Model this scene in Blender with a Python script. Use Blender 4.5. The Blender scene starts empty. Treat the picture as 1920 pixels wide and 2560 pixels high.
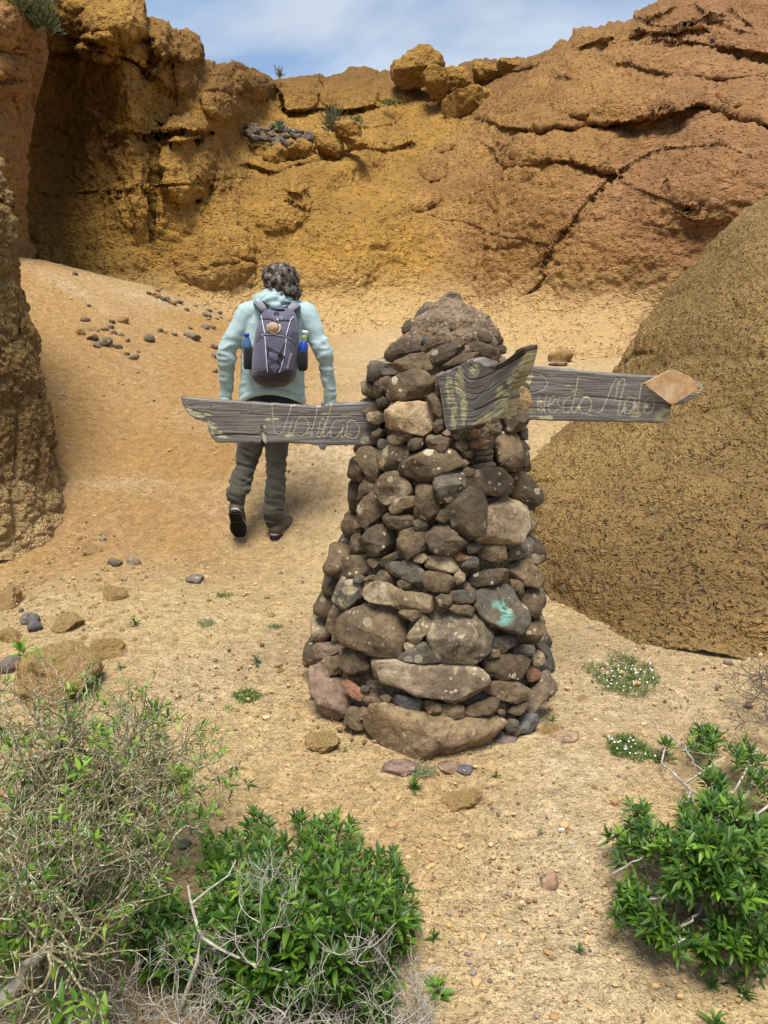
import bpy, bmesh, math, random
import numpy as np
from mathutils import Vector, Matrix, Quaternion

SC = bpy.context.scene
COL = SC.collection
RND = random.Random(7)

# ------------------------------------------------------------------ camera
FPX = 1898.0                      # focal length in photo pixels (2560 high)
PITCH = math.radians(16.4)
CAMZ = 1.6
cam_data = bpy.data.cameras.new('camera')
cam = bpy.data.objects.new('camera', cam_data)
COL.objects.link(cam)
cam.location = (0, 0, CAMZ)
cam.rotation_euler = (math.radians(90) - PITCH, 0, 0)
cam_data.sensor_fit = 'VERTICAL'
cam_data.sensor_height = 36.0
cam_data.lens = FPX / 2560 * 36.0
cam_data.clip_start = 0.05
cam_data.clip_end = 500
SC.camera = cam

# ------------------------------------------------------------------ light
SUN_EL = math.radians(71)
SUN_AZ = math.radians(-172)        # direction the light comes from, seen from +Y towards +X
world = bpy.data.worlds.new('World')
SC.world = world
world.use_nodes = True
wn, wl = world.node_tree.nodes, world.node_tree.links
wn.clear()
w_out = wn.new('ShaderNodeOutputWorld')
w_bg = wn.new('ShaderNodeBackground')
w_sky = wn.new('ShaderNodeTexSky')
w_sky.sky_type = 'NISHITA'
w_sky.sun_disc = False
w_sky.sun_elevation = SUN_EL
w_sky.sun_rotation = SUN_AZ
w_sky.air_density = 1.0
w_sky.dust_density = 1.5
w_co = wn.new('ShaderNodeTexCoord')
w_map = wn.new('ShaderNodeMapping')
w_map.inputs['Scale'].default_value = (1.0, 1.0, 2.2)
w_n = wn.new('ShaderNodeTexNoise')
w_n.inputs['Scale'].default_value = 2.6
w_n.inputs['Detail'].default_value = 5
w_n.inputs['Roughness'].default_value = 0.45
w_r = wn.new('ShaderNodeMapRange')
w_r.inputs['From Min'].default_value = 0.38
w_r.inputs['From Max'].default_value = 0.64
w_r.inputs['To Min'].default_value = 0.7
w_r.inputs['To Max'].default_value = 1.0
w_mix = wn.new('ShaderNodeMix')
w_mix.data_type = 'RGBA'
w_n2 = wn.new('ShaderNodeTexNoise'); w_n2.inputs['Scale'].default_value = 4.2; w_n2.inputs['Detail'].default_value = 5; w_n2.inputs['Distortion'].default_value = .3
w_r2 = wn.new('ShaderNodeMapRange'); w_r2.inputs['From Min'].default_value = .40; w_r2.inputs['From Max'].default_value = .62
w_c2 = wn.new('ShaderNodeMix'); w_c2.data_type = 'RGBA'
w_c2.inputs[6].default_value = (1.15, 1.75, 2.75, 1)      # muted blue between
w_c2.inputs[7].default_value = (2.5, 2.85, 3.35, 1)       # the soft grey-white cloud layer
wl.new(w_map.outputs[0], w_n2.inputs['Vector']); wl.new(w_n2.outputs['Fac'], w_r2.inputs['Value']); wl.new(w_r2.outputs[0], w_c2.inputs[0]); wl.new(w_c2.outputs[2], w_mix.inputs[7])
wl.new(w_co.outputs['Generated'], w_map.inputs['Vector'])
wl.new(w_map.outputs[0], w_n.inputs['Vector'])
wl.new(w_n.outputs['Fac'], w_r.inputs['Value'])
wl.new(w_r.outputs[0], w_mix.inputs[0])
wl.new(w_sky.outputs[0], w_mix.inputs[6])
wl.new(w_mix.outputs[2], w_bg.inputs['Color'])
w_bg.inputs['Strength'].default_value = 0.055
wl.new(w_bg.outputs[0], w_out.inputs['Surface'])

sun_data = bpy.data.lights.new('sun', 'SUN')
sun = bpy.data.objects.new('sun', sun_data)
COL.objects.link(sun)
sun_data.energy = 1.5
sun_data.angle = math.radians(25)
sun_data.color = (1.0, 0.95, 0.87)
_sd = Vector((math.sin(SUN_AZ) * math.cos(SUN_EL), math.cos(SUN_AZ) * math.cos(SUN_EL), math.sin(SUN_EL)))
sun.rotation_euler = _sd.to_track_quat('Z', 'Y').to_euler()

SC.view_settings.view_transform = 'Standard'
SC.view_settings.look = 'None'
SC.view_settings.gamma = 1.0
SC.view_settings.use_curve_mapping = False
SC.view_settings.exposure = 2.15
SC.cycles.max_bounces = 5
SC.cycles.diffuse_bounces = 2

# ------------------------------------------------------------------ maths helpers
CP, SP = math.cos(PITCH), math.sin(PITCH)
def ray(px, py):
    dx = (np.asarray(px, float) - 960) / FPX
    dy = -(np.asarray(py, float) - 1280) / FPX
    return dx, CP + SP * dy, -SP + CP * dy
def W(px, py, Y):
    """world point seen at photo pixel px,py at forward distance Y"""
    dx, dY, dz = ray(px, py)
    t = np.asarray(Y, float) / dY
    return np.stack(np.broadcast_arrays(dx * t, dY * t, CAMZ + dz * t), -1)
def PX(P):
    P = np.asarray(P, float)
    x, y, z = P[..., 0], P[..., 1], P[..., 2] - CAMZ
    f = y * CP - z * SP
    u = y * SP + z * CP
    return 960 + FPX * x / f, 1280 - FPX * u / f
def sstep(a, b, x):
    t = np.clip((x - a) / (b - a), 0, 1)
    return t * t * (3 - 2 * t)
def _h(ix, iy, iz, seed):
    h = (ix * np.int64(374761393) + iy * np.int64(668265263) + iz * np.int64(2147483647 // 3) + np.int64(seed * 974711)) & np.int64(0xffffffff)
    h = ((h ^ (h >> 13)) * np.int64(1274126177)) & np.int64(0xffffffff)
    h = ((h ^ (h >> 16)) * np.int64(668265263)) & np.int64(0xffffffff)
    h = h ^ (h >> 15)
    return (h & np.int64(0xffffff)).astype(np.float64) / 0xffffff
def vnoise(P, seed=0):
    P = np.asarray(P, float)
    i = np.floor(P).astype(np.int64)
    f = P - i
    u = f * f * f * (f * (f * 6 - 15) + 10)
    x, y, z = i[..., 0], i[..., 1], i[..., 2]
    ux, uy, uz = u[..., 0], u[..., 1], u[..., 2]
    r = 0
    for dx in (0, 1):
        wx = ux if dx else 1 - ux
        for dy in (0, 1):
            wy = uy if dy else 1 - uy
            for dz in (0, 1):
                wz = uz if dz else 1 - uz
                r = r + wx * wy * wz * _h(x + dx, y + dy, z + dz, seed)
    return r * 2 - 1
def fbm(P, octaves=4, seed=0, gain=0.5, lac=2.03):
    P = np.asarray(P, float)
    a, r, s = 1.0, 0, 0
    for k in range(octaves):
        r = r + a * vnoise(P, seed + k * 17)
        s += a
        a *= gain
        P = P * lac + 11.3
    return r / s
def worley(P, seed=0):
    P = np.asarray(P, float)
    i = np.floor(P).astype(np.int64)
    F1 = np.full(P.shape[:-1], 9.0); F2 = F1.copy(); ID = F1.copy()
    for dx in (-1, 0, 1):
        for dy in (-1, 0, 1):
            for dz in (-1, 0, 1):
                c = i + np.array([dx, dy, dz])
                x, y, z = c[..., 0], c[..., 1], c[..., 2]
                q = np.stack([_h(x, y, z, seed + 1), _h(x, y, z, seed + 2), _h(x, y, z, seed + 3)], -1) + c
                d = np.sqrt(((q - P) ** 2).sum(-1))
                m = d < F1
                F2 = np.where(m, F1, np.minimum(F2, d))
                ID = np.where(m, _h(x, y, z, seed + 4), ID)
                F1 = np.where(m, d, F1)
    return F1, F2, ID
class TPS:
    def __init__(self, pts, vals, reg=1e-4):
        self.p = np.array(pts, float); v = np.array(vals, float)
        n = len(v)
        K = self._k(self.p) + np.eye(n) * reg
        A = np.zeros((n + 3, n + 3)); A[:n, :n] = K
        A[:n, n] = 1; A[:n, n + 1:] = self.p; A[n, :n] = 1; A[n + 1:, :n] = self.p.T
        self.w = np.linalg.solve(A, np.concatenate([v, np.zeros(3)]))
    def _k(self, q):
        r2 = ((q[:, None, :] - self.p[None]) ** 2).sum(-1)
        return 0.5 * r2 * np.log(r2 + 1e-12)
    def __call__(self, x, y):
        sh = np.shape(x)
        q = np.stack([np.ravel(x), np.ravel(y)], -1).astype(float)
        out = np.empty(len(q)); n = len(self.p)
        for k in range(0, len(q), 40000):
            b = q[k:k + 40000]
            out[k:k + 40000] = self._k(b) @ self.w[:n] + self.w[n] + b @ self.w[n + 1:]
        return out.reshape(sh)
def seg_dist(px, py, pts):
    """distance to a polyline and signed offset below it (+ = below in the picture)"""
    best = np.full(px.shape, 1e9); below = np.zeros(px.shape)
    for (x0, y0), (x1, y1) in zip(pts[:-1], pts[1:]):
        dx, dy = x1 - x0, y1 - y0
        L = dx * dx + dy * dy + 1e-9
        t = np.clip(((px - x0) * dx + (py - y0) * dy) / L, 0, 1)
        ex, ey = px - (x0 + t * dx), py - (y0 + t * dy)
        d = np.hypot(ex, ey)
        m = d < best
        best = np.where(m, d, best)
        s = dx * ey - dy * ex
        if abs(dx) > abs(dy): s = s * (1 if dx > 0 else -1)
        below = np.where(m, np.sign(s), below)
    return best, below

# ------------------------------------------------------------------ mesh helpers
def mesh_np(name, V, F, mat=None, smooth=True, attrs=None):
    """V (n,3), F (m,k) arrays -> mesh"""
    V = np.asarray(V, np.float32); F = np.asarray(F, np.int32)
    me = bpy.data.meshes.new(name)
    me.vertices.add(len(V)); me.vertices.foreach_set('co', V.ravel())
    k = F.shape[1]
    me.loops.add(F.size); me.loops.foreach_set('vertex_index', F.ravel())
    me.polygons.add(len(F)); me.polygons.foreach_set('loop_start', np.arange(len(F), dtype=np.int32) * k)
    if attrs:
        for an, (kind, data) in attrs.items():
            a = me.attributes.new(an, kind, 'POINT')
            a.data.foreach_set('color' if 'COLOR' in kind else ('vector' if 'VECTOR' in kind else 'value'), np.asarray(data, np.float32).ravel())
    me.update(calc_edges=True)
    me.polygons.foreach_set('use_smooth', np.full(len(F), smooth))
    if mat: me.materials.append(mat)
    return me
def link(name, me, parent=None, loc=None):
    o = bpy.data.objects.new(name, me)
    COL.objects.link(o)
    if parent: o.parent = parent
    if loc is not None: o.location = loc
    return o
def empty(name, loc=(0, 0, 0)):
    o = bpy.data.objects.new(name, None)
    COL.objects.link(o); o.location = loc; o.empty_display_size = 0.1
    return o
def tag(o, label=None, cat=None, group=None, kind=None):
    if label: o['label'] = label
    if cat: o['category'] = cat
    if group: o['group'] = group
    if kind: o['kind'] = kind
    return o
def grid_faces(na, nb, wrap=False):
    a = np.arange(na if wrap else na - 1)[:, None]; b = np.arange(nb - 1)[None]
    i0 = a * nb + b; i1 = ((a + 1) % na) * nb + b
    return np.stack([i0, i1, i1 + 1, i0 + 1], -1).reshape(-1, 4)
def join_np(parts):
    """list of (V,F) same k -> one"""
    Vs, Fs, o = [], [], 0
    for v, f in parts:
        Vs.append(v); Fs.append(np.asarray(f) + o); o += len(v)
    return np.concatenate(Vs), np.concatenate(Fs)
def tube(pts, rad, n=6, caps=True):
    """swept tube -> (V, F quads)"""
    pts = np.asarray(pts, float); m = len(pts)
    rad = np.broadcast_to(np.asarray(rad, float), (m,))
    T = np.gradient(pts, axis=0); T /= np.linalg.norm(T, axis=1)[:, None] + 1e-9
    up = np.array([0.13, 0.31, 0.94])
    A = np.cross(T, up); bad = np.linalg.norm(A, axis=1) < 1e-3
    A[bad] = np.cross(T[bad], [1, 0, 0]); A /= np.linalg.norm(A, axis=1)[:, None]
    B = np.cross(T, A)
    th = np.linspace(0, 2 * np.pi, n, endpoint=False)
    V = pts[:, None] + rad[:, None, None] * (A[:, None] * np.cos(th)[None, :, None] + B[:, None] * np.sin(th)[None, :, None])
    V = V.reshape(-1, 3)
    i = np.arange(m - 1)[:, None]; j = np.arange(n)[None]; jn = (j + 1) % n
    F = np.stack([i * n + j, i * n + jn, (i + 1) * n + jn, (i + 1) * n + j], -1).reshape(-1, 4)
    if caps:
        V = np.concatenate([V, pts[:1], pts[-1:]])
        c0, c1 = m * n, m * n + 1
        e = []
        for q in range(0, n, 2):
            e.append([c0, (q + 2) % n, (q + 1) % n, q]); b = (m - 1) * n
            e.append([c1, b + q, b + (q + 1) % n, b + (q + 2) % n])
        F = np.concatenate([F, np.array(e)])
    return V, F

# ------------------------------------------------------------------ material helpers
class NT:
    def __init__(self, name):
        self.m = bpy.data.materials.new(name); self.m.use_nodes = True
        self.t = self.m.node_tree; self.t.nodes.clear()
        self.out = self.n('OutputMaterial'); self.b = self.n('BsdfPrincipled')
        self.t.links.new(self.b.outputs[0], self.out.inputs['Surface'])
        self.b.inputs['Specular IOR Level'].default_value = 0.25
        self.b.inputs['Roughness'].default_value = 0.9
    def n(self, typ, **kw):
        nd = self.t.nodes.new('ShaderNode' + typ)
        for k, v in kw.items(): setattr(nd, k, v)
        return nd
    def l(self, a, b): self.t.links.new(a, b)
    def put(self, sock, v):
        if isinstance(v, bpy.types.NodeSocket): self.l(v, sock)
        else: sock.default_value = v
    def coord(self, scale=(1, 1, 1), rot=(0, 0, 0), kind='Object'):
        c = self.n('TexCoord'); m = self.n('Mapping')
        m.inputs['Scale'].default_value = scale; m.inputs['Rotation'].default_value = rot
        self.l(c.outputs[kind], m.inputs[0]); return m.outputs[0]
    def noise(self, vec, scale, detail=4, rough=0.55, dist=0.0):
        x = self.n('TexNoise'); self.l(vec, x.inputs['Vector'])
        x.inputs['Scale'].default_value = scale; x.inputs['Detail'].default_value = detail
        x.inputs['Roughness'].default_value = rough; x.inputs['Distortion'].default_value = dist
        return x.outputs['Fac']
    def vor(self, vec, scale, feature='F1', out='Distance', rnd=1.0):
        x = self.n('TexVoronoi', feature=feature); self.l(vec, x.inputs['Vector'])
        x.inputs['Scale'].default_value = scale; x.inputs['Randomness'].default_value = rnd
        return x.outputs[out]
    def rng(self, v, a, b, c=0.0, d=1.0):
        x = self.n('MapRange'); self.l(v, x.inputs['Value'])
        for k, q in zip(('From Min', 'From Max', 'To Min', 'To Max'), (a, b, c, d)): x.inputs[k].default_value = q
        return x.outputs[0]
    def mix(self, f, a, b, blend='MIX'):
        x = self.n('Mix', data_type='RGBA', blend_type=blend)
        self.put(x.inputs[0], f)
        for s, v in ((x.inputs[6], a), (x.inputs[7], b)):
            self.put(s, (*v, 1) if isinstance(v, tuple) and len(v) == 3 else v)
        return x.outputs[2]
    def math(self, op, a, b=0.0, c=0.0):
        x = self.n('Math', operation=op)
        self.put(x.inputs[0], a); self.put(x.inputs[1], b); self.put(x.inputs[2], c)
        return x.outputs[0]
    def attr(self, name, out='Fac'):
        x = self.n('Attribute', attribute_name=name); return x.outputs[out]
    def bump(self, h, strength=0.5, dist=0.02, prev=None):
        x = self.n('Bump'); x.inputs['Strength'].default_value = strength; x.inputs['Distance'].default_value = dist
        self.l(h, x.inputs['Height'])
        if prev is not None: self.l(prev, x.inputs['Normal'])
        return x.outputs[0]
    def done(self, color=None, normal=None, rough=None):
        if color is not None: self.put(self.b.inputs['Base Color'], (*color, 1) if isinstance(color, tuple) and len(color) == 3 else color)
        if normal is not None: self.l(normal, self.b.inputs['Normal'])
        if rough is not None: self.put(self.b.inputs['Roughness'], rough)
        return self.m
def plain(name, col, rough=0.8, spec=0.25, nscale=40, nvar=0.25, bump=0.15, bdist=0.003):
    t = NT(name); c = t.coord()
    n = t.noise(c, nscale, 4)
    k = tuple(x * (1 - nvar) for x in col); k2 = tuple(min(1, x * (1 + nvar)) for x in col)
    t.b.inputs['Specular IOR Level'].default_value = spec
    return t.done(t.mix(t.rng(n, .3, .7), k, k2), t.bump(n, bump, bdist), rough)
# ------------------------------------------------------------------ rock and sand materials
def tuff_material(name, ochre, pink, dark, cell=7.0, bumpd=0.05, sp=1.0, pitamt=.45):
    t = NT(name); c = t.coord()
    big = t.noise(c, 0.55, 5, 0.6)
    mid = t.noise(c, 3.2 * sp, 5, 0.65, 0.4)
    fine = t.noise(c, 24 * sp, 4, 0.7)
    wv = t.n('VectorMath', operation='MULTIPLY_ADD')
    nz = t.n('TexNoise'); t.l(c, nz.inputs['Vector']); nz.inputs['Scale'].default_value = 4 * sp; nz.inputs['Detail'].default_value = 4
    t.l(nz.outputs['Color'], wv.inputs[0]); wv.inputs[1].default_value = (.22, .22, .22); t.l(c, wv.inputs[2])
    st = t.n('Mapping'); t.l(wv.outputs[0], st.inputs[0]); st.inputs['Scale'].default_value = (1, 1, 1.7)
    cr = t.vor(st.outputs[0], cell, 'DISTANCE_TO_EDGE')
    cr2 = t.vor(st.outputs[0], cell * 2.7, 'DISTANCE_TO_EDGE')
    col = t.mix(t.attr('tone'), ochre, pink)
    col = t.mix(t.rng(big, .35, .7), col, t.mix(.5, col, dark))
    hs = t.n('HueSaturation'); t.l(col, hs.inputs['Color'])
    t.l(t.rng(mid, .3, .7, .72, 1.25), hs.inputs['Value']); col = hs.outputs[0]
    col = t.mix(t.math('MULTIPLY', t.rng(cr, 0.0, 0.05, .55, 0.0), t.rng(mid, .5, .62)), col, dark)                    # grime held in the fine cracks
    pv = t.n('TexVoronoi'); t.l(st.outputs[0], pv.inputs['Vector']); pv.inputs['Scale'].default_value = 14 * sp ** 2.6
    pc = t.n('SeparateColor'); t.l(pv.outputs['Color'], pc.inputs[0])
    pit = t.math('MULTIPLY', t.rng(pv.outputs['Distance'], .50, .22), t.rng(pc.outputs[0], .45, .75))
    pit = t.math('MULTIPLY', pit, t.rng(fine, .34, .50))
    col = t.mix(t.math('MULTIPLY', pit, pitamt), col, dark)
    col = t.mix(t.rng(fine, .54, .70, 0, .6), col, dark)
    col = t.mix(t.math('MULTIPLY', t.attr('stain_shade'), t.rng(mid, .3, .6, .5, 1)), col, dark)
    col = t.mix(t.math('MULTIPLY', t.attr('dust'), t.rng(mid, .25, .6, .6, 1)), col, (.62, .43, .20))
    h = t.math('ADD', t.math('MULTIPLY', t.math('MULTIPLY', t.rng(cr, 0, .16), t.rng(mid, .42, .6)), .4), t.math('MULTIPLY', t.rng(cr2, 0, .2), .12))
    h = t.math('ADD', h, t.math('MULTIPLY', fine, .9)); h = t.math('ADD', h, t.math('MULTIPLY', pit, -.8))
    h = t.math('ADD', h, t.math('MULTIPLY', mid, 1.0))
    b = t.bump(h, 1.0, bumpd * 2.2)
    return t.done(col, b, 0.95)
M_CLIFF = tuff_material('tuff_rock', (.425, .238, .050), (.36, .185, .078), (.13, .058, .016), 6.0, .030)
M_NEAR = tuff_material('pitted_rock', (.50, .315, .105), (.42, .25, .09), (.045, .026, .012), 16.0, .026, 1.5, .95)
M_LUMP = tuff_material('ochre_rock', (.68, .45, .19), (.62, .40, .19), (.28, .15, .055), 22.0, .012, 4.0)

def sand_material():
    t = NT('sand'); c = t.coord()
    n1 = t.noise(c, 1.3, 6, .62); n2 = t.noise(c, 16, 5, .7); n3 = t.noise(c, 120, 3, .7); n4 = t.noise(c, 45, 4, .75, .5)
    col = t.mix(t.attr('tone'), (.74, .53, .26), (.56, .315, .105))
    col = t.mix(t.math('MULTIPLY', t.attr('pale'), t.rng(n2, .25, .6, .55, 1)), col, (.80, .65, .42))
    col = t.mix(t.rng(n1, .42, .68, 0, .5), col, (.52, .33, .15))
    hs = t.n('HueSaturation'); t.l(col, hs.inputs['Color']); t.l(t.rng(n2, .3, .7, .68, 1.25), hs.inputs['Value']); col = hs.outputs[0]
    grit = t.vor(c, 95, 'F1', 'Color'); gd = t.vor(c, 95, 'F1', 'Distance')
    sep = t.n('SeparateColor'); t.l(grit, sep.inputs[0])
    isg = t.math('MULTIPLY', t.math('LESS_THAN', gd, .42), t.math('GREATER_THAN', sep.outputs[0], .80))
    gcol = t.mix(sep.outputs[1], (.20, .12, .055), (.62, .45, .26))
    col = t.mix(t.math('MULTIPLY', isg, .75), col, gcol)
    col = t.mix(t.rng(n4, .52, .70, 0, .7), col, (.24, .135, .055))
    h = t.math('ADD', t.math('MULTIPLY', n2, 1.6), t.math('MULTIPLY', n3, .35))
    h = t.math('ADD', h, t.math('MULTIPLY', n4, .8))
    h = t.math('ADD', h, t.math('MULTIPLY', isg, .35))
    return t.done(col, t.bump(h, 1.0, .05), .95)
M_SAND = sand_material()

# ------------------------------------------------------------------ ground height
_g = []
for x in (-4, -2, -1, 0, 1, 2, 4):
    for y in (-3, 0, 1.5, 3.0): _g.append((x, y, 0.0))
for x, y, z in ((-1.2, 4.0, 0), (0, 4.4, 0), (1.2, 4.4, 0), (2.6, 4.6, .1), (-2.4, 4.4, .05), (-3.4, 5, .35), (-.8, 4.8, 0), (3.6, 6, .4)): _g.append((x, y, z))
for px, py, Y in ((150, 1150, 5.6), (150, 950, 6.8), (100, 780, 8.2), (60, 650, 9.5), (250, 690, 9.8), (400, 725, 10.3), (540, 780, 10.8),
                  (540, 860, 9.3), (540, 1000, 7.0), (350, 850, 8.2), (350, 1000, 6.9), (350, 1150, 5.9), (350, 1290, 5.0), (700, 835, 11.3),
                  (750, 1010, 6.7), (750, 1150, 5.5), (900, 805, 13), (1100, 805, 13.5), (1300, 808, 14), (1500, 850, 12), (1620, 810, 13),
                  (1300, 950, 8.6), (1150, 1000, 7.5), (1350, 1140, 5.7)):
    p = W(px, py, Y); _g.append((p[0], p[1], p[2]))
_g += [(-7, 13, 1.0), (-4.5, 12.5, 1.05), (-3, 13, .9), (0, 17, 1.3), (5, 17, 1.3), (9, 14, 1.3), (7, 9, 1.0), (-9, 9, 1.4), (-7, 5, 1.0), (6, 4, .5), (-12, 14, 1.6), (12, 8, 1.3)]
_g = np.array(_g)
_gt = TPS(_g[:, :2], _g[:, 2], 1e-3)
def gh0(x, y):
    x = np.asarray(x, float); y = np.asarray(y, float)
    xc = np.clip(x, -9, 9); yc = np.clip(y, -2, 16)
    z = _gt(xc, yc)
    far = sstep(0, 6, np.hypot(x - xc, y - yc))
    z = z * (1 - far) + .4 * far
    return z
def gh(x, y):
    x = np.asarray(x, float); y = np.asarray(y, float)
    z = gh0(x, y)
    P = np.stack([x, y, np.zeros_like(x)], -1)
    z = z + .030 * fbm(P * 1.1, 3, 5)
    # rills running down the slope left of the path
    z = z - .05 * np.exp(-((x + .15 * y + 1.55) / .25) ** 2) * sstep(2.5, 4, y) * sstep(7.5, 5.5, y)
    return z
_LX, _LY = np.linspace(-6, 6, 241), np.linspace(.3, 15, 295)
_LZ = gh(*np.meshgrid(_LX, _LY, indexing='ij')).tolist()
def gs(x, y):
    u = min(max((x + 6) * 20, 0), 239.999); v = min(max((y - .3) * 20, 0), 293.999)
    i, j = int(u), int(v); u -= i; v -= j
    a, b = _LZ[i], _LZ[i + 1]
    return (a[j] * (1 - v) + a[j + 1] * v) * (1 - u) + (b[j] * (1 - v) + b[j + 1] * v) * u
def ground_at(px, py):
    """where the ray of a photo pixel meets the ground"""
    dx, dY, dz = [float(v) for v in ray(px, py)]
    lo = 0.4; t = lo; prev = lo
    while t < 40:
        if CAMZ + dz * t < gs(dx * t, dY * t):
            a, b = prev, t
            for _ in range(18):
                m = (a + b) / 2
                if CAMZ + dz * m < gs(dx * m, dY * m): b = m
                else: a = m
            return np.array([dx * b, dY * b, CAMZ + dz * b])
        prev = t; t += 0.04 + t * .01
    return np.array([dx * 10, dY * 10, 1.0])

def build_ground():
    az = np.concatenate([np.linspace(-180, -52, 30)[:-1], np.linspace(-52, -32, 30)[:-1], np.linspace(-32, 32, 560), np.linspace(32, 52, 30)[1:], np.linspace(52, 180, 30)[1:-1]])
    az = np.radians(az)
    r = np.concatenate([[0.02, .3, .6], np.geomspace(0.8, 16, 620), [18, 22, 30, 45, 80, 150]])
    A, R = np.meshgrid(az, r, indexing='ij')
    X, Y = R * np.sin(A), R * np.cos(A)
    Z = gh(X, Y)
    P = np.stack([X, Y, np.zeros_like(X)], -1)
    fade = 1 / (1 + (R / 9) ** 2)
    ppx, ppy = PX(np.stack([X, Y, Z], -1)); vis = (Y > .5)
    # tone: reddish coarse grit on the left slope and in the hollow; pale where it is trodden
    tone = sstep(.1, -1.6, X) * sstep(3.6, 5.0, Y) * .9 + .35 * fbm(P * .9, 4, 21) + sstep(9, 13, Y) * .15
    tone = tone - .35 * sstep(8.5, 10, Y) * sstep(-2, -3.5, X)
    def blob(cx, cy, rx, ry, rot=0):
        c, s = math.cos(math.radians(rot)), math.sin(math.radians(rot))
        u = ((ppx - cx) * c + (ppy - cy) * s) / rx; v = (-(ppx - cx) * s + (ppy - cy) * c) / ry
        return np.exp(-(u * u + v * v)) * vis
    pale = .55 * blob(1330, 850, 330, 55) + .7 * blob(1560, 830, 120, 30) + .5 * blob(1450, 2250, 260, 500) + .4 * blob(660, 1230, 250, 70, -18)
    pale = pale + .5 * blob(1700, 1750, 260, 140) + .55 * blob(430, 760, 200, 18, 12) + .5 * blob(170, 720, 120, 14, 28) + .4 * blob(330, 1210, 130, 22) + .45 * blob(520, 1700, 200, 90)
    pale = pale + .5 * blob(1200, 1000, 90, 60) + .5 * blob(830, 1120, 110, 40, -20)
    pale = np.clip(pale + .25 * fbm(P * 2.1, 3, 33), 0, 1)
    # relief: soft lumps, then crumbs of gravel
    lump = fbm(P * 4.5, 4, 9)
    Z = Z + .012 * lump
    P5 = P + np.array([0, 0, 9.5]) / 22; w1, w2, wid = worley(P5 * 22 + .25 * fbm(P * 9, 2, 3)[..., None], 4)
    cr = np.clip(.55 - w1, 0, 1) * (wid > .62)
    dens = sstep(-.15, .35, fbm(P * 1.7, 3, 55) + .35 * tone)
    Z = Z + cr * .028 * dens * fade * (1 + R * .12)
    w1, w2, wid = worley((P + np.array([0, 0, 9.5]) / 55) * 55, 14)
    Z = Z + np.clip(.5 - w1, 0, 1) * (wid > .5) * .010 * dens * fade
    # ripples of hard crust across the left slope
    Z = Z + .012 * np.abs(vnoise(np.stack([X * 3.2, Y * 11 + X * 3, Z * 0], -1), 8)) * sstep(.0, -1.2, X) * sstep(3.5, 5, Y)
    me = mesh_np('ground', np.stack([X, Y, Z], -1).reshape(-1, 3), grid_faces(len(az), len(r), True)[:, ::-1], M_SAND,
                 attrs={'tone': ('FLOAT', np.clip(tone, 0, 1).ravel()), 'pale': ('FLOAT', pale.ravel())})
    o = link('ground', me); tag(o, 'sandy ground with gravel crumbs and worn pale patches', kind='structure')
build_ground()

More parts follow.
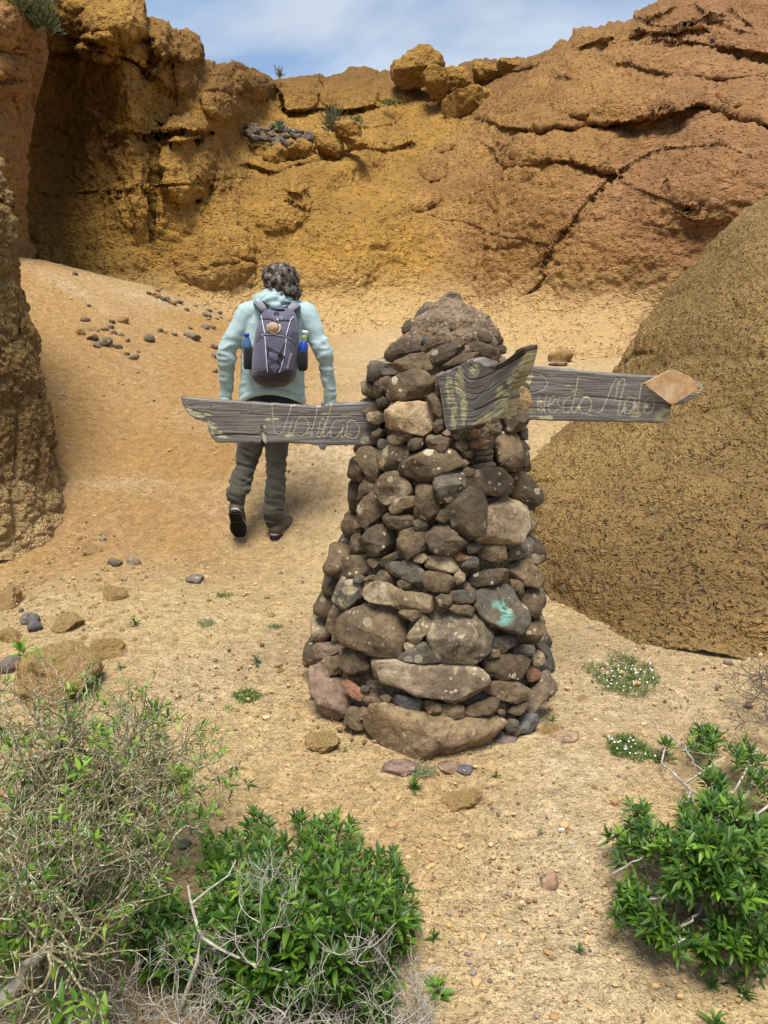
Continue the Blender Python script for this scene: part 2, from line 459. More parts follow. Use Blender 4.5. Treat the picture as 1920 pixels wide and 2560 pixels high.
# ------------------------------------------------------------------ relief rock masses
def Z4(*pts): return [(x / 1.659, y / 1.659) for x, y in pts]
def Z5(*pts): return [(920 + x / 1.659, y / 1.659) for x, y in pts]
def relief(name, a0, a1, na, e0, e1, nb, ctrl, bumps=(), cracks=(), ledges=(), axis='x', edge_r=0.8, back=5.0, back_drop=0.8, dust=None, foot=None,
           big=.18, lumps=(2.2, .10), crumbs=(8., .035), mat=None, tone=None, stain_shade=None, seed=0, edge_noise=0.0, strat=.0, sgn=1):
    a = np.linspace(a0, a1, na)
    E0 = np.interp(a, [p[0] for p in e0], [p[1] for p in e0])
    E1 = np.interp(a, [p[0] for p in e1], [p[1] for p in e1])
    if edge_noise:
        q = np.stack([a * .02, a * 0, a * 0], -1)
        E0 = E0 + edge_noise * fbm(q, 4, seed + 3) * np.minimum(1, 40 / 40)
    s = np.linspace(0, 1, nb)
    B = E0[:, None] + (E1 - E0)[:, None] * s[None]
    A = np.repeat(a[:, None], nb, 1)
    px, py = (A, B) if axis == 'x' else (B, A)
    c = np.array(ctrl, float)
    tps = TPS(c[:, :2] / 1000, c[:, 2], 2e-4)
    Y = tps(px / 1000, py / 1000)
    wob = 7 * fbm(np.stack([px / 45, py / 45, px * 0], -1), 3, seed + 9)      # so that joints do not run ruler-straight
    wob2 = 7 * fbm(np.stack([px / 45, py / 45, px * 0 + 9], -1), 3, seed + 19)
    for b in bumps:
        cx, cy, rx, ry, rot, amp = b[:6]; pw = b[6] if len(b) > 6 else .6
        cc, ss = math.cos(math.radians(rot)), math.sin(math.radians(rot))
        u = ((px + wob - cx) * cc + (py + wob2 - cy) * ss) / rx; v = (-(px + wob - cx) * ss + (py + wob2 - cy) * cc) / ry
        Y = Y - amp * np.clip(1 - u * u - v * v, 0, 1) ** pw
    for pts, w, dep in cracks:
        d, _ = seg_dist(px + wob, py + wob2, pts)
        wn_ = w * (1 + .5 * fbm(np.stack([px / 20, py / 20, px * 0 + 3], -1), 2, seed + 29))
        Y = Y + dep * np.exp(-(d / wn_) ** 2)
    for pts, w, dep in ledges:
        d, bl = seg_dist(px + wob, py + wob2, pts)
        Y = Y + np.where(bl > 0, dep * np.exp(-d / w), dep * np.exp(-(d / 4) ** 2)) - np.where(bl < 0, .4 * dep * np.exp(-d / (w * .8)), 0)
    if foot is not None: Y = Y - foot(px, py)
    # round the silhouette edge
    dm = np.abs(B - E0[:, None]) / FPX * Y
    q = np.clip(1 - dm / edge_r, 0, 1)
    Y = Y + edge_r * (1 - np.sqrt(np.clip(1 - q * q, 0, 1)))
    P = W(px, py, Y)
    def normals(P):
        ga = np.gradient(P, axis=0); gb = np.gradient(P, axis=1)
        n = np.cross(ga, gb); n /= np.linalg.norm(n, axis=-1)[..., None] + 1e-9
        toc = np.array([0, 0, CAMZ]) - P
        return n * np.sign((n * toc).sum(-1))[..., None]
    N = normals(P)
    d = big * fbm(P * .55, 3, seed + 40)
    Q = P * np.array([1, 1, 1.5]) + .35 * np.stack([fbm(P * 1.1, 2, seed + 1), fbm(P * 1.1, 2, seed + 2), fbm(P * 1.1, 2, seed + 3)], -1)
    w1, w2, wid = worley(Q * lumps[0] * .5, seed + 5)
    d = d + lumps[1] * (np.clip(w2 - w1, 0, .35) / .35 - .5 + .8 * (wid - .5))
    w1, w2, wid = worley(Q * lumps[0] * 1.6, seed + 15)
    d = d + lumps[1] * .38 * (np.clip(w2 - w1, 0, .3) / .3 - .5 + .7 * (wid - .5))
    if strat: d = d + strat * (np.abs(vnoise(np.stack([P[..., 0] * .5, P[..., 1] * .5, P[..., 2] * 3.3 + fbm(P * .7, 2, 5)], -1), seed + 77)))
    w1, w2, wid = worley(P * crumbs[0], seed + 25)
    cs_ = crumbs[1] * (1 - .65 * (0 if dust is None else dust(px, py)))
    d = d + cs_ * (.5 - w1) + cs_ * .8 * fbm(P * crumbs[0] * .8, 3, seed + 60)
    P = P + N * d[..., None]
    # the rock goes on behind its outline
    nbk = 10
    E = P[:, 0]; rows = []
    vec = E - np.array([0, 0, CAMZ]); vec[:, 2] = 0; vec /= np.linalg.norm(vec, axis=1)[:, None]
    for k in range(nbk, 0, -1):
        f = (k / nbk) ** 1.5
        if axis == 'x': off = vec * (back * f) + np.array([0, 0, -1]) * (back_drop * f * f)
        else: off = vec * (back * f) + np.array([-sgn, 0, 0]) * (back_drop * f)
        nn = .25 * f * fbm((E + off) * .8, 3, seed + 88)
        rows.append(E + off + np.array([0, 0, 1.]) * nn[:, None])
    P = np.concatenate([np.stack(rows, 1), P], 1)
    tn = np.zeros(px.shape) if tone is None else tone(px, py)
    sn = np.zeros(px.shape) if stain_shade is None else stain_shade(px, py)
    du = np.zeros(px.shape) if dust is None else dust(px, py)
    tn = tn + .18 * fbm(P[:, nbk:] * .8, 3, seed + 70)
    ext = lambda v: np.concatenate([np.repeat(v[:, :1], nbk, 1), v], 1)
    F = grid_faces(na, nb + nbk)
    if axis == 'x': F = F[:, ::-1]
    me = mesh_np(name, P.reshape(-1, 3), F, mat, attrs={'tone': ('FLOAT', np.clip(ext(tn), 0, 1).ravel()), 'stain_shade': ('FLOAT', np.clip(ext(sn), 0, 1).ravel()), 'dust': ('FLOAT', np.clip(ext(du), 0, 1).ravel())})
    return link(name, me)

skyline = [(20, -70), (330, -70), (362, -10), (366, 10), (371, 40), (395, 42), (423, 50), (432, 70), (446, 80), (470, 84), (494, 88), (502, 110), (509, 145), (521, 153),
           (545, 166), (560, 160), (585, 153), (610, 163), (640, 168), (665, 178), (683, 196), (687, 196), (700, 192), (740, 186), (788, 181), (801, 181), (812, 187),
           (845, 180), (880, 168), (915, 174), (952, 184), (965, 178), (990, 188), (1050, 192), (1100, 196), (1140, 185), (1152, 163), (1190, 153), (1206, 156), (1240, 148), (1282, 143),
           (1310, 141), (1342, 144), (1362, 138), (1378, 127), (1400, 108), (1422, 106), (1438, 84), (1455, 76), (1487, 66), (1520, 55), (1560, 44), (1574, 38), (1580, 24), (1600, 14), (1631, 0), (1680, -30), (1730, -70), (2060, -75)]
base = [(20, 700), (160, 720), (300, 760), (450, 800), (600, 870), (760, 930), (1000, 960), (1700, 980), (2060, 980)]
cl_ctrl = [(30, -60, 12.2), (30, 300, 12.6), (30, 650, 12.0), (70, 100, 12.6), (75, 400, 12.9), (95, 620, 12.1), (150, 350, 13.2), (200, 500, 13.0), (150, 180, 13.1), (180, 640, 12.2),
           (260, 100, 12.3), (330, 40, 12.3), (260, -60, 12.6), (320, 300, 12.4), (320, 520, 12.2), (320, 660, 11.7), (380, 640, 12.2), (460, 640, 12.3), (450, 280, 13.3),
           (500, 150, 14.4), (430, 60, 13.6), (560, 300, 14.6), (600, 170, 17), (560, 540, 13.1), (650, 250, 19), (700, 190, 21), (820, 175, 22), (960, 185, 22.5),
           (700, 283, 20), (800, 283, 20.3), (620, 345, 17.4), (700, 325, 18.6), (780, 350, 17.8), (850, 300, 19), (650, 385, 16.4), (760, 405, 16), (900, 380, 16.8), (950, 430, 17), (970, 510, 15),
           (700, 500, 14.6), (800, 600, 14), (700, 700, 13.0), (850, 760, 13.0), (1000, 810, 13.3), (1050, 700, 13.7), (1090, 560, 14.8), (1140, 420, 16.7), (1190, 310, 18.6), (1180, 200, 21.5), (1300, 150, 21),
           (1050, 250, 21), (1270, 300, 16.0), (1300, 480, 13.5), (1250, 700, 12.8), (1150, 800, 13.2), (1400, 820, 12.1), (1600, 820, 11.5), (1450, 650, 12), (1600, 500, 12.2),
           (1500, 300, 14.3), (1400, 150, 17.5), (1600, 60, 17), (1700, 250, 13.6), (1850, 350, 12), (1900, 150, 14), (1900, 0, 16), (1750, 0, 17), (1650, -60, 18.5),
           (1900, 600, 10.9), (2050, 400, 11), (2050, 100, 14), (2050, 800, 10), (500, 760, 11.9), (200, 720, 11.7), (700, 860, 12.6), (1000, 880, 12.8), (1500, 880, 11.3)]
cl_bumps = [(b_[:5] + (b_[5] * .72, .75)) if b_[0] > 1250 else (b_[:5] + (b_[5] * .8,) + tuple(x + .15 for x in b_[6:])) for b_ in [(325, 250, 70, 150, 0, .40, 1), (322, 470, 66, 150, 0, .3, 1), (455, 320, 66, 42, 0, .55), (460, 420, 78, 95, 0, .55, .5), (290, 60, 95, 60, 0, .6, .5), (240, 120, 60, 40, 0, .4),
            (415, 100, 40, 60, 0, .7, .5), (470, 120, 38, 45, 0, .6, .5), (440, 180, 60, 60, 0, .4), (250, 140, 60, 18, 10, .3), (540, 645, 105, 75, -10, .45, .7), (700, 500, 84, 90, 20, .55, .7),
            (740, 455, 42, 34, 0, .4, .5), (560, 250, 60, 55, 20, .5), (640, 215, 55, 42, 15, .9, .5), (745, 232, 52, 52, 0, 1.0, .5), (870, 232, 80, 52, 0, 1.0, .5), (990, 225, 60, 35, 0, .7, .5),
            (560, 400, 70, 80, 0, .35), (900, 470, 100, 60, -15, -.5, 1.2), (170, 420, 95, 210, 0, -.2, 1.0), (840, 640, 120, 110, 0, .35, 1.2), (500, 520, 40, 110, 0, -.15, 1.0),
            (1000, 330, 80, 40, 0, .4, .6), (940, 290, 70, 26, -8, .5, .5), (1085, 420, 34, 36, 30, .55, .5), (1120, 350, 44, 24, -40, .4, .5), (1060, 500, 40, 30, -20, .35, .5),
            (1550, 250, 190, 66, 3, .8, .5), (1400, 275, 80, 60, -20, .4, .5), (1700, 240, 60, 52, 20, .5, .5), (1700, 150, 230, 44, 8, .6, .5), (1870, 100, 120, 40, 14, .7, .5), (1700, 60, 110, 22, -10, .6, .5),
            (1830, 40, 110, 30, 22, .6, .5), (1480, 90, 70, 22, -14, .6, .5), (1560, 75, 90, 22, -18, .5, .5), (1640, 20, 70, 22, -22, .5, .5), (1320, 370, 90, 34, 8, .3, .5), (1460, 380, 70, 40, 0, .25, .5), (1750, 470, 230, 110, -10, .4, .8),
            (1270, 540, 110, 80, -25, .3, .8), (1850, 230, 60, 40, 0, .3), (1560, 690, 190, 150, -30, .25, 1.0), (1240, 165, 45, 22, -10, .8, .5), (1300, 160, 55, 22, -6, .9, .5), (1200, 180, 34, 30, 0, .8, .5)]]
cl_ledges = [(p_, w_ * .8, d_ * .72) for p_, w_, d_ in [(Z5((500, 505), (560, 530), (640, 545), (700, 550), (780, 535), (850, 540), (940, 520), (1080, 510), (1200, 492), (1300, 475), (1365, 440), (1420, 450), (1500, 480), (1580, 500), (1700, 535)), 22, .50),
             (Z5((780, 325), (870, 330), (960, 320), (1100, 322), (1200, 330), (1290, 325)), 14, .20),
             (Z5((490, 610), (530, 650), (555, 690), (640, 695), (740, 680), (800, 675), (860, 685), (900, 700), (1020, 725)), 14, .24),
             (Z5((1090, 65), (1200, 102), (1300, 97), (1380, 85), (1450, 60)), 12, .22), (Z5((1100, 180), (1200, 165), (1330, 175), (1400, 195), (1500, 205), (1700, 245)), 14, .25),
             (Z5((860, 200), (960, 192), (1040, 192), (1120, 150)), 10, .15), (Z5((1510, 40), (1560, 90), (1700, 155)), 12, .22), (Z5((1340, 100), (1420, 60), (1490, 40)), 12, .15),
             (Z4((210, 215), (340, 212), (430, 215), (510, 235), (580, 260), (620, 300)), 18, .45), (Z4((650, 555), (760, 545), (870, 550)), 12, .32), (Z4((450, 570), (540, 560), (620, 580)), 10, .15),
             (Z4((860, 380), (960, 390), (1020, 385)), 10, .2), (Z4((1150, 380), (1190, 465), (1300, 458), (1440, 460), (1560, 440)), 14, .6), (Z4((1040, 690), (1100, 712), (1150, 720), (1230, 690), (1310, 675), (1420, 630), (1480, 620)), 16, .35),
             (Z4((230, 130), (320, 165), (420, 180), (520, 170), (610, 160)), 12, .3), (Z4((870, 1110), (1000, 1080), (1060, 1100)), 10, .12), (Z4((1500, 620), (1600, 635), (1700, 600)), 14, .25)]]
cl_cracks = [(p_, w_ * .7, d_ * .36) for p_, w_, d_ in [(Z5((1215, 330), (1218, 470)), 3.5, .22), (Z5((680, 370), (700, 420), (712, 520), (690, 560), (683, 640)), 3.2, .22), (Z5((840, 540), (830, 640), (825, 675)), 3.0, .18),
             (Z5((1000, 735), (1080, 690), (1150, 645), (1240, 615), (1320, 605), (1400, 615), (1500, 620), (1580, 640)), 3.2, .20), (Z5((1020, 740), (1100, 780), (1180, 820), (1280, 855), (1390, 890)), 3.2, .17),
             (Z5((1000, 745), (930, 820), (880, 880), (830, 950), (770, 1020), (730, 1080), (720, 1140), (740, 1150), (690, 1210), (620, 1250)), 3.6, .26), (Z5((250, 910), (370, 915), (450, 945), (520, 975), (620, 995), (740, 1025)), 3.0, .16),
             (Z5((1230, 730), (1250, 800)), 3, .1), (Z5((180, 880), (165, 960)), 3, .1), (Z5((370, 915), (410, 860), (460, 810), (520, 790)), 3, .1), (Z5((1035, 130), (1040, 190)), 3, .2), (Z5((430, 500), (350, 620), (260, 740), (120, 790), (0, 810)), 6, .12),
             (Z4((635, 60), (635, 200), (620, 300)), 5, .55), (Z4((640, 560), (645, 700), (635, 850), (630, 1000)), 5, .45), (Z4((110, 800), (250, 810), (400, 800), (500, 795), (640, 780), (750, 770), (870, 755), (1000, 745), (1100, 715)), 3.2, .20),
             (Z4((910, 640), (890, 740), (860, 850), (855, 920)), 4, .24), (Z4((520, 800), (550, 880), (555, 1000)), 3.5, .2), (Z4((660, 760), (685, 850), (692, 940)), 2.8, .12), (Z4((1330, 300), (1325, 380), (1315, 460)), 5, .6),
             (Z4((1280, 780), (1275, 870), (1190, 830)), 3, .18), (Z4((1055, 1020), (1055, 1150)), 3, .12), (Z4((460, 600), (450, 660), (470, 720)), 3, .1), (Z4((720, 150), (715, 260), (735, 440)), 4, .3), (Z4((990, 650), (990, 940)), 2.5, .08),
             (Z4((1090, 480), (1130, 560)), 4, .2), (Z4((1190, 470), (1160, 400), (1140, 330)), 5, .5), (Z4((1590, 320), (1570, 430)), 4, .3)]]
def cl_tone(px, py):
    # ochre on the left, turning pinkish brown on the right-hand dome
    x = px + 40 * np.sin(py / 60) - np.clip(500 - py, 0, 400) * .35
    return sstep(1000, 1130, x) * .55 + sstep(1350, 1650, x) * .4
def cl_stain_shade(px, py):
    return .45 * np.exp(-((px - 170) / 110) ** 2 - ((py - 330) / 230) ** 2) + .55 * np.exp(-((px - 420) / 60) ** 2 - ((py - 130) / 80) ** 2) + .7 * sstep(290, 190, py) * sstep(1380, 1250, px) * sstep(400, 560, px)  # first term paints shade into the left recess; last is dark brown crest rock
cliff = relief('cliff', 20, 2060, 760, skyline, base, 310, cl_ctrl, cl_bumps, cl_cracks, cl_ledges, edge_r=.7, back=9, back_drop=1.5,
               big=.14, lumps=(1.3, .05), crumbs=(8.5, .055), mat=M_CLIFF, tone=cl_tone, stain_shade=cl_stain_shade, seed=3, edge_noise=3,
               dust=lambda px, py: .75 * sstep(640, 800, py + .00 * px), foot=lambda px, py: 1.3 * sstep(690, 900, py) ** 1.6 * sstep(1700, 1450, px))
tag(cliff, 'ochre and pinkish brown tuff cliff closing the hollow behind the hiker', kind='structure')

# tall smooth buttress at the left edge
but = relief('buttress', -420, 760, 430, [(-420, -240), (-380, -60), (-300, 60), (-180, 120), (-80, 128), (40, 120), (90, 118), (160, 100), (230, 74), (330, 64), (450, 66), (540, 74), (600, 84), (650, 96), (760, 110)], [(-420, -420), (760, -420)], 170,
             [(100, -60, 9.8), (100, 300, 9.9), (60, 600, 9.6), (0, 100, 9.2), (0, 400, 9.2), (0, 700, 9.0), (-200, 100, 8.8), (-200, 500, 8.6), (-250, 760, 8.4), (80, 760, 9.4)],
             bumps=[(20, 190, 80, 60, 0, .25, .5), (40, 60, 90, 70, 0, .25, .5), (10, 330, 70, 90, 0, .15, .5)],
             cracks=[([(-60, 195), (0, 200), (60, 200), (110, 190)], 4, .2), ([(30, 240), (50, 300)], 3, .1), ([(-50, 110), (20, 120), (100, 115)], 4, .12)],
             axis='y', edge_r=.8, back=3.5, back_drop=0.3, big=.10, lumps=(2.4, .05), crumbs=(9, .03), mat=M_CLIFF,
             tone=lambda px, py: .75 + 0 * px, seed=11, sgn=1)
tag(but, 'smooth tall reddish rock buttress at the left edge below the green tuft', kind='structure')

# dark pitted pillar, near left
pil = relief('rock_pillar', 250, 1400, 470, [(250, -300), (290, -130), (340, -50), (380, -10), (420, 5), (470, 22), (540, 42), (590, 47), (640, 44), (700, 52), (763, 70), (840, 90), (904, 103), (980, 116), (1072, 130), (1140, 140), (1190, 146), (1260, 165), (1320, 195), (1400, 240)], [(250, -460), (1400, -460)], 230,
             [(40, 500, 5.6), (60, 750, 5.3), (110, 1000, 5.1), (140, 1180, 5.0), (190, 1350, 4.85), (0, 400, 5.8), (-40, 600, 5.0), (-20, 900, 4.7), (0, 1200, 4.5), (0, 1400, 4.35), (-300, 500, 4.6), (-300, 900, 4.3), (-300, 1300, 3.9)],
             bumps=[(0, 470, 50, 70, 0, .12, .5), (20, 560, 40, 60, 0, .1, .5)],
             cracks=[([(-10, 500), (30, 520), (45, 545)], 5, .12), ([(40, 750), (50, 840)], 4, .06)],
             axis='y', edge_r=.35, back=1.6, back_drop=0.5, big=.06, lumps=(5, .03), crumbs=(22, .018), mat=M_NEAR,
             tone=lambda px, py: .35 + 0 * px, stain_shade=lambda px, py: .1 + 0 * px, dust=lambda px, py: .8 * sstep(1120, 1330, py), seed=21)
tag(pil, 'dark pitted rock pillar rising beside the sandy slope at the left edge', 'rock pillar')

# big rounded rock slope on the right
bo_top = [(1322, 1175), (1331, 1140), (1345, 1122), (1412, 1076), (1450, 1035), (1485, 1000), (1520, 955), (1556, 914), (1585, 850), (1613, 796), (1650, 745), (1697, 693), (1735, 655), (1776, 615), (1824, 560), (1870, 515), (1920, 478), (1990, 430), (2100, 380), (2300, 330)]
bo_bot = [(1322, 1330), (1365, 1480), (1400, 1525), (1435, 1566), (1500, 1595), (1585, 1610), (1700, 1625), (1920, 1665), (2300, 1760)]
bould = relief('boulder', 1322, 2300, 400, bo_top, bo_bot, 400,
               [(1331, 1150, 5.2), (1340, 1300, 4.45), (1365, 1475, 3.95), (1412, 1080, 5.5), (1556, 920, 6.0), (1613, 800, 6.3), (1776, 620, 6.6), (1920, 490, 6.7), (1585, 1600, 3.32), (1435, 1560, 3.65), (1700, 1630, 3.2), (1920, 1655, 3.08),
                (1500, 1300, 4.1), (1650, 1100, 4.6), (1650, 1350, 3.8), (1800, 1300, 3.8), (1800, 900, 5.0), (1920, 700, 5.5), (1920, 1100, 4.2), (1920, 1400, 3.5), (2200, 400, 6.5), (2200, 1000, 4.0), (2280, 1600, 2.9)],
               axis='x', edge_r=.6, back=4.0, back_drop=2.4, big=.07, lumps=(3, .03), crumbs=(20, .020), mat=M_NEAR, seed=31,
               tone=lambda px, py: .1 + .5 * sstep(1100, 1500, py), stain_shade=lambda px, py: .1 + .3 * np.exp(-((py - 1450) / 160) ** 2))
tag(bould, 'huge rounded dark speckled rock sloping up beside the path on the right', 'boulder')
# ------------------------------------------------------------------ stone materials
def stone_material(name, patch=False, turq=False):
    t = NT(name); c = t.coord(); oi = t.n('ObjectInfo')
    off = t.n('VectorMath', operation='ADD'); t.l(c, off.inputs[0])
    sc_ = t.n('VectorMath', operation='SCALE'); t.l(oi.outputs['Location'], sc_.inputs[0]); sc_.inputs['Scale'].default_value = 3.7
    t.l(sc_.outputs[0], off.inputs[1]); v = off.outputs[0]
    n1 = t.noise(v, 9, 5, .62); n2 = t.noise(v, 42, 5, .7); n3 = t.noise(v, 160, 3, .7)
    base = oi.outputs['Color']
    hs = t.n('HueSaturation'); t.l(base, hs.inputs['Color']); t.l(t.rng(n1, .3, .7, .50, 1.25), hs.inputs['Value']); col = hs.outputs[0]
    col = t.mix(t.rng(n2, .45, .68, 0, .75), col, (.045, .030, .018))
    col = t.mix(t.rng(n1, .56, .68, 0, .45), col, (.22, .145, .075))                       # sandy dust
    # round crusts of lichen
    warp = t.n('VectorMath', operation='MULTIPLY_ADD'); nz = t.n('TexNoise'); t.l(v, nz.inputs['Vector']); nz.inputs['Scale'].default_value = 60
    t.l(nz.outputs['Color'], warp.inputs[0]); warp.inputs[1].default_value = (.012, .012, .012); t.l(v, warp.inputs[2])
    for scl, rad, keep in ((26, .30, .80), (62, .30, .84)):
        x = t.n('TexVoronoi'); t.l(warp.outputs[0], x.inputs['Vector']); x.inputs['Scale'].default_value = scl
        sp = t.n('SeparateColor'); t.l(x.outputs['Color'], sp.inputs[0])
        m = t.math('MULTIPLY', t.math('LESS_THAN', x.outputs['Distance'], t.math('MULTIPLY', sp.outputs[1], rad + .18)), t.math('GREATER_THAN', sp.outputs[0], keep))
        m = t.math('MULTIPLY', m, oi.outputs['Alpha'])
        col = t.mix(t.math('MULTIPLY', m, t.rng(n3, .3, .6, .5, 1)), col, (.52, .44, .30))
    if patch:
        pn = t.noise(v, 6.5, 6, .68, .6)
        col = t.mix(t.rng(pn, .50, .60, 0, .75), col, t.mix(t.rng(n2, .35, .65), (.30, .22, .12), (.50, .41, .27)))
    if turq:
        pn = t.noise(v, 14, 6, .75, .5); g = t.n('Mapping'); tc = t.n('TexCoord'); t.l(tc.outputs['Object'], g.inputs[0])
        d = t.n('VectorMath', operation='DISTANCE'); t.l(g.outputs[0], d.inputs[0]); d.inputs[1].default_value = (-.02, -.05, .0)
        m = t.math('MULTIPLY', t.rng(d.outputs['Value'], .055, .03), t.rng(pn, .47, .54))
        col = t.mix(t.math('MULTIPLY', m, .9), col, (.16, .45, .36))
    h = t.math('ADD', t.math('MULTIPLY', n1, 1.4), t.math('MULTIPLY', n2, .8)); h = t.math('ADD', h, t.math('MULTIPLY', n3, .3))
    t.b.inputs['Specular IOR Level'].default_value = .3
    return t.done(col, t.bump(h, .8, .012), .86)
M_STONE = stone_material('field_stone')
M_STONEP = stone_material('lichened_stone', True)
M_STONET = stone_material('painted_stone', False, True)
def mortar_material():
    t = NT('mortar'); c = t.coord()
    n1 = t.noise(c, 10, 5, .65); n2 = t.noise(c, 55, 5, .75); v = t.vor(c, 70, 'F1', 'Color'); vd = t.vor(c, 70, 'F1', 'Distance')
    sp = t.n('SeparateColor'); t.l(v, sp.inputs[0])
    col = t.mix(t.rng(n1, .35, .65), (.13, .088, .052), (.30, .215, .14))
    col = t.mix(t.math('MULTIPLY', t.math('LESS_THAN', vd, .5), t.math('GREATER_THAN', sp.outputs[0], .5)), col, t.mix(sp.outputs[1], (.10, .07, .045), (.37, .29, .20)))
    col = t.mix(t.rng(n2, .52, .7, 0, .7), col, (.09, .06, .04))
    h = t.math('ADD', t.math('MULTIPLY', n2, 1.3), t.math('MULTIPLY', vd, -.8))
    return t.done(col, t.bump(h, .9, .014), .95)
M_MORTAR = mortar_material()

# ------------------------------------------------------------------ generic stone shapes
def poly_radius(poly, th):
    """radius of a star-shaped polygon (local coords) along angles th"""
    P = np.array(poly); Q = np.roll(P, -1, axis=0); out = np.zeros(len(th))
    for i, a in enumerate(th):
        d = np.array([math.cos(a), math.sin(a)]); best = 0
        for p, q in zip(P, Q):
            e = q - p; den = d[0] * e[1] - d[1] * e[0]
            if abs(den) < 1e-12: continue
            t_ = (p[0] * e[1] - p[1] * e[0]) / den; u = (p[0] * d[1] - p[1] * d[0]) / den
            if t_ > 0 and -1e-6 <= u <= 1 + 1e-6: best = max(best, t_)
        out[i] = best
    out[out == 0] = out[out > 0].mean() if (out > 0).any() else .01
    k = np.array([1, 2, 1.]) / 4
    return np.convolve(np.concatenate([out[-1:], out, out[:1]]), k, 'valid')
def stone_mesh(name, R, D_front, D_back, seed, nth=34, nph=15, rough=.05, cuts=4, mat=None, flat=.62):
    """closed stone: outline R(theta) in local XZ, front towards local -Y"""
    rs = np.random.RandomState(seed)
    th = np.linspace(0, 2 * np.pi, nth, endpoint=False)
    ph = np.linspace(-np.pi / 2, np.pi / 2, nph)
    RR = R[:, None] * (np.cos(ph)[None] ** flat)
    rho = np.cos(ph) ** flat
    fr_ = D_front * (.86 * (1 - rho ** 5) ** .55 + .14 * np.abs(np.sin(ph)))
    dep = np.where(ph > 0, D_back * np.abs(np.sin(ph)) ** 1.1, -fr_)[None]
    V = np.stack([RR * np.cos(th)[:, None], np.broadcast_to(dep, RR.shape), RR * np.sin(th)[:, None]], -1)
    size = R.mean()
    for k in range(cuts):
        n = rs.normal(size=3); n[1] = -abs(n[1]) * (1.1 if flat > .5 else 2.6); n /= np.linalg.norm(n)
        ext = (V @ n).max(); h = ext * (rs.uniform(.58, .84) if flat > .5 else rs.uniform(.66, .90))
        dd = V @ n - h
        V = V - np.clip(dd, 0, None)[..., None] * n * .92
    off = rs.uniform(0, 50, 3)
    q = V / size
    d = rough * size * (1.6 * fbm(q * 1.1 + off, 3, 3) + .8 * fbm(q * 4 + off, 3, 5))
    w1, w2, wid = worley(q * 2.2 + off, 7)
    d = d + rough * size * .8 * (wid - .5) * np.clip((w2 - w1) * 4, 0, 1)
    dirn = V / (np.linalg.norm(V, axis=-1)[..., None] + 1e-9)
    env = np.cos(ph)[None, :, None] ** .3
    V = V + dirn * d[..., None]
    V[:, 0] = V[:, 0].mean(0); V[:, -1] = V[:, -1].mean(0)
    me = mesh_np(name, V.reshape(-1, 3), grid_faces(nth, nph, True), mat)
    return me
def free_stone(name, px, py, w, h, seed, mat, col, parent=None, alpha=0.4, sink=.3, rot=None, cuts=6, rough=.06, P=None, squash=1.0, ang=0.0, nth=28, nph=13):
    """a stone lying on the ground, seen w x h photo pixels big"""
    p = ground_at(px, py + h * .5) if P is None else np.array(P, float)
    d = p - np.array([0, 0, CAMZ]); t = d[1] * CP - d[2] * SP
    sx, sz = w / FPX * t / 2, h / FPX * t / 2 * squash
    rs = np.random.RandomState(seed)
    th = np.linspace(0, 2 * np.pi, nth, endpoint=False)
    R = 1 / np.sqrt((np.cos(th - ang) / sx) ** 2 + (np.sin(th - ang) / sz) ** 2) if ang else 1 / np.sqrt((np.cos(th) / sx) ** 2 + (np.sin(th) / sz) ** 2)
    R = R * (1 + .12 * np.sin(th * 2 + rs.uniform(0, 6)) + .07 * np.sin(th * 3 + rs.uniform(0, 6)))
    D = (sx * .5 + sz * .5)
    me = stone_mesh(name, R, D, D, seed, nth, nph, rough, cuts, mat, .75)
    o = link(name, me, parent, Vector((p[0], p[1] + D * .3, p[2] + sz * (1 - 2 * sink))))
    o.rotation_euler = (rs.uniform(-.15, .15), 0, rs.uniform(-.25, .25) if rot is None else rot)
    o.color = (*col, alpha)
    return o

# ------------------------------------------------------------------ the cairn
CYc = 2.86
_prof = [(732, 1112, 1148), (760, 1070, 1190), (790, 1030, 1232), (841, 992, 1262), (882, 962, 1276), (930, 942, 1298), (983, 926, 1322), (1043, 922, 1326), (1104, 922, 1326), (1164, 892, 1330),
         (1225, 888, 1345), (1306, 878, 1334), (1360, 868, 1342), (1421, 834, 1362), (1482, 828, 1364), (1542, 812, 1370), (1603, 792, 1376), (1643, 772, 1394), (1684, 772, 1398), (1744, 784, 1378), (1800, 800, 1350), (1860, 830, 1300), (1900, 850, 1280)]
_pz, _pr, _pcx = [], [], []
for y, xl, xr in _prof:
    a, b = W(xl, y, CYc), W(xr, y, CYc)
    _pz.append(a[2]); _pr.append((b[0] - a[0]) / 2); _pcx.append((a[0] + b[0]) / 2)
_pz, _pr, _pcx = np.array(_pz)[::-1], np.array(_pr)[::-1], np.array(_pcx)[::-1]
_low = _pz < .22                      # below here the front face is what shows: keep the plinth straight
_pr[_low] = np.maximum(_pr[_low], .49); _pcx[_low] = .205
def c_r(z): return np.interp(z, _pz, _pr) * (.97 - .20 * sstep(1.40, 1.56, np.asarray(z, float)))
def c_x(z): return np.interp(z, _pz, _pcx)
def cairn_hit(px, py):
    dx, dY, dz = [float(v) for v in ray(px, py)]
    best = None
    for t in np.arange(1.9, 3.6, .004):
        x, y, z = dx * t, dY * t, CAMZ + dz * t
        if z < -.12: break
        r = float(c_r(z)) * 1.0 if z < _pz[-1] else .02
        g = math.hypot(x - float(c_x(z)), y - CYc) - r
        if g < 0: return np.array([x, y, z])
        if best is None or g < best[0]: best = (g, np.array([x, y, z]))
    return best[1]
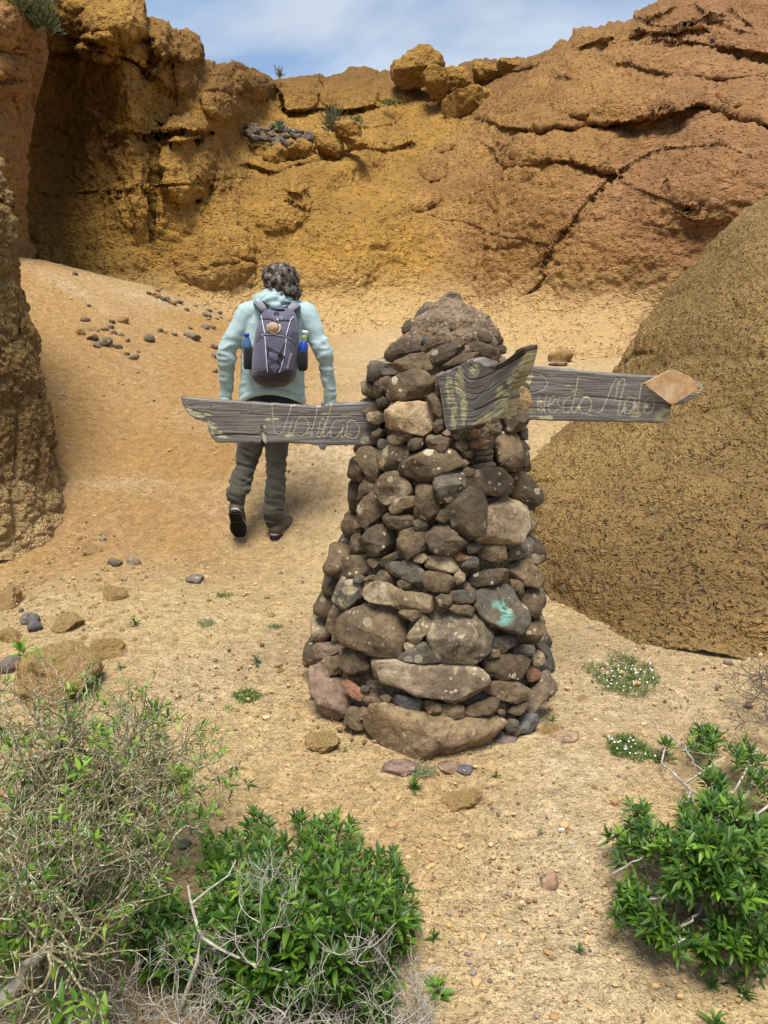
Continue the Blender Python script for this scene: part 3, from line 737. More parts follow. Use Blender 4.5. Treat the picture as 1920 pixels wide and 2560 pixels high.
def cairn_normal(p):
    e = .04
    n = np.array([p[0] - float(c_x(p[2])), p[1] - CYc, 0.]); n /= np.linalg.norm(n) + 1e-9
    n[2] = -(float(c_r(p[2] + e)) - float(c_r(p[2] - e))) / (2 * e) * .6
    return n / np.linalg.norm(n)
cairn = empty('cairn', (.205, CYc, 0))
tag(cairn, 'waist-wide tapering cairn of lichened fieldstones set in gravelly mortar, carrying three wooden signs', 'cairn')
def core():
    nz, na = 150, 190
    z = np.linspace(-.15, _pz[-1] + .005, nz)
    th = np.linspace(0, 2 * np.pi, na, endpoint=False)
    r = c_r(np.maximum(z, 0.0)) - .050 * sstep(1.5, 1.25, z) - .008
    r[-1] = .001; r[-2] = min(r[-2], .03)
    TH, Zz = np.meshgrid(th, z, indexing='ij')
    r = np.broadcast_to(r, TH.shape).copy(); cx = c_x(np.maximum(z, 0))[None]
    P = np.stack([cx + r * np.cos(TH), CYc + r * np.sin(TH), Zz], -1)
    d = .010 * fbm(P * 9, 4, 2) + .012 * fbm(P * 34, 3, 6)
    w1, w2, wid = worley(P * 34, 3); d = d + .012 * np.clip(.5 - w1, 0, 1) * 2 * (wid > .3)
    w1, w2, wid = worley(P * 11, 5); d = d + .018 * (np.clip(w2 - w1, 0, .3) / .3 - .6)
    d = d * np.minimum(1, r / .06)
    P[..., 0] += np.cos(TH) * d; P[..., 1] += np.sin(TH) * d; P[..., 2] += .4 * d
    link('mortar', mesh_np('mortar', (P - np.array(cairn.location)).reshape(-1, 3), grid_faces(na, nz, True), M_MORTAR), cairn)
core()
K_D, K_B, K_G, K_T, K_P, K_Y, K_R = (.098, .071, .042), (.148, .104, .057), (.122, .102, .074), (.36, .27, .165), (.25, .165, .115), (.40, .27, .10), (.20, .10, .05)
S1 = [  # outlines read from the upper half (region 750,700 at 2.476 px per px): points, colour, lichen amount, material kind
 ([(890,85),(920,70),(985,80),(998,110),(990,140),(905,130),(892,105)],K_G,.3,0),([(685,235),(700,200),(770,130),(800,118),(820,130),(770,190),(730,245),(700,255)],K_G,.2,0),
 ([(618,270),(650,245),(690,265),(685,310),(650,330),(620,320)],K_D,.2,0),([(915,275),(945,262),(990,285),(990,305),(930,310)],K_B,.2,0),([(750,320),(800,285),(880,285),(890,310),(830,330),(765,335)],K_B,.1,0),
 ([(740,355),(790,340),(810,365),(780,390),(745,385)],(.10,.10,.11),0,0),([(520,450),(560,390),(640,350),(730,355),(750,390),(745,430),(670,470),(570,500),(530,485)],K_D,.3,0),
 ([(750,430),(785,375),(850,345),(915,335),(928,360),(870,400),(770,445)],K_B,.1,0),([(815,455),(870,405),(960,372),(1005,375),(1008,420),(960,465),(870,505),(830,515),(815,490)],K_D,.6,0),
 ([(980,350),(1000,320),(1080,300),(1160,310),(1200,345),(1190,375),(1100,365),(1040,375)],K_D,.3,0),([(1030,385),(1080,370),(1170,395),(1230,420),(1240,450),(1180,465),(1090,450),(1035,420)],K_D,.4,0),
 ([(875,540),(920,500),(1010,455),(1120,445),(1130,465),(1040,500),(960,535),(890,550)],K_B,.3,0),([(565,550),(570,510),(650,470),(740,460),(810,465),(825,490),(815,540),(760,560),(640,560)],K_B,.1,0),
 ([(462,575),(465,545),(560,545),(605,570),(600,588),(500,585)],K_G,.1,0),([(500,535),(530,512),(565,520),(560,545),(505,548)],K_G,.2,0),([(430,650),(470,615),(540,595),(570,610),(560,650),(510,690),(500,720),(460,730),(435,700)],K_D,.2,0),
 ([(503,700),(520,650),(570,600),(690,562),(740,572),(795,620),(798,680),(720,720),(600,740),(520,742)],K_B,1,0),([(830,700),(850,640),(880,650),(885,720),(860,735),(835,725)],K_D,.1,0),
 ([(480,880),(520,820),(610,775),(720,760),(770,780),(800,850),(805,900),(750,950),(640,930),(520,915)],(.40,.28,.15),.6,1),([(778,720),(830,705),(870,760),(885,830),(860,845),(820,810),(790,760)],K_B,.2,0),
 ([(820,900),(860,850),(890,860),(880,920),(850,945),(825,935)],K_B,.3,0),([(1230,400),(1280,400),(1300,440),(1260,450),(1235,430)],K_D,.1,0),([(1180,290),(1230,300),(1270,360),(1265,395),(1230,395),(1200,340)],K_D,.1,0),
 ([(1310,665),(1370,655),(1440,700),(1448,760),(1400,800),(1350,790),(1320,740)],(.34,.22,.11),.2,0),([(1285,720),(1320,720),(1350,780),(1340,800),(1285,800)],K_D,.1,0),([(1340,620),(1400,620),(1435,660),(1420,690),(1370,655)],K_D,.2,0),
 ([(1275,830),(1340,800),(1420,810),(1425,870),(1400,920),(1330,940),(1270,930)],K_D,.3,0),([(1380,930),(1410,890),(1430,920),(1425,985),(1390,990)],K_G,.4,0),([(1250,1000),(1280,960),(1350,955),(1385,1010),(1390,1100),(1370,1190),(1300,1190),(1250,1140),(1235,1060)],K_B,1,0),
 ([(1385,1060),(1420,1050),(1438,1100),(1430,1150),(1395,1160)],K_D,.3,0),([(1190,925),(1250,930),(1260,960),(1220,970),(1195,955)],K_D,.2,0),([(775,1010),(800,970),(870,962),(930,980),(942,1020),(920,1070),(860,1075),(790,1045)],K_B,.3,0),
 ([(650,1010),(690,970),(750,980),(745,1020),(720,1060),(670,1065)],K_B,.8,0),([(415,950),(460,920),(500,930),(490,965),(430,985)],K_B,.3,0),([(470,1100),(490,1060),(560,1020),(620,1030),(650,1070),(640,1120),(590,1180),(530,1195),(480,1150)],K_D,.4,1),
 ([(340,1060),(390,1035),(460,1040),(480,1070),(475,1130),(490,1190),(460,1235),(390,1230),(355,1180),(335,1120)],K_B,.6,0),([(610,1190),(640,1100),(680,1065),(760,1065),(950,1070),(1000,1100),(1000,1130),(900,1180),(780,1245),(640,1240)],K_B,.9,0),
 ([(1040,1015),(1100,990),(1190,1000),(1200,1025),(1120,1045),(1050,1040)],K_R,.1,0),([(1105,1080),(1140,1050),(1210,1060),(1205,1080),(1130,1090)],K_D,.2,0),([(1085,1105),(1140,1090),(1210,1085),(1210,1115),(1150,1130),(1090,1125)],K_D,.2,0),
 ([(1070,1150),(1150,1135),(1220,1130),(1235,1150),(1150,1165),(1075,1168)],K_G,.3,0),([(1005,1190),(1040,1160),(1085,1175),(1080,1210),(1030,1225),(1005,1210)],K_B,.2,0),
 ([(1040,1260),(1080,1200),(1150,1170),(1230,1170),(1290,1210),(1330,1270),(1330,1340),(1290,1350),(1150,1310),(1050,1290)],K_D,.5,0),([(1310,1220),(1340,1200),(1400,1200),(1460,1250),(1505,1310),(1500,1370),(1460,1395),(1400,1380),(1350,1330)],K_D,.6,0),
 ([(815,1250),(850,1200),(940,1172),(1010,1200),(1030,1240),(1005,1310),(950,1355),(870,1370),(830,1330)],K_G,1,0),([(455,1280),(490,1210),(560,1190),(610,1210),(655,1270),(665,1310),(620,1350),(520,1380),(470,1350)],K_B,.4,1),
 ([(340,1260),(380,1230),(450,1260),(455,1290),(400,1340),(350,1350)],K_B,.8,0),([(345,1480),(370,1380),(450,1290),(465,1350),(520,1390),(525,1420),(480,1470),(470,1510),(380,1520)],K_B,.8,0),
 ([(715,1265),(790,1255),(820,1300),(840,1340),(875,1390),(830,1450),(760,1505),(708,1480)],K_B,.7,0),([(530,1430),(590,1360),(650,1340),(700,1350),(695,1400),(620,1430),(570,1455)],K_B,.5,1),
 ([(920,1440),(950,1350),(1020,1300),(1080,1295),(1120,1320),(1150,1400),(1145,1540),(1110,1600),(1050,1610),(980,1550)],K_D,.3,0),([(1145,1400),(1160,1375),(1280,1370),(1380,1385),(1415,1420),(1425,1600),(1400,1620),(1200,1655),(1110,1630),(1100,1600),(1150,1540)],(.30,.22,.13),.5,1),
 ([(465,1480),(520,1455),(640,1460),(700,1480),(690,1520),(600,1550),(520,1545)],K_B,.3,0),([(860,1440),(890,1425),(915,1470),(915,1505),(870,1505),(845,1480)],K_D,.3,0),([(310,1520),(335,1480),(380,1520),(350,1545),(320,1540)],K_B,.2,0)]
S2 = [  # lower half (region 750,1300)
 ([(345,150),(400,85),(480,45),(540,70),(575,140),(570,180),(480,220),(400,225),(365,190)],K_D,.8,0),([(610,105),(640,70),(720,55),(785,80),(785,150),(740,215),(660,255),(610,230),(605,160)],K_B,.2,0),
 ([(785,80),(820,30),(900,30),(970,70),(980,110),(1040,150),(1040,175),(970,220),(860,215),(790,190)],K_D,.3,0),([(290,180),(310,100),(350,80),(350,150),(365,200),(300,205)],K_B,.2,0),
 ([(1120,190),(1140,165),(1280,165),(1290,240),(1240,260),(1130,245)],K_B,.7,0),([(1285,180),(1370,170),(1385,240),(1300,250)],K_B,.7,0),([(1385,160),(1430,115),(1460,120),(1450,230),(1390,250),(1375,200)],K_G,.4,0),
 ([(260,240),(310,210),(400,225),(420,300),(385,340),(290,355),(260,310)],K_B,.9,0),([(200,340),(230,280),(260,250),(260,350),(210,370)],K_D,.3,0),([(405,250),(440,232),(500,240),(450,300),(405,285)],K_B,.3,0),
 ([(475,270),(510,235),(600,195),(610,220),(560,260),(490,290)],K_D,.1,0),([(495,300),(560,275),(745,250),(755,300),(750,400),(735,415),(640,370),(560,330)],K_G,.2,0),([(450,390),(480,320),(500,315),(590,355),(595,375),(540,400),(470,410)],K_D,.3,0),
 ([(375,355),(420,340),(460,345),(450,380),(390,380)],K_B,.4,0),([(590,380),(640,375),(685,400),(680,420),(640,445),(595,420)],K_B,.1,0),([(768,270),(790,235),(880,230),(960,230),(972,290),(960,318),(880,320),(790,310)],(.36,.26,.15),.5,1),
 ([(768,345),(820,325),(920,330),(950,350),(950,400),(930,445),(870,450),(810,435),(775,390)],K_B,.1,0),([(955,350),(990,308),(1025,340),(1020,375),(985,405),(960,385)],K_T,.2,0),([(990,260),(1040,225),(1090,235),(1125,265),(1100,300),(1040,305),(1000,290)],K_G,.5,1),
 ([(1020,395),(1080,340),(1160,315),(1280,305),(1310,340),(1310,385),(1200,400),(1080,408)],K_D,.9,0),([(1310,290),(1380,265),(1460,250),(1510,290),(1520,350),(1490,400),(1410,405),(1330,370),(1310,340)],(.28,.19,.10),.4,0),
 ([(1325,370),(1370,375),(1405,400),(1400,450),(1380,460),(1330,420)],K_B,.3,0),([(195,400),(210,365),(260,348),(360,400),(365,450),(380,520),(340,545),(270,555),(210,520),(190,450)],K_G,.5,1),
 ([(370,420),(400,395),(520,395),(640,450),(790,470),(860,520),(850,555),(820,572),(640,545),(500,520),(400,500),(368,465)],(.28,.20,.11),.7,1),([(590,580),(640,562),(740,565),(765,590),(755,615),(690,632),(620,605)],K_B,.1,0),
 ([(915,500),(935,455),(990,440),(1080,455),(1090,480),(1060,515),(960,515)],K_G,.2,0),([(890,545),(920,530),(1060,540),(1105,560),(1110,600),(1000,590),(920,565)],K_B,.1,0),
 ([(1110,470),(1170,430),(1280,415),(1350,450),(1400,530),(1440,600),(1440,650),(1380,690),(1320,715),(1210,670),(1150,600),(1110,540)],K_G,.9,2),([(1390,500),(1420,440),(1490,440),(1520,490),(1510,580),(1490,620),(1440,590),(1400,540)],K_B,.5,0),
 ([(155,610),(190,520),(240,560),(310,570),(280,610),(240,670),(200,700),(155,680)],K_B,.3,0),([(245,680),(270,610),(340,560),(420,520),(530,540),(610,610),(680,660),(680,700),(640,750),(640,820),(560,840),(400,810),(290,770),(245,730)],K_B,.35,0),
 ([(655,730),(690,680),(745,605),(800,625),(800,655),(770,720),(725,772)],(.30,.23,.13),.8,1),([(815,640),(850,600),(940,588),(1020,600),(1120,610),(1180,650),(1190,720),(1170,790),(1110,850),(1040,890),(920,885),(850,840),(820,760)],(.20,.155,.10),.6,1),
 ([(615,880),(660,820),(760,770),(820,790),(865,860),(870,905),(760,915),(650,895)],K_G,.4,0),([(245,880),(260,810),(340,795),(410,830),(440,880),(420,960),(380,990),(300,975),(240,940)],K_B,.1,0),
 ([(170,870),(185,850),(240,860),(240,920),(210,965),(170,955)],K_B,.1,0),([(45,830),(90,770),(180,760),(250,790),(190,830),(110,860),(60,880)],(.22,.15,.10),.6,0),([(90,890),(150,850),(180,850),(165,930),(120,945)],K_B,.2,0),
 ([(50,960),(90,900),(160,945),(250,1000),(285,1110),(280,1170),(200,1240),(120,1180),(80,1080)],K_P,.3,0),([(450,870),(470,845),(560,860),(660,905),(850,910),(1060,930),(1130,990),(1160,1060),(1130,1110),(1010,1145),(860,1135),(680,1095),(540,1040),(465,980)],(.19,.14,.09),.9,1),
 ([(1145,930),(1160,870),(1240,840),(1400,850),(1460,890),(1465,930),(1400,975),(1280,985),(1180,965)],K_B,1,0),([(1200,740),(1280,720),(1340,735),(1340,780),(1250,830),(1200,800)],K_G,.1,0),([(1335,720),(1380,695),(1410,710),(1400,740),(1345,745)],K_D,.2,0),
 ([(1350,780),(1420,650),(1500,620),(1530,680),(1525,740),(1470,770)],K_B,.7,0),([(1305,820),(1400,780),(1460,785),(1480,810),(1430,845),(1340,845)],K_G,.1,0),([(1460,830),(1500,805),(1535,850),(1520,890),(1470,900)],K_T,.2,0),
 ([(1480,780),(1520,760),(1580,830),(1610,900),(1590,935),(1510,935),(1535,860)],K_G,.1,0),([(1420,960),(1470,910),(1500,940),(1490,990),(1440,1000)],K_R,.1,0),([(1160,1010),(1230,985),(1380,1010),(1450,1050),(1400,1110),(1330,1135),(1240,1110),(1170,1070)],K_B,.4,0),
 ([(1420,1120),(1450,1030),(1530,950),(1590,970),(1605,1040),(1560,1110),(1500,1130),(1470,1190),(1420,1180)],(.20,.145,.09),.5,0),([(235,1015),(290,1000),(340,1040),(425,1080),(400,1110),(340,1118),(280,1070)],(.30,.14,.08),0,0),
 ([(545,1120),(600,1090),(720,1110),(750,1140),(740,1200),(690,1212),(600,1180)],(.10,.095,.09),.1,0),([(762,1135),(810,1125),(868,1145),(870,1190),(830,1232),(775,1195)],(.25,.16,.09),.1,0),([(858,1215),(880,1150),(960,1145),(1010,1160),(1025,1225),(990,1238),(900,1230)],K_B,.1,0),
 ([(1030,1180),(1100,1140),(1200,1110),(1250,1120),(1250,1160),(1200,1200),(1100,1218),(1035,1205)],K_B,.1,0),([(245,1250),(290,1175),(360,1175),(365,1240),(430,1260),(400,1290),(330,1315),(270,1290)],K_B,.1,0),([(365,1170),(400,1170),(435,1220),(430,1260),(365,1240)],K_P,.1,0),
 ([(260,1340),(290,1310),(380,1310),(430,1380),(400,1430),(350,1450),(290,1400)],(.20,.13,.10),.2,0),([(415,1320),(440,1220),(480,1165),(560,1160),(700,1210),(900,1240),(1060,1250),(1200,1190),(1270,1240),(1240,1320),(1150,1380),(1050,1450),(980,1480),(850,1480),(690,1460),(560,1430),(470,1400)],(.27,.185,.10),.5,0),
 ([(1290,1180),(1360,1130),(1420,1140),(1420,1190),(1370,1215),(1310,1200)],K_B,.2,0),([(1290,1290),(1310,1240),(1360,1255),(1350,1310),(1300,1335)],K_G,.1,0),([(1355,1270),(1400,1215),(1480,1215),(1490,1260),(1440,1310),(1370,1335)],(.13,.12,.12),.2,0),
 ([(1190,1390),(1240,1340),(1340,1345),(1350,1375),(1290,1440),(1220,1440)],(.18,.13,.12),.2,0),([(1050,1480),(1120,1420),(1200,1430),(1240,1490),(1160,1520),(1070,1510)],K_G,.6,0)]
ALLP = [[(750 + x / 2.476, 700 + y / 2.476) for x, y in s[0]] for s in S1] + [[(750 + x / 2.476, 1300 + y / 2.476) for x, y in s[0]] for s in S2]
ALLS = S1 + S2
MATS = [M_STONE, M_STONEP, M_STONET]
def place_poly_stone(poly, col, alpha, mk, seed, name='stone', parent=cairn, push=0.0):
    P = np.array(poly, float); c = P.mean(0)
    x, y = P[:, 0], P[:, 1]; x2, y2 = np.roll(x, -1), np.roll(y, -1); a = (x * y2 - x2 * y)
    if abs(a.sum()) > 1: c = np.array([((x + x2) * a).sum(), ((y + y2) * a).sum()]) / (3 * a.sum())
    h = cairn_hit(*c); N = cairn_normal(h)
    toc = np.array([0, 0, CAMZ]) - h; toc /= np.linalg.norm(toc)
    n = N * .75 + toc * .8; n /= np.linalg.norm(n)
    e1 = np.cross([0, 0, 1.], n); e1 /= np.linalg.norm(e1); e2 = np.cross(n, e1)
    loc = []
    for q in P:
        d = np.array([float(v) for v in ray(*q)]); o = np.array([0, 0, CAMZ])
        t = ((h - o) @ n) / (d @ n); w = o + d * t - h
        loc.append((w @ e1, w @ e2))
    loc = np.array(loc) * 1.17
    R = poly_radius(loc, np.linspace(0, 2 * np.pi, 48, endpoint=False))
    mn = np.percentile(R, 25)
    big_ = R.mean() > .045
    me = stone_mesh(name, R, min(mn * .62, .065), min(mn * 1.2, .12), seed, 48, 23, .090, 11, MATS[mk], .36)
    o = link(name, me, parent)
    M = Matrix(((e1[0], -n[0], e2[0]), (e1[1], -n[1], e2[1]), (e1[2], -n[2], e2[2])))
    pos = h + N * (push - .012)
    o.matrix_local = Matrix.Translation(Vector(pos) - (cairn.location if parent is cairn else Vector((0, 0, 0)))) @ M.to_4x4()
    jit = 1 + .35 * (_h(np.array(seed), np.array(3), np.array(4), 1) - .5)
    o.color = (*[float(v * jit) for v in col], alpha)
    return o
for i, (poly, s) in enumerate(zip(ALLP, ALLS)):
    place_poly_stone(poly, s[1], s[2], s[3], 100 + i)
def in_poly(x, y, poly, grow=1.0):
    P = np.array(poly); c = P.mean(0); P = c + (P - c) * grow
    inside = False; j = len(P) - 1
    for i in range(len(P)):
        if (P[i, 1] > y) != (P[j, 1] > y) and x < (P[j, 0] - P[i, 0]) * (y - P[i, 1]) / (P[j, 1] - P[i, 1]) + P[i, 0]: inside = not inside
        j = i
    return inside
for i, (x, y, w, h) in enumerate(((1085, 782, 34, 20), (1160, 772, 30, 18), (1120, 800, 26, 16), (1195, 800, 36, 22), (1050, 815, 34, 20), (1100, 838, 38, 18), (1150, 822, 24, 16), (1215, 838, 40, 20), (1175, 850, 34, 14), (1135, 752, 22, 14), (1020, 845, 30, 18))):
    _q = np.random.RandomState(i + 60); a_ = _q.uniform(-.5, .5)
    place_poly_stone([(x + w / 2 * math.cos(k) * _q.uniform(.8, 1.15), y + h / 2 * math.sin(k + a_ * .3) * _q.uniform(.8, 1.1) + a_ * w * .3 * math.cos(k)) for k in np.arange(0, 6.28, 1.05)], [K_B, K_D, K_P, K_G][i % 4], .4, int(i % 3 == 0), 380 + i, push=-.004)
# small chinking stones wherever a gap is left between the big ones
_rs = np.random.RandomState(5); fills = []; tries = 0
while len(fills) < 55 and tries < 6000:
    tries += 1
    y = _rs.uniform(870, 1870)
    xl = np.interp(y, [p[0] for p in _prof], [p[1] for p in _prof]) + 6; xr = np.interp(y, [p[0] for p in _prof], [p[2] for p in _prof]) - 6
    x = _rs.uniform(xl, xr); r = _rs.uniform(8, 17)
    if 1130 < x < 1300 and y < 1060: r *= .8
    if any(in_poly(x + dx, y + dy, p, 1.0) for p in ALLP for dx, dy in ((0, 0), (r * .6, 0), (-r * .6, 0), (0, r * .6), (0, -r * .6))): continue
    if any(math.hypot(x - f[0], y - f[1]) < (r + f[2]) * .95 for f in fills): continue
    fills.append((x, y, r))
for i, (x, y, r) in enumerate(fills):
    n = _rs.randint(5, 8); a0 = _rs.uniform(0, 6)
    poly = [(x + r * 1.35 * math.cos(a0 + k * 2 * math.pi / n) * _rs.uniform(.8, 1.15), y + r * .95 * math.sin(a0 + k * 2 * math.pi / n) * _rs.uniform(.8, 1.15)) for k in range(n)]
    place_poly_stone(poly, [K_D, K_B, K_G, K_B, K_T, K_R][_rs.randint(6)], .3, int(_rs.rand() < .2), 400 + i, push=.004)
# the far side of the cairn, laid in rough courses
cnt = 0; z = .06
while z < 1.45 and cnt < 95:
    r = float(c_r(z)); hh = _rs.uniform(.09, .15) if z < .9 else _rs.uniform(.06, .1)
    a = math.radians(8 + _rs.uniform(0, 15))
    while a < math.radians(172):
        wd = _rs.uniform(.10, .22) if z < .9 else _rs.uniform(.07, .13)
        da = wd / r
        am = a + da / 2
        p = np.array([float(c_x(z)) + r * math.cos(am), CYc + r * math.sin(am), z + hh / 2])
        nrm = np.array([math.cos(am), math.sin(am), .15]); nrm /= np.linalg.norm(nrm)
        e1 = np.cross([0, 0, 1.], nrm); e1 /= np.linalg.norm(e1); e2 = np.cross(nrm, e1)
        th = np.linspace(0, 2 * np.pi, 20, endpoint=False)
        ct, st = np.cos(th), np.sin(th)
        R = 1 / ((np.abs(ct) / (wd * .5)) ** 3 + (np.abs(st) / (hh * .5)) ** 3) ** (1 / 3)
        me = stone_mesh('stone', R, .05, .06, 700 + cnt, 20, 9, .06, 4, M_STONE, .5)
        o = link('stone', me, cairn)
        o.matrix_local = Matrix.Translation(Vector(p) - cairn.location) @ Matrix(((e1[0], -nrm[0], e2[0]), (e1[1], -nrm[1], e2[1]), (e1[2], -nrm[2], e2[2]))).to_4x4()
        o.color = (*[K_D, K_B, K_G, K_B, K_T][_rs.randint(5)], float(_rs.rand()))
        cnt += 1; a += da * 1.02
    z += hh * .97

# ------------------------------------------------------------------ weathered boards
def wood_material():
    t = NT('weathered_wood'); g = t.attr('grain', 'Vector')
    m1 = t.n('Mapping'); t.l(g, m1.inputs[0]); m1.inputs['Scale'].default_value = (5, 130, 5)
    m2 = t.n('Mapping'); t.l(g, m2.inputs[0]); m2.inputs['Scale'].default_value = (20, 420, 20)
    a = t.noise(m1.outputs[0], 1, 5, .7, .3); b = t.noise(m2.outputs[0], 1, 4, .7); c = t.noise(g, 9, 4, .6); f = t.noise(g, 60, 4, .7)
    col = t.mix(t.rng(a, .3, .7), (.088, .079, .072), (.27, .25, .23))
    col = t.mix(t.rng(b, .50, .68, 0, .6), col, (.04, .033, .028))
    col = t.mix(t.rng(c, .45, .75, 0, .45), col, (.19, .145, .10))
    col = t.mix(t.math('MULTIPLY', t.attr('dark'), .85), col, (.045, .028, .018))
    lich = t.math('MULTIPLY', t.attr('lichen'), t.rng(f, .33, .52))
    col = t.mix(t.math('MULTIPLY', lich, .85), col, t.mix(t.rng(f, .4, .7), (.40, .365, .19), (.58, .53, .34)))
    col = t.mix(t.math('MULTIPLY', t.attr('carve'), t.rng(f, .25, .5, .35, .8)), col, (.48, .41, .30))
    h = t.math('ADD', t.math('MULTIPLY', b, .8), t.math('MULTIPLY', a, .9)); h = t.math('ADD', h, t.math('MULTIPLY', lich, .5))
    return t.done(col, t.bump(h, .9, .006), .85)
M_WOOD = wood_material()
def board2(name, top, bot, x0, x1, plane, strokes=(), lichens=(), thick=.032, seed=0, nx=420, ny=72, sw=1.7, cdepth=.003, relief_=.0009, grain=None, dark=None, splits=(), edge_l=None, edge_r=None, wavy=1.2, parent=None, label=None):
    """plank between two outline curves (photo pixels), a closed solid"""
    v = np.linspace(0, 1, ny)
    if edge_l is None:
        u = np.linspace(x0, x1, nx)
        T = np.interp(u, [p[0] for p in top], [p[1] for p in top]); B = np.interp(u, [p[0] for p in bot], [p[1] for p in bot])
        T = T + wavy * fbm(np.stack([u / 9, u * 0, u * 0], -1), 3, seed + 5); B = B + wavy * fbm(np.stack([u / 9, u * 0, u * 0 + 7], -1), 3, seed + 6)
        px = np.repeat(u[:, None], ny, 1); py = T[:, None] + (B - T)[:, None] * v[None]
    else:      # Coons patch for a free shape: top, bottom, left and right edges
        def cur(pts, n):
            pts = np.array(pts, float); l = np.concatenate([[0], np.cumsum(np.hypot(*np.diff(pts, axis=0).T))]); l /= l[-1]
            w = np.linspace(0, 1, n); return np.stack([np.interp(w, l, pts[:, 0]), np.interp(w, l, pts[:, 1])], -1)
        Tc, Bc, Lc, Rc = cur(top, nx), cur(bot, nx), cur(edge_l, ny), cur(edge_r, ny)
        for cc_, sd in ((Tc, 1), (Bc, 2)): cc_ += wavy * np.stack([fbm(cc_[:, :1] * [[.11, 0, 0]], 3, seed + sd), fbm(cc_[:, :1] * [[.11, 0, 0]] + 5, 3, seed + sd)], -1)
        U = np.linspace(0, 1, nx)[:, None, None]; Vv = v[None, :, None]
        G = (1 - Vv) * Tc[:, None] + Vv * Bc[:, None] + (1 - U) * Lc[None] + U * Rc[None] - ((1 - U) * (1 - Vv) * Tc[0] + U * (1 - Vv) * Tc[-1] + (1 - U) * Vv * Bc[0] + U * Vv * Bc[-1])
        px, py = G[..., 0], G[..., 1]
    Yp = plane(px, py)
    P = W(px, py, Yp)
    g = np.stack([px / 1000, py / 1000, px * 0 + seed], -1) if grain is None else grain(px, py)
    gg = g * np.array([14, 300, 1])
    dpt = relief_ * (1.4 * fbm(gg, 3, seed) - 1.2 * np.clip(fbm(g * np.array([9, 160, 1]), 3, seed + 2) - .15, 0, 1) * 3)
    carve = np.zeros(px.shape)
    for st in strokes:
        d, _ = seg_dist(px, py, st); carve = np.maximum(carve, np.clip(1.35 - d / sw, 0, 1))
    for st, w_, dp in splits:
        d, _ = seg_dist(px, py, st); dpt = dpt - dp * np.exp(-(d / w_) ** 2)
    dpt = dpt - cdepth * carve
    lich = np.zeros(px.shape)
    nz = fbm(np.stack([px / 9, py / 9, px * 0 + seed], -1), 3, 8)
    for cx, cy, rx, ry, rot in lichens:
        c_, s_ = math.cos(math.radians(rot)), math.sin(math.radians(rot))
        a_ = ((px - cx) * c_ + (py - cy) * s_) / rx; b_ = (-(px - cx) * s_ + (py - cy) * c_) / ry
        lich = np.maximum(lich, sstep(1.25, .75, np.hypot(a_, b_) + .35 * nz))
    dk = np.zeros(px.shape) if dark is None else dark(px, py)
    edge = np.minimum(np.minimum(v, 1 - v)[None] * ny / 2.5, 1) ** .5
    dpt = dpt - .006 * (1 - edge)
    ga = np.gradient(P, axis=0); gb = np.gradient(P, axis=1); N = np.cross(ga, gb); N /= np.linalg.norm(N, axis=-1)[..., None] + 1e-12
    N = N * np.sign((N * (np.array([0, 0, CAMZ]) - P)).sum(-1))[..., None]
    Nm = N.mean((0, 1)); Nm /= np.linalg.norm(Nm)
    front = P + Nm * dpt[..., None]
    back = P - Nm * thick - Nm * (relief_ * fbm(gg + 40, 2, seed))[..., None]
    def ring(A):   # boundary loop of a grid
        return np.concatenate([A[:, 0], A[-1, 1:], A[:-1, -1][::-1], A[0, 1:-1][::-1]])
    ids = np.arange(nx * ny).reshape(nx, ny)
    F1 = grid_faces(nx, ny); F2 = F1[:, ::-1] + nx * ny
    r1 = ring(ids); r2 = r1 + nx * ny; q1, q2 = np.roll(r1, -1), np.roll(r2, -1)
    F3 = np.stack([r1, r2, q2, q1], -1)
    V = np.concatenate([front.reshape(-1, 3), back.reshape(-1, 3)])
    org = P.reshape(-1, 3).mean(0)
    cat2 = lambda a: np.concatenate([a.reshape(nx * ny, -1), a.reshape(nx * ny, -1)])
    me = mesh_np(name, V - org, np.concatenate([F1, F2, F3]), M_WOOD, attrs={
        'carve': ('FLOAT', np.concatenate([carve.ravel(), np.zeros(nx * ny)])), 'lichen': ('FLOAT', cat2(lich).ravel()),
        'dark': ('FLOAT', cat2(dk).ravel()), 'grain': ('FLOAT_VECTOR', cat2(g))})
    return link(name, me, parent, Vector(org)), org
def ZL(*p): return [(440 + x / 3.318, 960 + y / 3.318) for x, y in p]
def ZR(*p): return [(1290 + x / 3.318, 880 + y / 3.318) for x, y in p]
def ZM(*p): return [(1060 + x / 5.53, 840 + y / 5.53) for x, y in p]
vs = [ZL((795, 172), (800, 230), (805, 300), (810, 360), (825, 400), (850, 412), (875, 400), (895, 350), (920, 280), (945, 215), (955, 178), (985, 178)),
      ZL((960, 290), (940, 360), (935, 405), (965, 405), (990, 350), (1000, 290), (1020, 268), (1060, 265), (1095, 300), (1100, 350), (1080, 400), (1040, 425), (1010, 415)),
      ZL((1210, 183), (1170, 188), (1158, 260), (1140, 330), (1118, 390), (1128, 425)), ZL((1195, 300), (1180, 380), (1168, 425), (1190, 438), (1215, 380), (1240, 290)),
      ZL((1285, 165), (1270, 230), (1245, 320), (1220, 400), (1225, 435), (1250, 420), (1275, 380)), ZL((1370, 300), (1330, 290), (1300, 320), (1280, 370), (1285, 430), (1310, 445), (1345, 420), (1375, 370), (1385, 330)),
      ZL((1385, 360), (1370, 410), (1375, 440), (1400, 420), (1415, 370), (1420, 310), (1450, 292), (1490, 300), (1520, 345), (1515, 400), (1490, 440), (1455, 445), (1430, 430))]
ltop = ZL((40, 112), (100, 118), (330, 135), (520, 148), (600, 155), (800, 165), (1000, 178), (1100, 182), (1200, 180), (1215, 148), (1228, 150), (1240, 172), (1290, 164), (1450, 160), (1600, 152), (1700, 150))
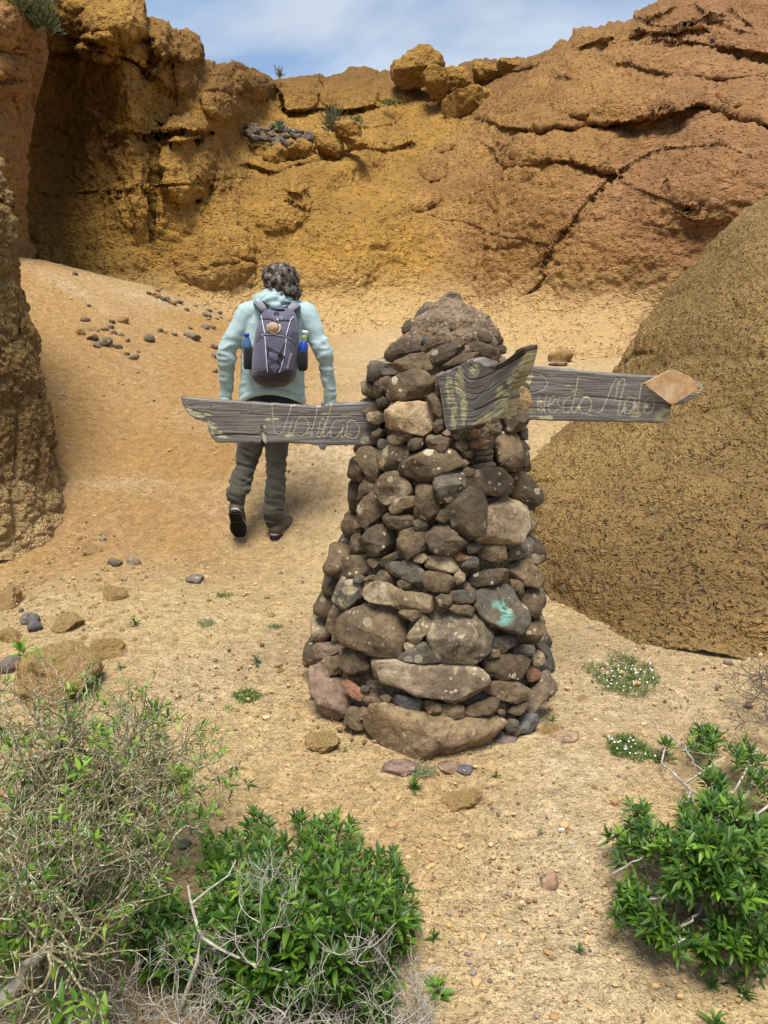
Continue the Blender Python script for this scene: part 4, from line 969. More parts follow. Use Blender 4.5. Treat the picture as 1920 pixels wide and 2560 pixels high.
lbot = ZL((40, 114), (50, 160), (75, 215), (110, 260), (170, 300), (245, 318), (252, 325), (275, 400), (290, 440), (330, 486), (500, 490), (700, 492), (712, 470), (745, 510), (760, 488), (900, 492), (1100, 500), (1180, 515), (1200, 545), (1235, 552), (1250, 515), (1400, 508), (1600, 512), (1700, 512))
sign_l, _ = board2('arrow_sign', ltop, lbot, ltop[0][0], ltop[-1][0], lambda x, y: 2.80 + .00012 * (x - 700), vs,
       [(468, 1020, 14, 7, 30), (492, 1036, 22, 6, 15), (520, 1034, 12, 4, 10), (530, 1062, 16, 9, 25), (540, 1078, 16, 7, 8), (560, 1092, 14, 3, 5), (670, 1047, 9, 4, -5), (690, 1046, 8, 3, 0), (662, 1066, 5, 4, 0), (720, 1088, 15, 4, 0), (813, 1033, 9, 3, -8), (810, 1046, 7, 2.5, 0),
        (865, 1037, 14, 2.5, 6), (757, 1028, 14, 1.5, 6), (775, 1082, 6, 4, 0), (870, 1087, 13, 5, 0), (912, 1100, 12, 12, 0), (660, 1092, 5, 12, -25), (805, 1072, 6, 2, 0), (448, 1004, 4, 12, 0)], seed=3,
       splits=[([(540, 1089), (600, 1086), (650, 1089)], 1.6, .010), ([(463, 1018), (490, 1028), (530, 1036)], 1.2, .005), ([(600, 1035), (720, 1040), (900, 1040)], 1.0, .003), ([(655, 1070), (658, 1100)], 3, .006)],
       dark=lambda x, y: .5 * sstep(880, 920, x) + .35 * np.exp(-((x - 660) / 8) ** 2 - ((y - 1080) / 18) ** 2) + .8 * np.exp(-((x - 528) / 3) ** 2 - ((y - 1015) / 3) ** 2) + .6 * np.exp(-((x - 632) / 4) ** 2 - ((y - 1031) / 3) ** 2) + .6 * np.exp(-((x - 626) / 2.5) ** 2 - ((y - 1013) / 4) ** 2),
       grain=lambda x, y: np.stack([x / 1000, (y + 3 * np.sin(x / 70) + 5 * np.exp(-((x - 632) / 16) ** 2) * np.sign(y - 1031) * np.exp(-np.abs(y - 1031) / 14) + 8 * np.exp(-((x - 655) / 10) ** 2) * sstep(1040, 1090, y)) / 1000, x * 0 + 3], -1))
tag(sign_l, 'grey weathered arrow board pointing left, crossing in front of the hiker', 'sign', 'arrow signs on the cairn')
rs_ = [ZR((60, 190), (120, 178), (200, 180), (250, 210), (262, 250), (235, 300), (190, 325), (120, 340)), ZR((135, 165), (105, 250), (90, 330)), ZR((195, 350), (180, 420), (185, 480), (210, 495), (235, 440), (255, 350), (235, 440), (240, 495)),
       ZR((250, 440), (300, 420), (330, 380), (315, 355), (285, 370), (270, 430), (280, 490), (320, 495), (350, 460)), ZR((375, 440), (355, 440), (348, 405), (355, 370), (450, 368)), ZR((450, 365), (410, 385), (390, 440), (400, 490), (430, 500), (460, 460), (480, 390)),
       ZR((605, 197), (520, 195), (512, 220), (500, 300), (480, 390), (465, 460), (475, 498), (495, 490), (520, 430)), ZR((460, 305), (550, 308)), ZR((490, 378), (570, 375)), ZR((570, 360), (540, 400), (530, 460), (545, 500), (580, 508), (615, 480), (630, 430), (620, 380), (590, 358), (565, 370)),
       ZR((580, 508), (620, 515)), ZR((655, 480), (680, 495), (705, 490), (730, 440), (765, 360), (800, 270), (835, 210), (850, 230), (835, 330), (825, 390)), ZR((850, 260), (880, 215), (905, 215), (900, 270), (875, 350), (860, 430), (845, 500), (855, 515), (880, 490), (905, 420)),
       ZR((990, 375), (940, 365), (910, 400), (895, 460), (905, 505), (940, 505), (975, 450), (990, 375), (985, 440), (975, 500), (1000, 500)), ZR((1045, 245), (1030, 330), (1020, 420), (1010, 500), (1030, 500)),
       ZR((1060, 440), (1080, 390), (1115, 370), (1145, 380), (1150, 430), (1125, 490), (1090, 508), (1065, 490), (1070, 440), (1100, 430))]
rtop = ZR((-80, 100), (80, 112), (400, 140), (700, 170), (1000, 195), (1160, 200), (1300, 204), (1450, 228), (1540, 262), (1555, 300))
rbot = ZR((-80, 560), (100, 566), (400, 574), (800, 582), (1250, 594), (1272, 580), (1290, 450), (1400, 430), (1540, 330), (1555, 302))
sign_r, _ = board2('arrow_sign', rtop, rbot, rtop[0][0], rtop[-1][0], lambda x, y: 2.84 + .00010 * (x - 1300), rs_,
       [(1322, 940, 12, 3, 0), (1322, 950, 8, 6, 0), (1350, 1002, 10, 4, 0), (1352, 1020, 9, 7, 0), (1330, 1028, 12, 4, 0), (1366, 1043, 19, 6, 0), (1340, 1047, 12, 3, 0), (1419, 963, 8, 1.6, 0), (1465, 993, 10, 2, 5), (1586, 1037, 15, 5, 8), (1563, 1020, 4, 6, 0), (1590, 1015, 3, 8, 0),
        (1447, 1016, 4, 7, 0), (1616, 1014, 6, 6, 0), (1745, 970, 14, 12, 0), (1660, 1040, 22, 20, 10), (1435, 977, 6, 2, 0)], seed=13,
       splits=[([(1460, 990), (1560, 1000), (1680, 1010)], 1.2, .004), ([(1300, 936), (1500, 950)], 1.0, .002)],
       dark=lambda x, y: .8 * np.exp(-((x - 1672) / 7) ** 2) * sstep(1008, 1016, y) * sstep(1045, 1030, y),
       grain=lambda x, y: np.stack([x / 1000, (y - .035 * (x - 1300) + 6 * np.exp(-((x - 1500) / 60) ** 2) * np.sin((y - 960) / 30)) / 1000, x * 0 + 13], -1))
tag(sign_r, 'grey weathered arrow board pointing right, with a pale diamond plate at its tip', 'sign', 'arrow signs on the cairn')
# the copper-coloured diamond plate nailed over the tip
def diamond():
    t = NT('pale_plywood'); c = t.coord(); a = t.noise(c, 30, 5, .7); b = t.noise(c, 8, 3)
    col = t.mix(t.rng(a, .3, .65), (.30, .15, .06), (.52, .34, .18)); col = t.mix(t.rng(b, .5, .8, 0, .6), col, (.60, .50, .38))
    t.done(col, t.bump(a, .3, .002), .6)
    pts = ZR((1055, 262), (1275, 148), (1330, 152), (1440, 205), (1535, 298), (1295, 445))
    f = np.array([W(x, y, 2.842) for x, y in pts]); b_ = f + np.array([0, .008, 0])
    o_ = f.mean(0); n = len(pts)
    bm = bmesh.new(); v1 = [bm.verts.new(p - o_) for p in f]; v2 = [bm.verts.new(p - o_) for p in b_]
    bm.faces.new(v1); bm.faces.new(v2[::-1])
    for i in range(n): bm.faces.new((v1[i], v2[i], v2[(i + 1) % n], v1[(i + 1) % n]))
    bmesh.ops.recalc_face_normals(bm, faces=bm.faces); bmesh.ops.bevel(bm, geom=bm.edges[:], offset=.0012, segments=1, affect='EDGES')
    me = bpy.data.meshes.new('diamond_plate'); bm.to_mesh(me); me.materials.append(t.m)
    link('diamond_plate', me, sign_r, Vector(o_) - sign_r.location)
    nm = plain('rusty_nail', (.12, .06, .03), .6)
    for x, y in ((1070, 268), (1520, 296), (1290, 436)):
        q = W(*ZR((x, y))[0], 2.838); V, F = tube([q, q + np.array([0, .02, 0])], .0035, 8)
        link('nail', mesh_np('nail', V - q, F, nm), sign_r, Vector(q) - sign_r.location)
diamond()
mtop = ZM((140, 556), (440, 425), (620, 325), (720, 330), (800, 385), (870, 412), (970, 412), (1100, 355), (1200, 265), (1260, 205), (1330, 170), (1405, 155))
mbot = ZM((322, 1330), (400, 1312), (600, 1262), (800, 1212), (1000, 1160), (1140, 1132))
mlef = ZM((140, 556), (205, 650), (285, 1200), (322, 1330)); mrig = ZM((1405, 155), (1415, 190), (1405, 280), (1380, 380), (1350, 470), (1310, 560), (1240, 670), (1180, 760), (1172, 800), (1185, 880), (1160, 950), (1140, 1132))
def mgrain(x, y):
    X = (x - 1060) * 5.53; Yv = (y - 840) * 5.53
    g2 = Yv + 330 * np.exp(-((X - 660) / 150) ** 2) * sstep(1250, 380, Yv) * -1 + .50 * np.clip(X - 700, 0, 900) * 1.0 + .12 * (X - 300)
    return np.stack([X / 5000, g2 / 5000, X * 0 + 7], -1)
def mdark(x, y):
    X = (x - 1060) * 5.53; Yv = (y - 840) * 5.53
    line = np.interp(X, [850, 1000, 1100, 1200, 1300, 1400], [430, 470, 440, 400, 340, 280])
    k1 = sstep(30, -30, Yv - line) * sstep(820, 920, X)
    k2 = np.exp(-(seg_dist(x, y, ZM((1110, 730), (1200, 640), (1280, 560), (1310, 500)))[0] / 7) ** 2)
    return np.clip(k1 + .7 * k2, 0, 1)
sign_m, _ = board2('arrow_sign', mtop, mbot, 0, 0, lambda x, y: 2.60 - .0011 * (x - 1080) + .00016 * (y - 980) - .10 * sstep(1230, 1320, x), (),
       [(1125, 980, 9, 45, -5), (1135, 1040, 8, 40, 0), (1150, 960, 12, 36, -5), (1160, 1020, 9, 40, 0), (1185, 925, 11, 20, 10), (1262, 1000, 30, 20, -35), (1230, 1040, 45, 12, -22), (1262, 1030, 10, 30, 0), (1296, 925, 12, 22, 30), (1280, 955, 14, 12, -40), (1310, 905, 8, 20, 10), (1205, 1055, 30, 8, -15), (1136, 1068, 5, 5, 0), (1255, 975, 16, 10, -30)],
       thick=.05, seed=23, nx=260, ny=150, edge_l=mlef, edge_r=mrig, grain=mgrain, dark=mdark, relief_=.0009,
       splits=[(ZM((700, 1020), (820, 980), (950, 900), (1050, 860), (1160, 845)), 1.6, .012), (ZM((600, 340), (640, 400), (710, 455)), 1.5, .008), (ZM((560, 540), (620, 595), (700, 605), (800, 580), (960, 500), (1080, 440)), 1.3, .008), (ZM((580, 700), (640, 730), (720, 730), (800, 690)), 1.0, .004), (ZM((590, 780), (660, 805), (760, 800), (900, 740)), 1.0, .004),
               (ZM((440, 1300), (430, 1150), (400, 1050)), 1.2, .005), (ZM((575, 1260), (580, 1180)), 1.2, .008), (ZM((240, 700), (330, 1310)), 1.5, .004), (ZM((440, 480), (450, 430), (510, 410), (560, 470)), 1.2, .006), (ZM((380, 690), (390, 740), (340, 745)), 1.2, .005), (ZM((960, 470), (1150, 400), (1390, 240)), 1.4, .006), (ZM((1000, 430), (1200, 330), (1380, 200)), 1.2, .006)], wavy=1.5)
tag(sign_m, 'short broken board crusted with yellow lichen, its dark splintered tip turned upward', 'sign', 'arrow signs on the cairn')
# ------------------------------------------------------------------ organic shapes
def loft(sections, n=28, power=2.0, cap=True):
    """sections: (cx, cy, cz, half_x, half_y) stacked; closed ends"""
    th = np.linspace(0, 2 * np.pi, n, endpoint=False)
    c, s = np.cos(th), np.sin(th)
    c = np.sign(c) * np.abs(c) ** (2 / power); s = np.sign(s) * np.abs(s) ** (2 / power)
    S = np.array(sections, float)
    S = np.vstack([np.r_[S[0, :3], 1e-4, 1e-4], S, np.r_[S[-1, :3], 1e-4, 1e-4]])
    V = np.stack([S[:, None, 0] + S[:, None, 3] * c, S[:, None, 1] + S[:, None, 4] * s, np.broadcast_to(S[:, None, 2], (len(S), n))], -1).reshape(-1, 3)
    m = len(S); i = np.arange(m - 1)[:, None]; j = np.arange(n)[None]; jn = (j + 1) % n
    F = np.stack([i * n + j, i * n + jn, (i + 1) * n + jn, (i + 1) * n + j], -1).reshape(-1, 4)
    return V, F
def ellipsoid(c, r, n=24, m=14):
    th = np.linspace(0, 2 * np.pi, n, endpoint=False)[:, None]; ph = np.linspace(-np.pi / 2, np.pi / 2, m)[None]
    V = np.stack([c[0] + r[0] * np.cos(th) * np.cos(ph), c[1] + r[1] * np.sin(th) * np.cos(ph), c[2] + r[2] * np.sin(ph) + 0 * th], -1).reshape(-1, 3)
    return V, grid_faces(n, m, True)
def limb(pts, rad, n=18, sub=5):
    """tapered limb through joints, rounded ends"""
    P = np.array(pts, float); R = np.array(rad, float)
    t = np.arange(len(P)); tt = np.linspace(0, len(P) - 1, (len(P) - 1) * sub + 1)
    Q = np.stack([np.interp(tt, t, P[:, k]) for k in range(3)], -1); q = np.interp(tt, t, R)
    if len(Q) > 4:
        k = np.array([1, 2, 1.]) / 4
        Qs = Q.copy(); Qs[1:-1] = Q[:-2] * .25 + Q[1:-1] * .5 + Q[2:] * .25; Q = Qs
    d0 = Q[0] - Q[1]; d0 /= np.linalg.norm(d0); d1 = Q[-1] - Q[-2]; d1 /= np.linalg.norm(d1)
    pre = [Q[0] + d0 * q[0] * a for a in (.95, .7, .35)]; prq = [q[0] * math.sqrt(1 - a * a) for a in (.95, .7, .35)]
    pos = [Q[-1] + d1 * q[-1] * a for a in (.35, .7, .95)]; poq = [q[-1] * math.sqrt(1 - a * a) for a in (.35, .7, .95)]
    return tube(np.vstack([pre, Q, pos]), np.concatenate([prq, q, poq]), n)
def fuse(name, parts, voxel, mat, smooth=4, disp=None, parent=None, origin=(0, 0, 0)):
    V, F = join_np([(v, f if f.shape[1] == 4 else f) for v, f in parts])
    me = bpy.data.meshes.new(name + '_raw'); me.from_pydata(V.tolist(), [], [list(dict.fromkeys(f)) for f in F.tolist()]); me.update()
    ob = bpy.data.objects.new(name + '_raw', me); COL.objects.link(ob)
    md = ob.modifiers.new('r', 'REMESH'); md.mode = 'VOXEL'; md.voxel_size = voxel
    if smooth:
        sm = ob.modifiers.new('s', 'SMOOTH'); sm.iterations = smooth; sm.factor = .5
    dg = bpy.context.evaluated_depsgraph_get(); dg.update()
    out = bpy.data.meshes.new_from_object(ob.evaluated_get(dg))
    bpy.data.objects.remove(ob); bpy.data.meshes.remove(me)
    n = len(out.vertices); co = np.empty(n * 3, np.float32); out.vertices.foreach_get('co', co); co = co.reshape(-1, 3).astype(float)
    if disp is not None:
        no = np.empty(n * 3, np.float32); out.vertices.foreach_get('normal', no); no = no.reshape(-1, 3)
        co = co + no * disp(co)[:, None]
    co = co - np.array(origin)
    out.vertices.foreach_set('co', co.astype(np.float32).ravel())
    out.polygons.foreach_set('use_smooth', np.ones(len(out.polygons), bool)); out.update()
    out.name = name; out.materials.clear(); out.materials.append(mat)
    return link(name, out, parent)
def lathe(profile, n=24):
    th = np.linspace(0, 2 * np.pi, n, endpoint=False)
    P = np.array(profile, float)
    V = np.stack([P[None, :, 0] * np.cos(th)[:, None], P[None, :, 0] * np.sin(th)[:, None], np.broadcast_to(P[None, :, 1], (n, len(P)))], -1).reshape(-1, 3)
    return V, grid_faces(n, len(P), True)
def ribbon(pts, widthdir, w, thick):
    P = np.array(pts, float); wd = np.broadcast_to(np.array(widthdir, float), P.shape); wd = wd / np.linalg.norm(wd, axis=1)[:, None]
    T = np.gradient(P, axis=0); nrm = np.cross(T, wd); nrm /= np.linalg.norm(nrm, axis=1)[:, None] + 1e-9
    c = [P + wd * w / 2 + nrm * thick / 2, P - wd * w / 2 + nrm * thick / 2, P - wd * w / 2 - nrm * thick / 2, P + wd * w / 2 - nrm * thick / 2]
    V = np.stack(c, 1).reshape(-1, 3); m = len(P); F = []
    for i in range(m - 1):
        for j in range(4): F.append([i * 4 + j, i * 4 + (j + 1) % 4, (i + 1) * 4 + (j + 1) % 4, (i + 1) * 4 + j])
    F += [[0, 3, 2, 1], [(m - 1) * 4 + k for k in range(4)]]
    return V, np.array(F)

# ------------------------------------------------------------------ the hiker
def cloth(name, col, weave=700, var=.18, rough=.9, bump=.25, worn=None):
    t = NT(name); c = t.coord(); a = t.noise(c, 14, 4, .6); b = t.noise(c, weave, 2, .6); d = t.noise(c, 60, 4, .6)
    k = tuple(x * (1 - var) for x in col); k2 = tuple(min(1, x * (1 + var)) for x in col)
    cc = t.mix(t.rng(a, .3, .7), k, k2)
    if worn: cc = t.mix(t.rng(d, .55, .75, 0, .5), cc, worn)
    t.b.inputs['Sheen Weight'].default_value = .15
    return t.done(cc, t.bump(t.math('ADD', b, t.math('MULTIPLY', d, 1.5)), bump, .002), rough)
M_HOOD = cloth('pale_blue_fleece', (.31, .415, .415)); M_TROU = cloth('olive_trousers', (.050, .046, .032), var=.22, worn=(.075, .068, .05)); M_BLACK = cloth('black_cloth', (.012, .012, .014), bump=.2)
M_PACK = cloth('purple_grey_nylon', (.085, .078, .120), rough=.6, var=.15, worn=(.17, .16, .22)); M_PACKB = cloth('dark_nylon', (.022, .017, .028), rough=.6); M_STRAP = cloth('grey_strap', (.20, .19, .22), rough=.8)
M_SKIN = plain('skin', (.52, .25, .17), .55, .35, 60, .12, .15, .001)
M_LEATH = plain('boot_leather', (.085, .062, .045), .7, .3, 50, .3, .3, .002); M_SOLE = plain('boot_rubber', (.012, .011, .011), .75); M_RAND = plain('boot_rand', (.30, .27, .22), .7)
t = NT('curly_hair'); c = t.coord(); a = t.noise(c, 35, 4, .6); hair_col = t.mix(t.rng(a, .42, .66), (.016, .012, .009), (.20, .165, .135))
M_HAIR = t.done(hair_col, t.bump(t.noise(c, 160, 3), .6, .004), .65)

MY = 4.80
def MP(px, py, dy=0.0): return W(px, py, MY + dy)
K = 2.50e-3
gl = ground_at(602, 1349); gr = ground_at(688, 1343)
person_o = np.array([float(MP(655, 1345)[0]), MY, float(gr[2])])
hipL, hipR = MP(640, 1030, .04), MP(704, 1030, .04)
kneeL, kneeR = MP(614, 1168, .07), MP(690, 1175, .05)
toeL = gl + np.array([0, .0, .02]); heelL = toeL + np.array([.004, -.185, .225])
ankL = heelL + np.array([0, .085, .075])
ankR = np.array([float(MP(684, 1310)[0]), gr[1] + .02, gr[2] + .115])
neck = MP(697, 752, .03)
shL, shR = MP(618, 782, 0), MP(765, 786, 0)
elL, elR = MP(567, 880, -.03), MP(812, 884, -.03)
wrL, wrR = MP(564, 992, .03), MP(826, 996, .03)
headc = MP(703, 716, .04)
def hand(wr, side):
    """open relaxed hand hanging from the wrist, slightly curled fingers"""
    out = [limb([wr + [0, 0, .03], wr + [0, .003, -.02], wr + [0, .006, -.055]], [.026, .030, .032], 12, 3)]
    out.append(ellipsoid(wr + np.array([0, .006, -.06]), (.018, .040, .045), 16, 10))
    for k, (dy, ln) in enumerate(((-.030, .062), (-.010, .074), (.010, .078), (.030, .070))):
        b = wr + np.array([0, dy + .006, -.090])
        out.append(limb([b, b + [-side * .006, dy * .12, -ln * .42], b + [-side * .020, dy * .15, -ln * .74], b + [-side * .040, dy * .15, -ln * .95]], [.0105, .0095, .009, .0075], 10, 3))
    b = wr + np.array([-side * .006, .034, -.035])
    out.append(limb([b, b + [-side * .016, .026, -.026], b + [-side * .026, .034, -.056]], [.014, .0115, .009], 10, 3))
    return out
bparts = [ellipsoid(headc, (.078, .098, .112)), ellipsoid(headc + np.array([-.012, .06, -.045]), (.055, .058, .062)),                 # skull, jaw
          limb([headc + [0, 0, -.08], neck + [0, 0, -.05]], [.055, .065]),
          ellipsoid(headc + np.array([-.085, .0, -.008]), (.012, .024, .034)), ellipsoid(headc + np.array([.080, .02, -.008]), (.012, .024, .034)),   # ears
          limb([headc + [-.028, .098, .012], headc + [-.033, .122, -.022], headc + [-.030, .108, -.034]], [.011, .015, .013], 10, 3),      # nose
          limb([headc + [-.058, .085, .022], headc + [0.0, .096, .024]], [.011, .011], 10, 2),                                          # brow
          limb([headc + [-.045, .098, -.062], headc + [-.008, .101, -.062]], [.008, .008], 8, 2)]                                       # lips
tors = [(*MP(682, 1035, .04), .17, .105), (*MP(682, 990, .03), .155, .10), (*MP(686, 900, .02), .165, .105), (*MP(690, 830, .02), .185, .11), (*MP(692, 785, .03), .18, .095), (*MP(696, 762, .03), .09, .07)]
bparts.append(loft(tors))
for h, k, a in ((hipL, kneeL, ankL), (hipR, kneeR, ankR)): bparts.append(limb([h, k, a], [.060, .036, .030]))
for s, e, w in ((shL, elL, wrL), (shR, elR, wrR)): bparts.append(limb([s, e, w], [.042, .030, .022]))
_f = (toeL - heelL) / np.linalg.norm(toeL - heelL); _s = np.cross(_f, [0, .3, 1.]); _s /= np.linalg.norm(_s); _u = np.cross(_s, _f)
bparts.append(limb([ankL, heelL + _u * .07 + _f * .04, toeL + _u * .062 - _f * .06], [.028, .026, .020])); bparts.append(limb([ankR, ankR + [.0, .0, -.045], ankR + [.03, .12, -.06]], [.028, .024, .018]))
bparts += hand(wrL + np.array([0, 0, -.02]), -1) + hand(wrR + np.array([0, 0, -.02]), 1)
person = fuse('person', bparts, .0055, M_SKIN, 3, None, None, person_o); person.location = person_o
tag(person, 'hiker walking away uphill in a pale blue hoodie and olive trousers', 'person')
def wr_hood(co):
    px, py = PX(co)
    d = .0045 * fbm(co * np.array([14, 14, 9]), 3, 4)
    for s, e in ((elL, 1), (elR, 2), (wrL + np.array([0, 0, .05]), 3), (wrR + np.array([0, 0, .05]), 4)):
        r = np.linalg.norm(co - s, axis=1)
        d = d + .008 * np.exp(-(r / .13) ** 2) * (1 - 2 * np.abs(fbm(co * np.array([8, 8, 16]) + 3.3 * e, 2, e)) * 2.2)
    hem = np.exp(-((co[:, 2] - hemz(co[:, 0])) / .05) ** 2) * (np.abs(co[:, 0] - headc[0]) < .22)
    d = d + .006 * hem * fbm(co * np.array([26, 26, 9]), 2, 6)
    d = d + .009 * fbm(co * np.array([5, 5, 7]) + np.array([1, 0, 0.]) * co[:, 2:] * 4, 2, 41)
    hd = np.exp(-(np.linalg.norm((co - MP(690, 752, -.05)) / np.array([1.3, 1, 1]), axis=1) / .09) ** 2)
    d = d + .012 * hd * np.sin(fbm(co * np.array([11, 11, 16]), 2, 9) * 9 + co[:, 2] * 60)
    return d
_hz = float(MP(682, 990)[2])
def hemz(x): return _hz + .045 - .10 * np.clip(np.abs(x - float(MP(680, 990)[0])) / .20, 0, 1) ** 2
hood = [loft([(*MP(679, 995, .03), .202, .135), (*MP(680, 975, .03), .205, .14), (*MP(682, 930, .02), .200, .135), (*MP(686, 860, .015), .205, .135), (*MP(690, 805, .02), .212, .125), (*MP(692, 778, .03), .185, .11), (*MP(692, 758, .03), .12, .09), (*MP(693, 742, .03), .085, .075)], 40),
        limb([MP(640, 778, .01), shL, (shL + elL) / 2, elL, elL * .5 + wrL * .5, wrL, wrL + [0, 0, -.008]], [.062, .071, .063, .056, .047, .040, .037], 20), limb([MP(745, 780, .01), shR, (shR + elR) / 2, elR, elR * .5 + wrR * .5, wrR, wrR + [0, 0, -.008]], [.062, .071, .063, .056, .047, .040, .037], 20),
        ellipsoid(MP(688, 752, -.035), (.112, .075, .048)), ellipsoid(MP(694, 766, -.07), (.062, .045, .036)), ellipsoid(MP(655, 752, -.005), (.05, .075, .042)), ellipsoid(MP(728, 758, -.0), (.04, .07, .045)),
        limb([MP(640, 748, .06), MP(660, 738, -.02), MP(690, 734, -.065), MP(718, 742, -.04), MP(732, 752, .05)], [.026, .030, .030, .030, .024], 14)]
hoodie = fuse('hoodie', hood, .0075, M_HOOD, 4, wr_hood, person, person_o)
def arch(me):          # the hem rides up in the middle of the back
    n = len(me.vertices); co = np.empty(n * 3, np.float32); me.vertices.foreach_get('co', co); co = co.reshape(-1, 3)
    x = co[:, 0] + person_o[0] - float(MP(679, 990)[0]); z = co[:, 2] + person_o[2]
    k = sstep(float(MP(682, 925)[2]), float(MP(682, 990)[2]), z) * (np.abs(x) < .222)
    co[:, 2] += k * .062 * np.clip(1 - (x / .2) ** 2 * 1.15, -.2, 1)
    me.vertices.foreach_set('co', co.ravel()); me.update()
arch(hoodie.data)
# ribbed cuffs and waistband
def band(name, c, rx, ry, h, curve=None, mat=M_HOOD, n=90):
    th = np.linspace(0, 2 * np.pi, n, endpoint=False); rows = []
    for k, (q, dz) in enumerate(((.93, -h), (1.0, -h), (1.03, -h * .5), (1.0, 0), (.92, .003))):
        rib = 1 + .012 * (np.arange(n) % 2) * (0 < k < 4)
        x = c[0] + rx * q * rib * np.cos(th); y = c[1] + ry * q * rib * np.sin(th)
        z = c[2] + dz + (curve(x) if curve else 0 * x); rows.append(np.stack([x, y, z], -1))
    V = np.stack(rows, 1).reshape(-1, 3) - person_o
    return link(name, mesh_np(name, V, grid_faces(n, 5, True), mat), hoodie)
band('cuff', wrL + np.array([0, 0, -.004]), .038, .040, .034, n=36); band('cuff', wrR + np.array([0, 0, -.004]), .038, .040, .034, n=36)
band('waistband', np.array([float(MP(679, 990)[0]), MY + .03, _hz + .005]), .206, .142, .045, lambda x: .062 * np.clip(1 - ((x - float(MP(679, 990)[0])) / .2) ** 2 * 1.15, -.2, 1))
def wr_trou(co):
    d = .004 * fbm(co * np.array([12, 12, 8]), 3, 14)
    for s, am, fr in ((kneeL + np.array([0, 0, -.02]), .010, 85), (kneeR + np.array([0, 0, -.05]), .008, 80), (ankL + np.array([0, 0, .08]), .011, 120), (ankR + np.array([0, 0, .10]), .012, 115), (hipL, .006, 60), (hipR, .006, 60)):
        r = np.linalg.norm((co - s) * np.array([1, 1, .8]), axis=1)
        d = d + am * .9 * np.exp(-(r / .13) ** 2) * (1 - 2 * np.abs(fbm(co * np.array([8, 8, fr * .24]) + np.array([0, 0, 1.]) * co[:, :1] * 8, 2, 21)) * 2.2)
    return d
hemL = ankL + np.array([0, .01, .005]); hemR = ankR + np.array([0, .005, -.02])
tr = [loft([(*MP(682, 1075, .05), .15, .11), (*MP(682, 1050, .045), .178, .125), (*MP(680, 1010, .04), .185, .125), (*MP(680, 975, .03), .17, .115)], 36),
      limb([hipL + [0, 0, -.02], MP(627, 1110, .06), kneeL, kneeL * .45 + hemL * .55, hemL], [.098, .084, .073, .073, .066], 22), limb([hipR + [0, 0, -.02], MP(692, 1110, .05), kneeR, MP(687, 1235, .03), MP(681, 1285, .01), hemR], [.096, .077, .068, .067, .066, .058], 22)]
trousers = fuse('trousers', tr, .0075, M_TROU, 4, wr_trou, person, person_o)
fl = loft([(*MP(680, 1022, .04), .200, .142), (*MP(680, 995, .035), .200, .140), (*MP(680, 945, .03), .188, .130)], 36, 2.2)
link('base_layer', mesh_np('base_layer', fl[0] - person_o, fl[1], M_BLACK), person)          # black shirt tail below the hoodie
# hair: a mop of short curls
hb = fuse('hair', [ellipsoid(headc + np.array([.008, -.020, .026]), (.100, .108, .108)), ellipsoid(headc + np.array([.035, -.045, -.035]), (.075, .072, .075)), ellipsoid(headc + np.array([-.045, -.02, .045]), (.06, .085, .075))], .008, M_HAIR, 2,
          lambda co: .014 * fbm(co * 45, 3, 3) + .016 * np.abs(vnoise(co * 24, 5)), person, person_o)
def curls():
    rs = np.random.RandomState(3); parts = []
    while len(parts) < 620:
        d = rs.normal(size=3); d /= np.linalg.norm(d)
        if d[1] > .45 and d[2] < .35: continue
        if d[2] < -.75: continue
        if d[0] < -.6 and d[2] < .12 and d[1] > -.35: continue       # leaves the ear bare
        c0 = headc + np.array([.008, -.018, .024]) + d * np.array([.098, .108, .108]) * (1 if d[2] > -.3 else .95) + (np.array([.022, -.015, -.03]) if d[2] < -.1 else 0)
        ax = d + rs.normal(size=3) * .7; ax /= np.linalg.norm(ax)
        u = np.cross(ax, [0, 0, 1.]); u /= np.linalg.norm(u); v = np.cross(ax, u)
        tt = np.linspace(0, rs.uniform(3.5, 7), 9); r = rs.uniform(.006, .011)
        p = c0 - d * .008 + ax * (tt * .0036)[:, None] + u * (r * np.cos(tt + rs.uniform(0, 6)))[:, None] + v * (r * np.sin(tt))[:, None]
        parts.append(tube(p, np.linspace(.0026, .0012, 9), 4, False))
    V, F = join_np(parts)
    o = link('curl', mesh_np('curl', V - person_o, F, M_HAIR), hb); o['kind'] = 'stuff'
curls()
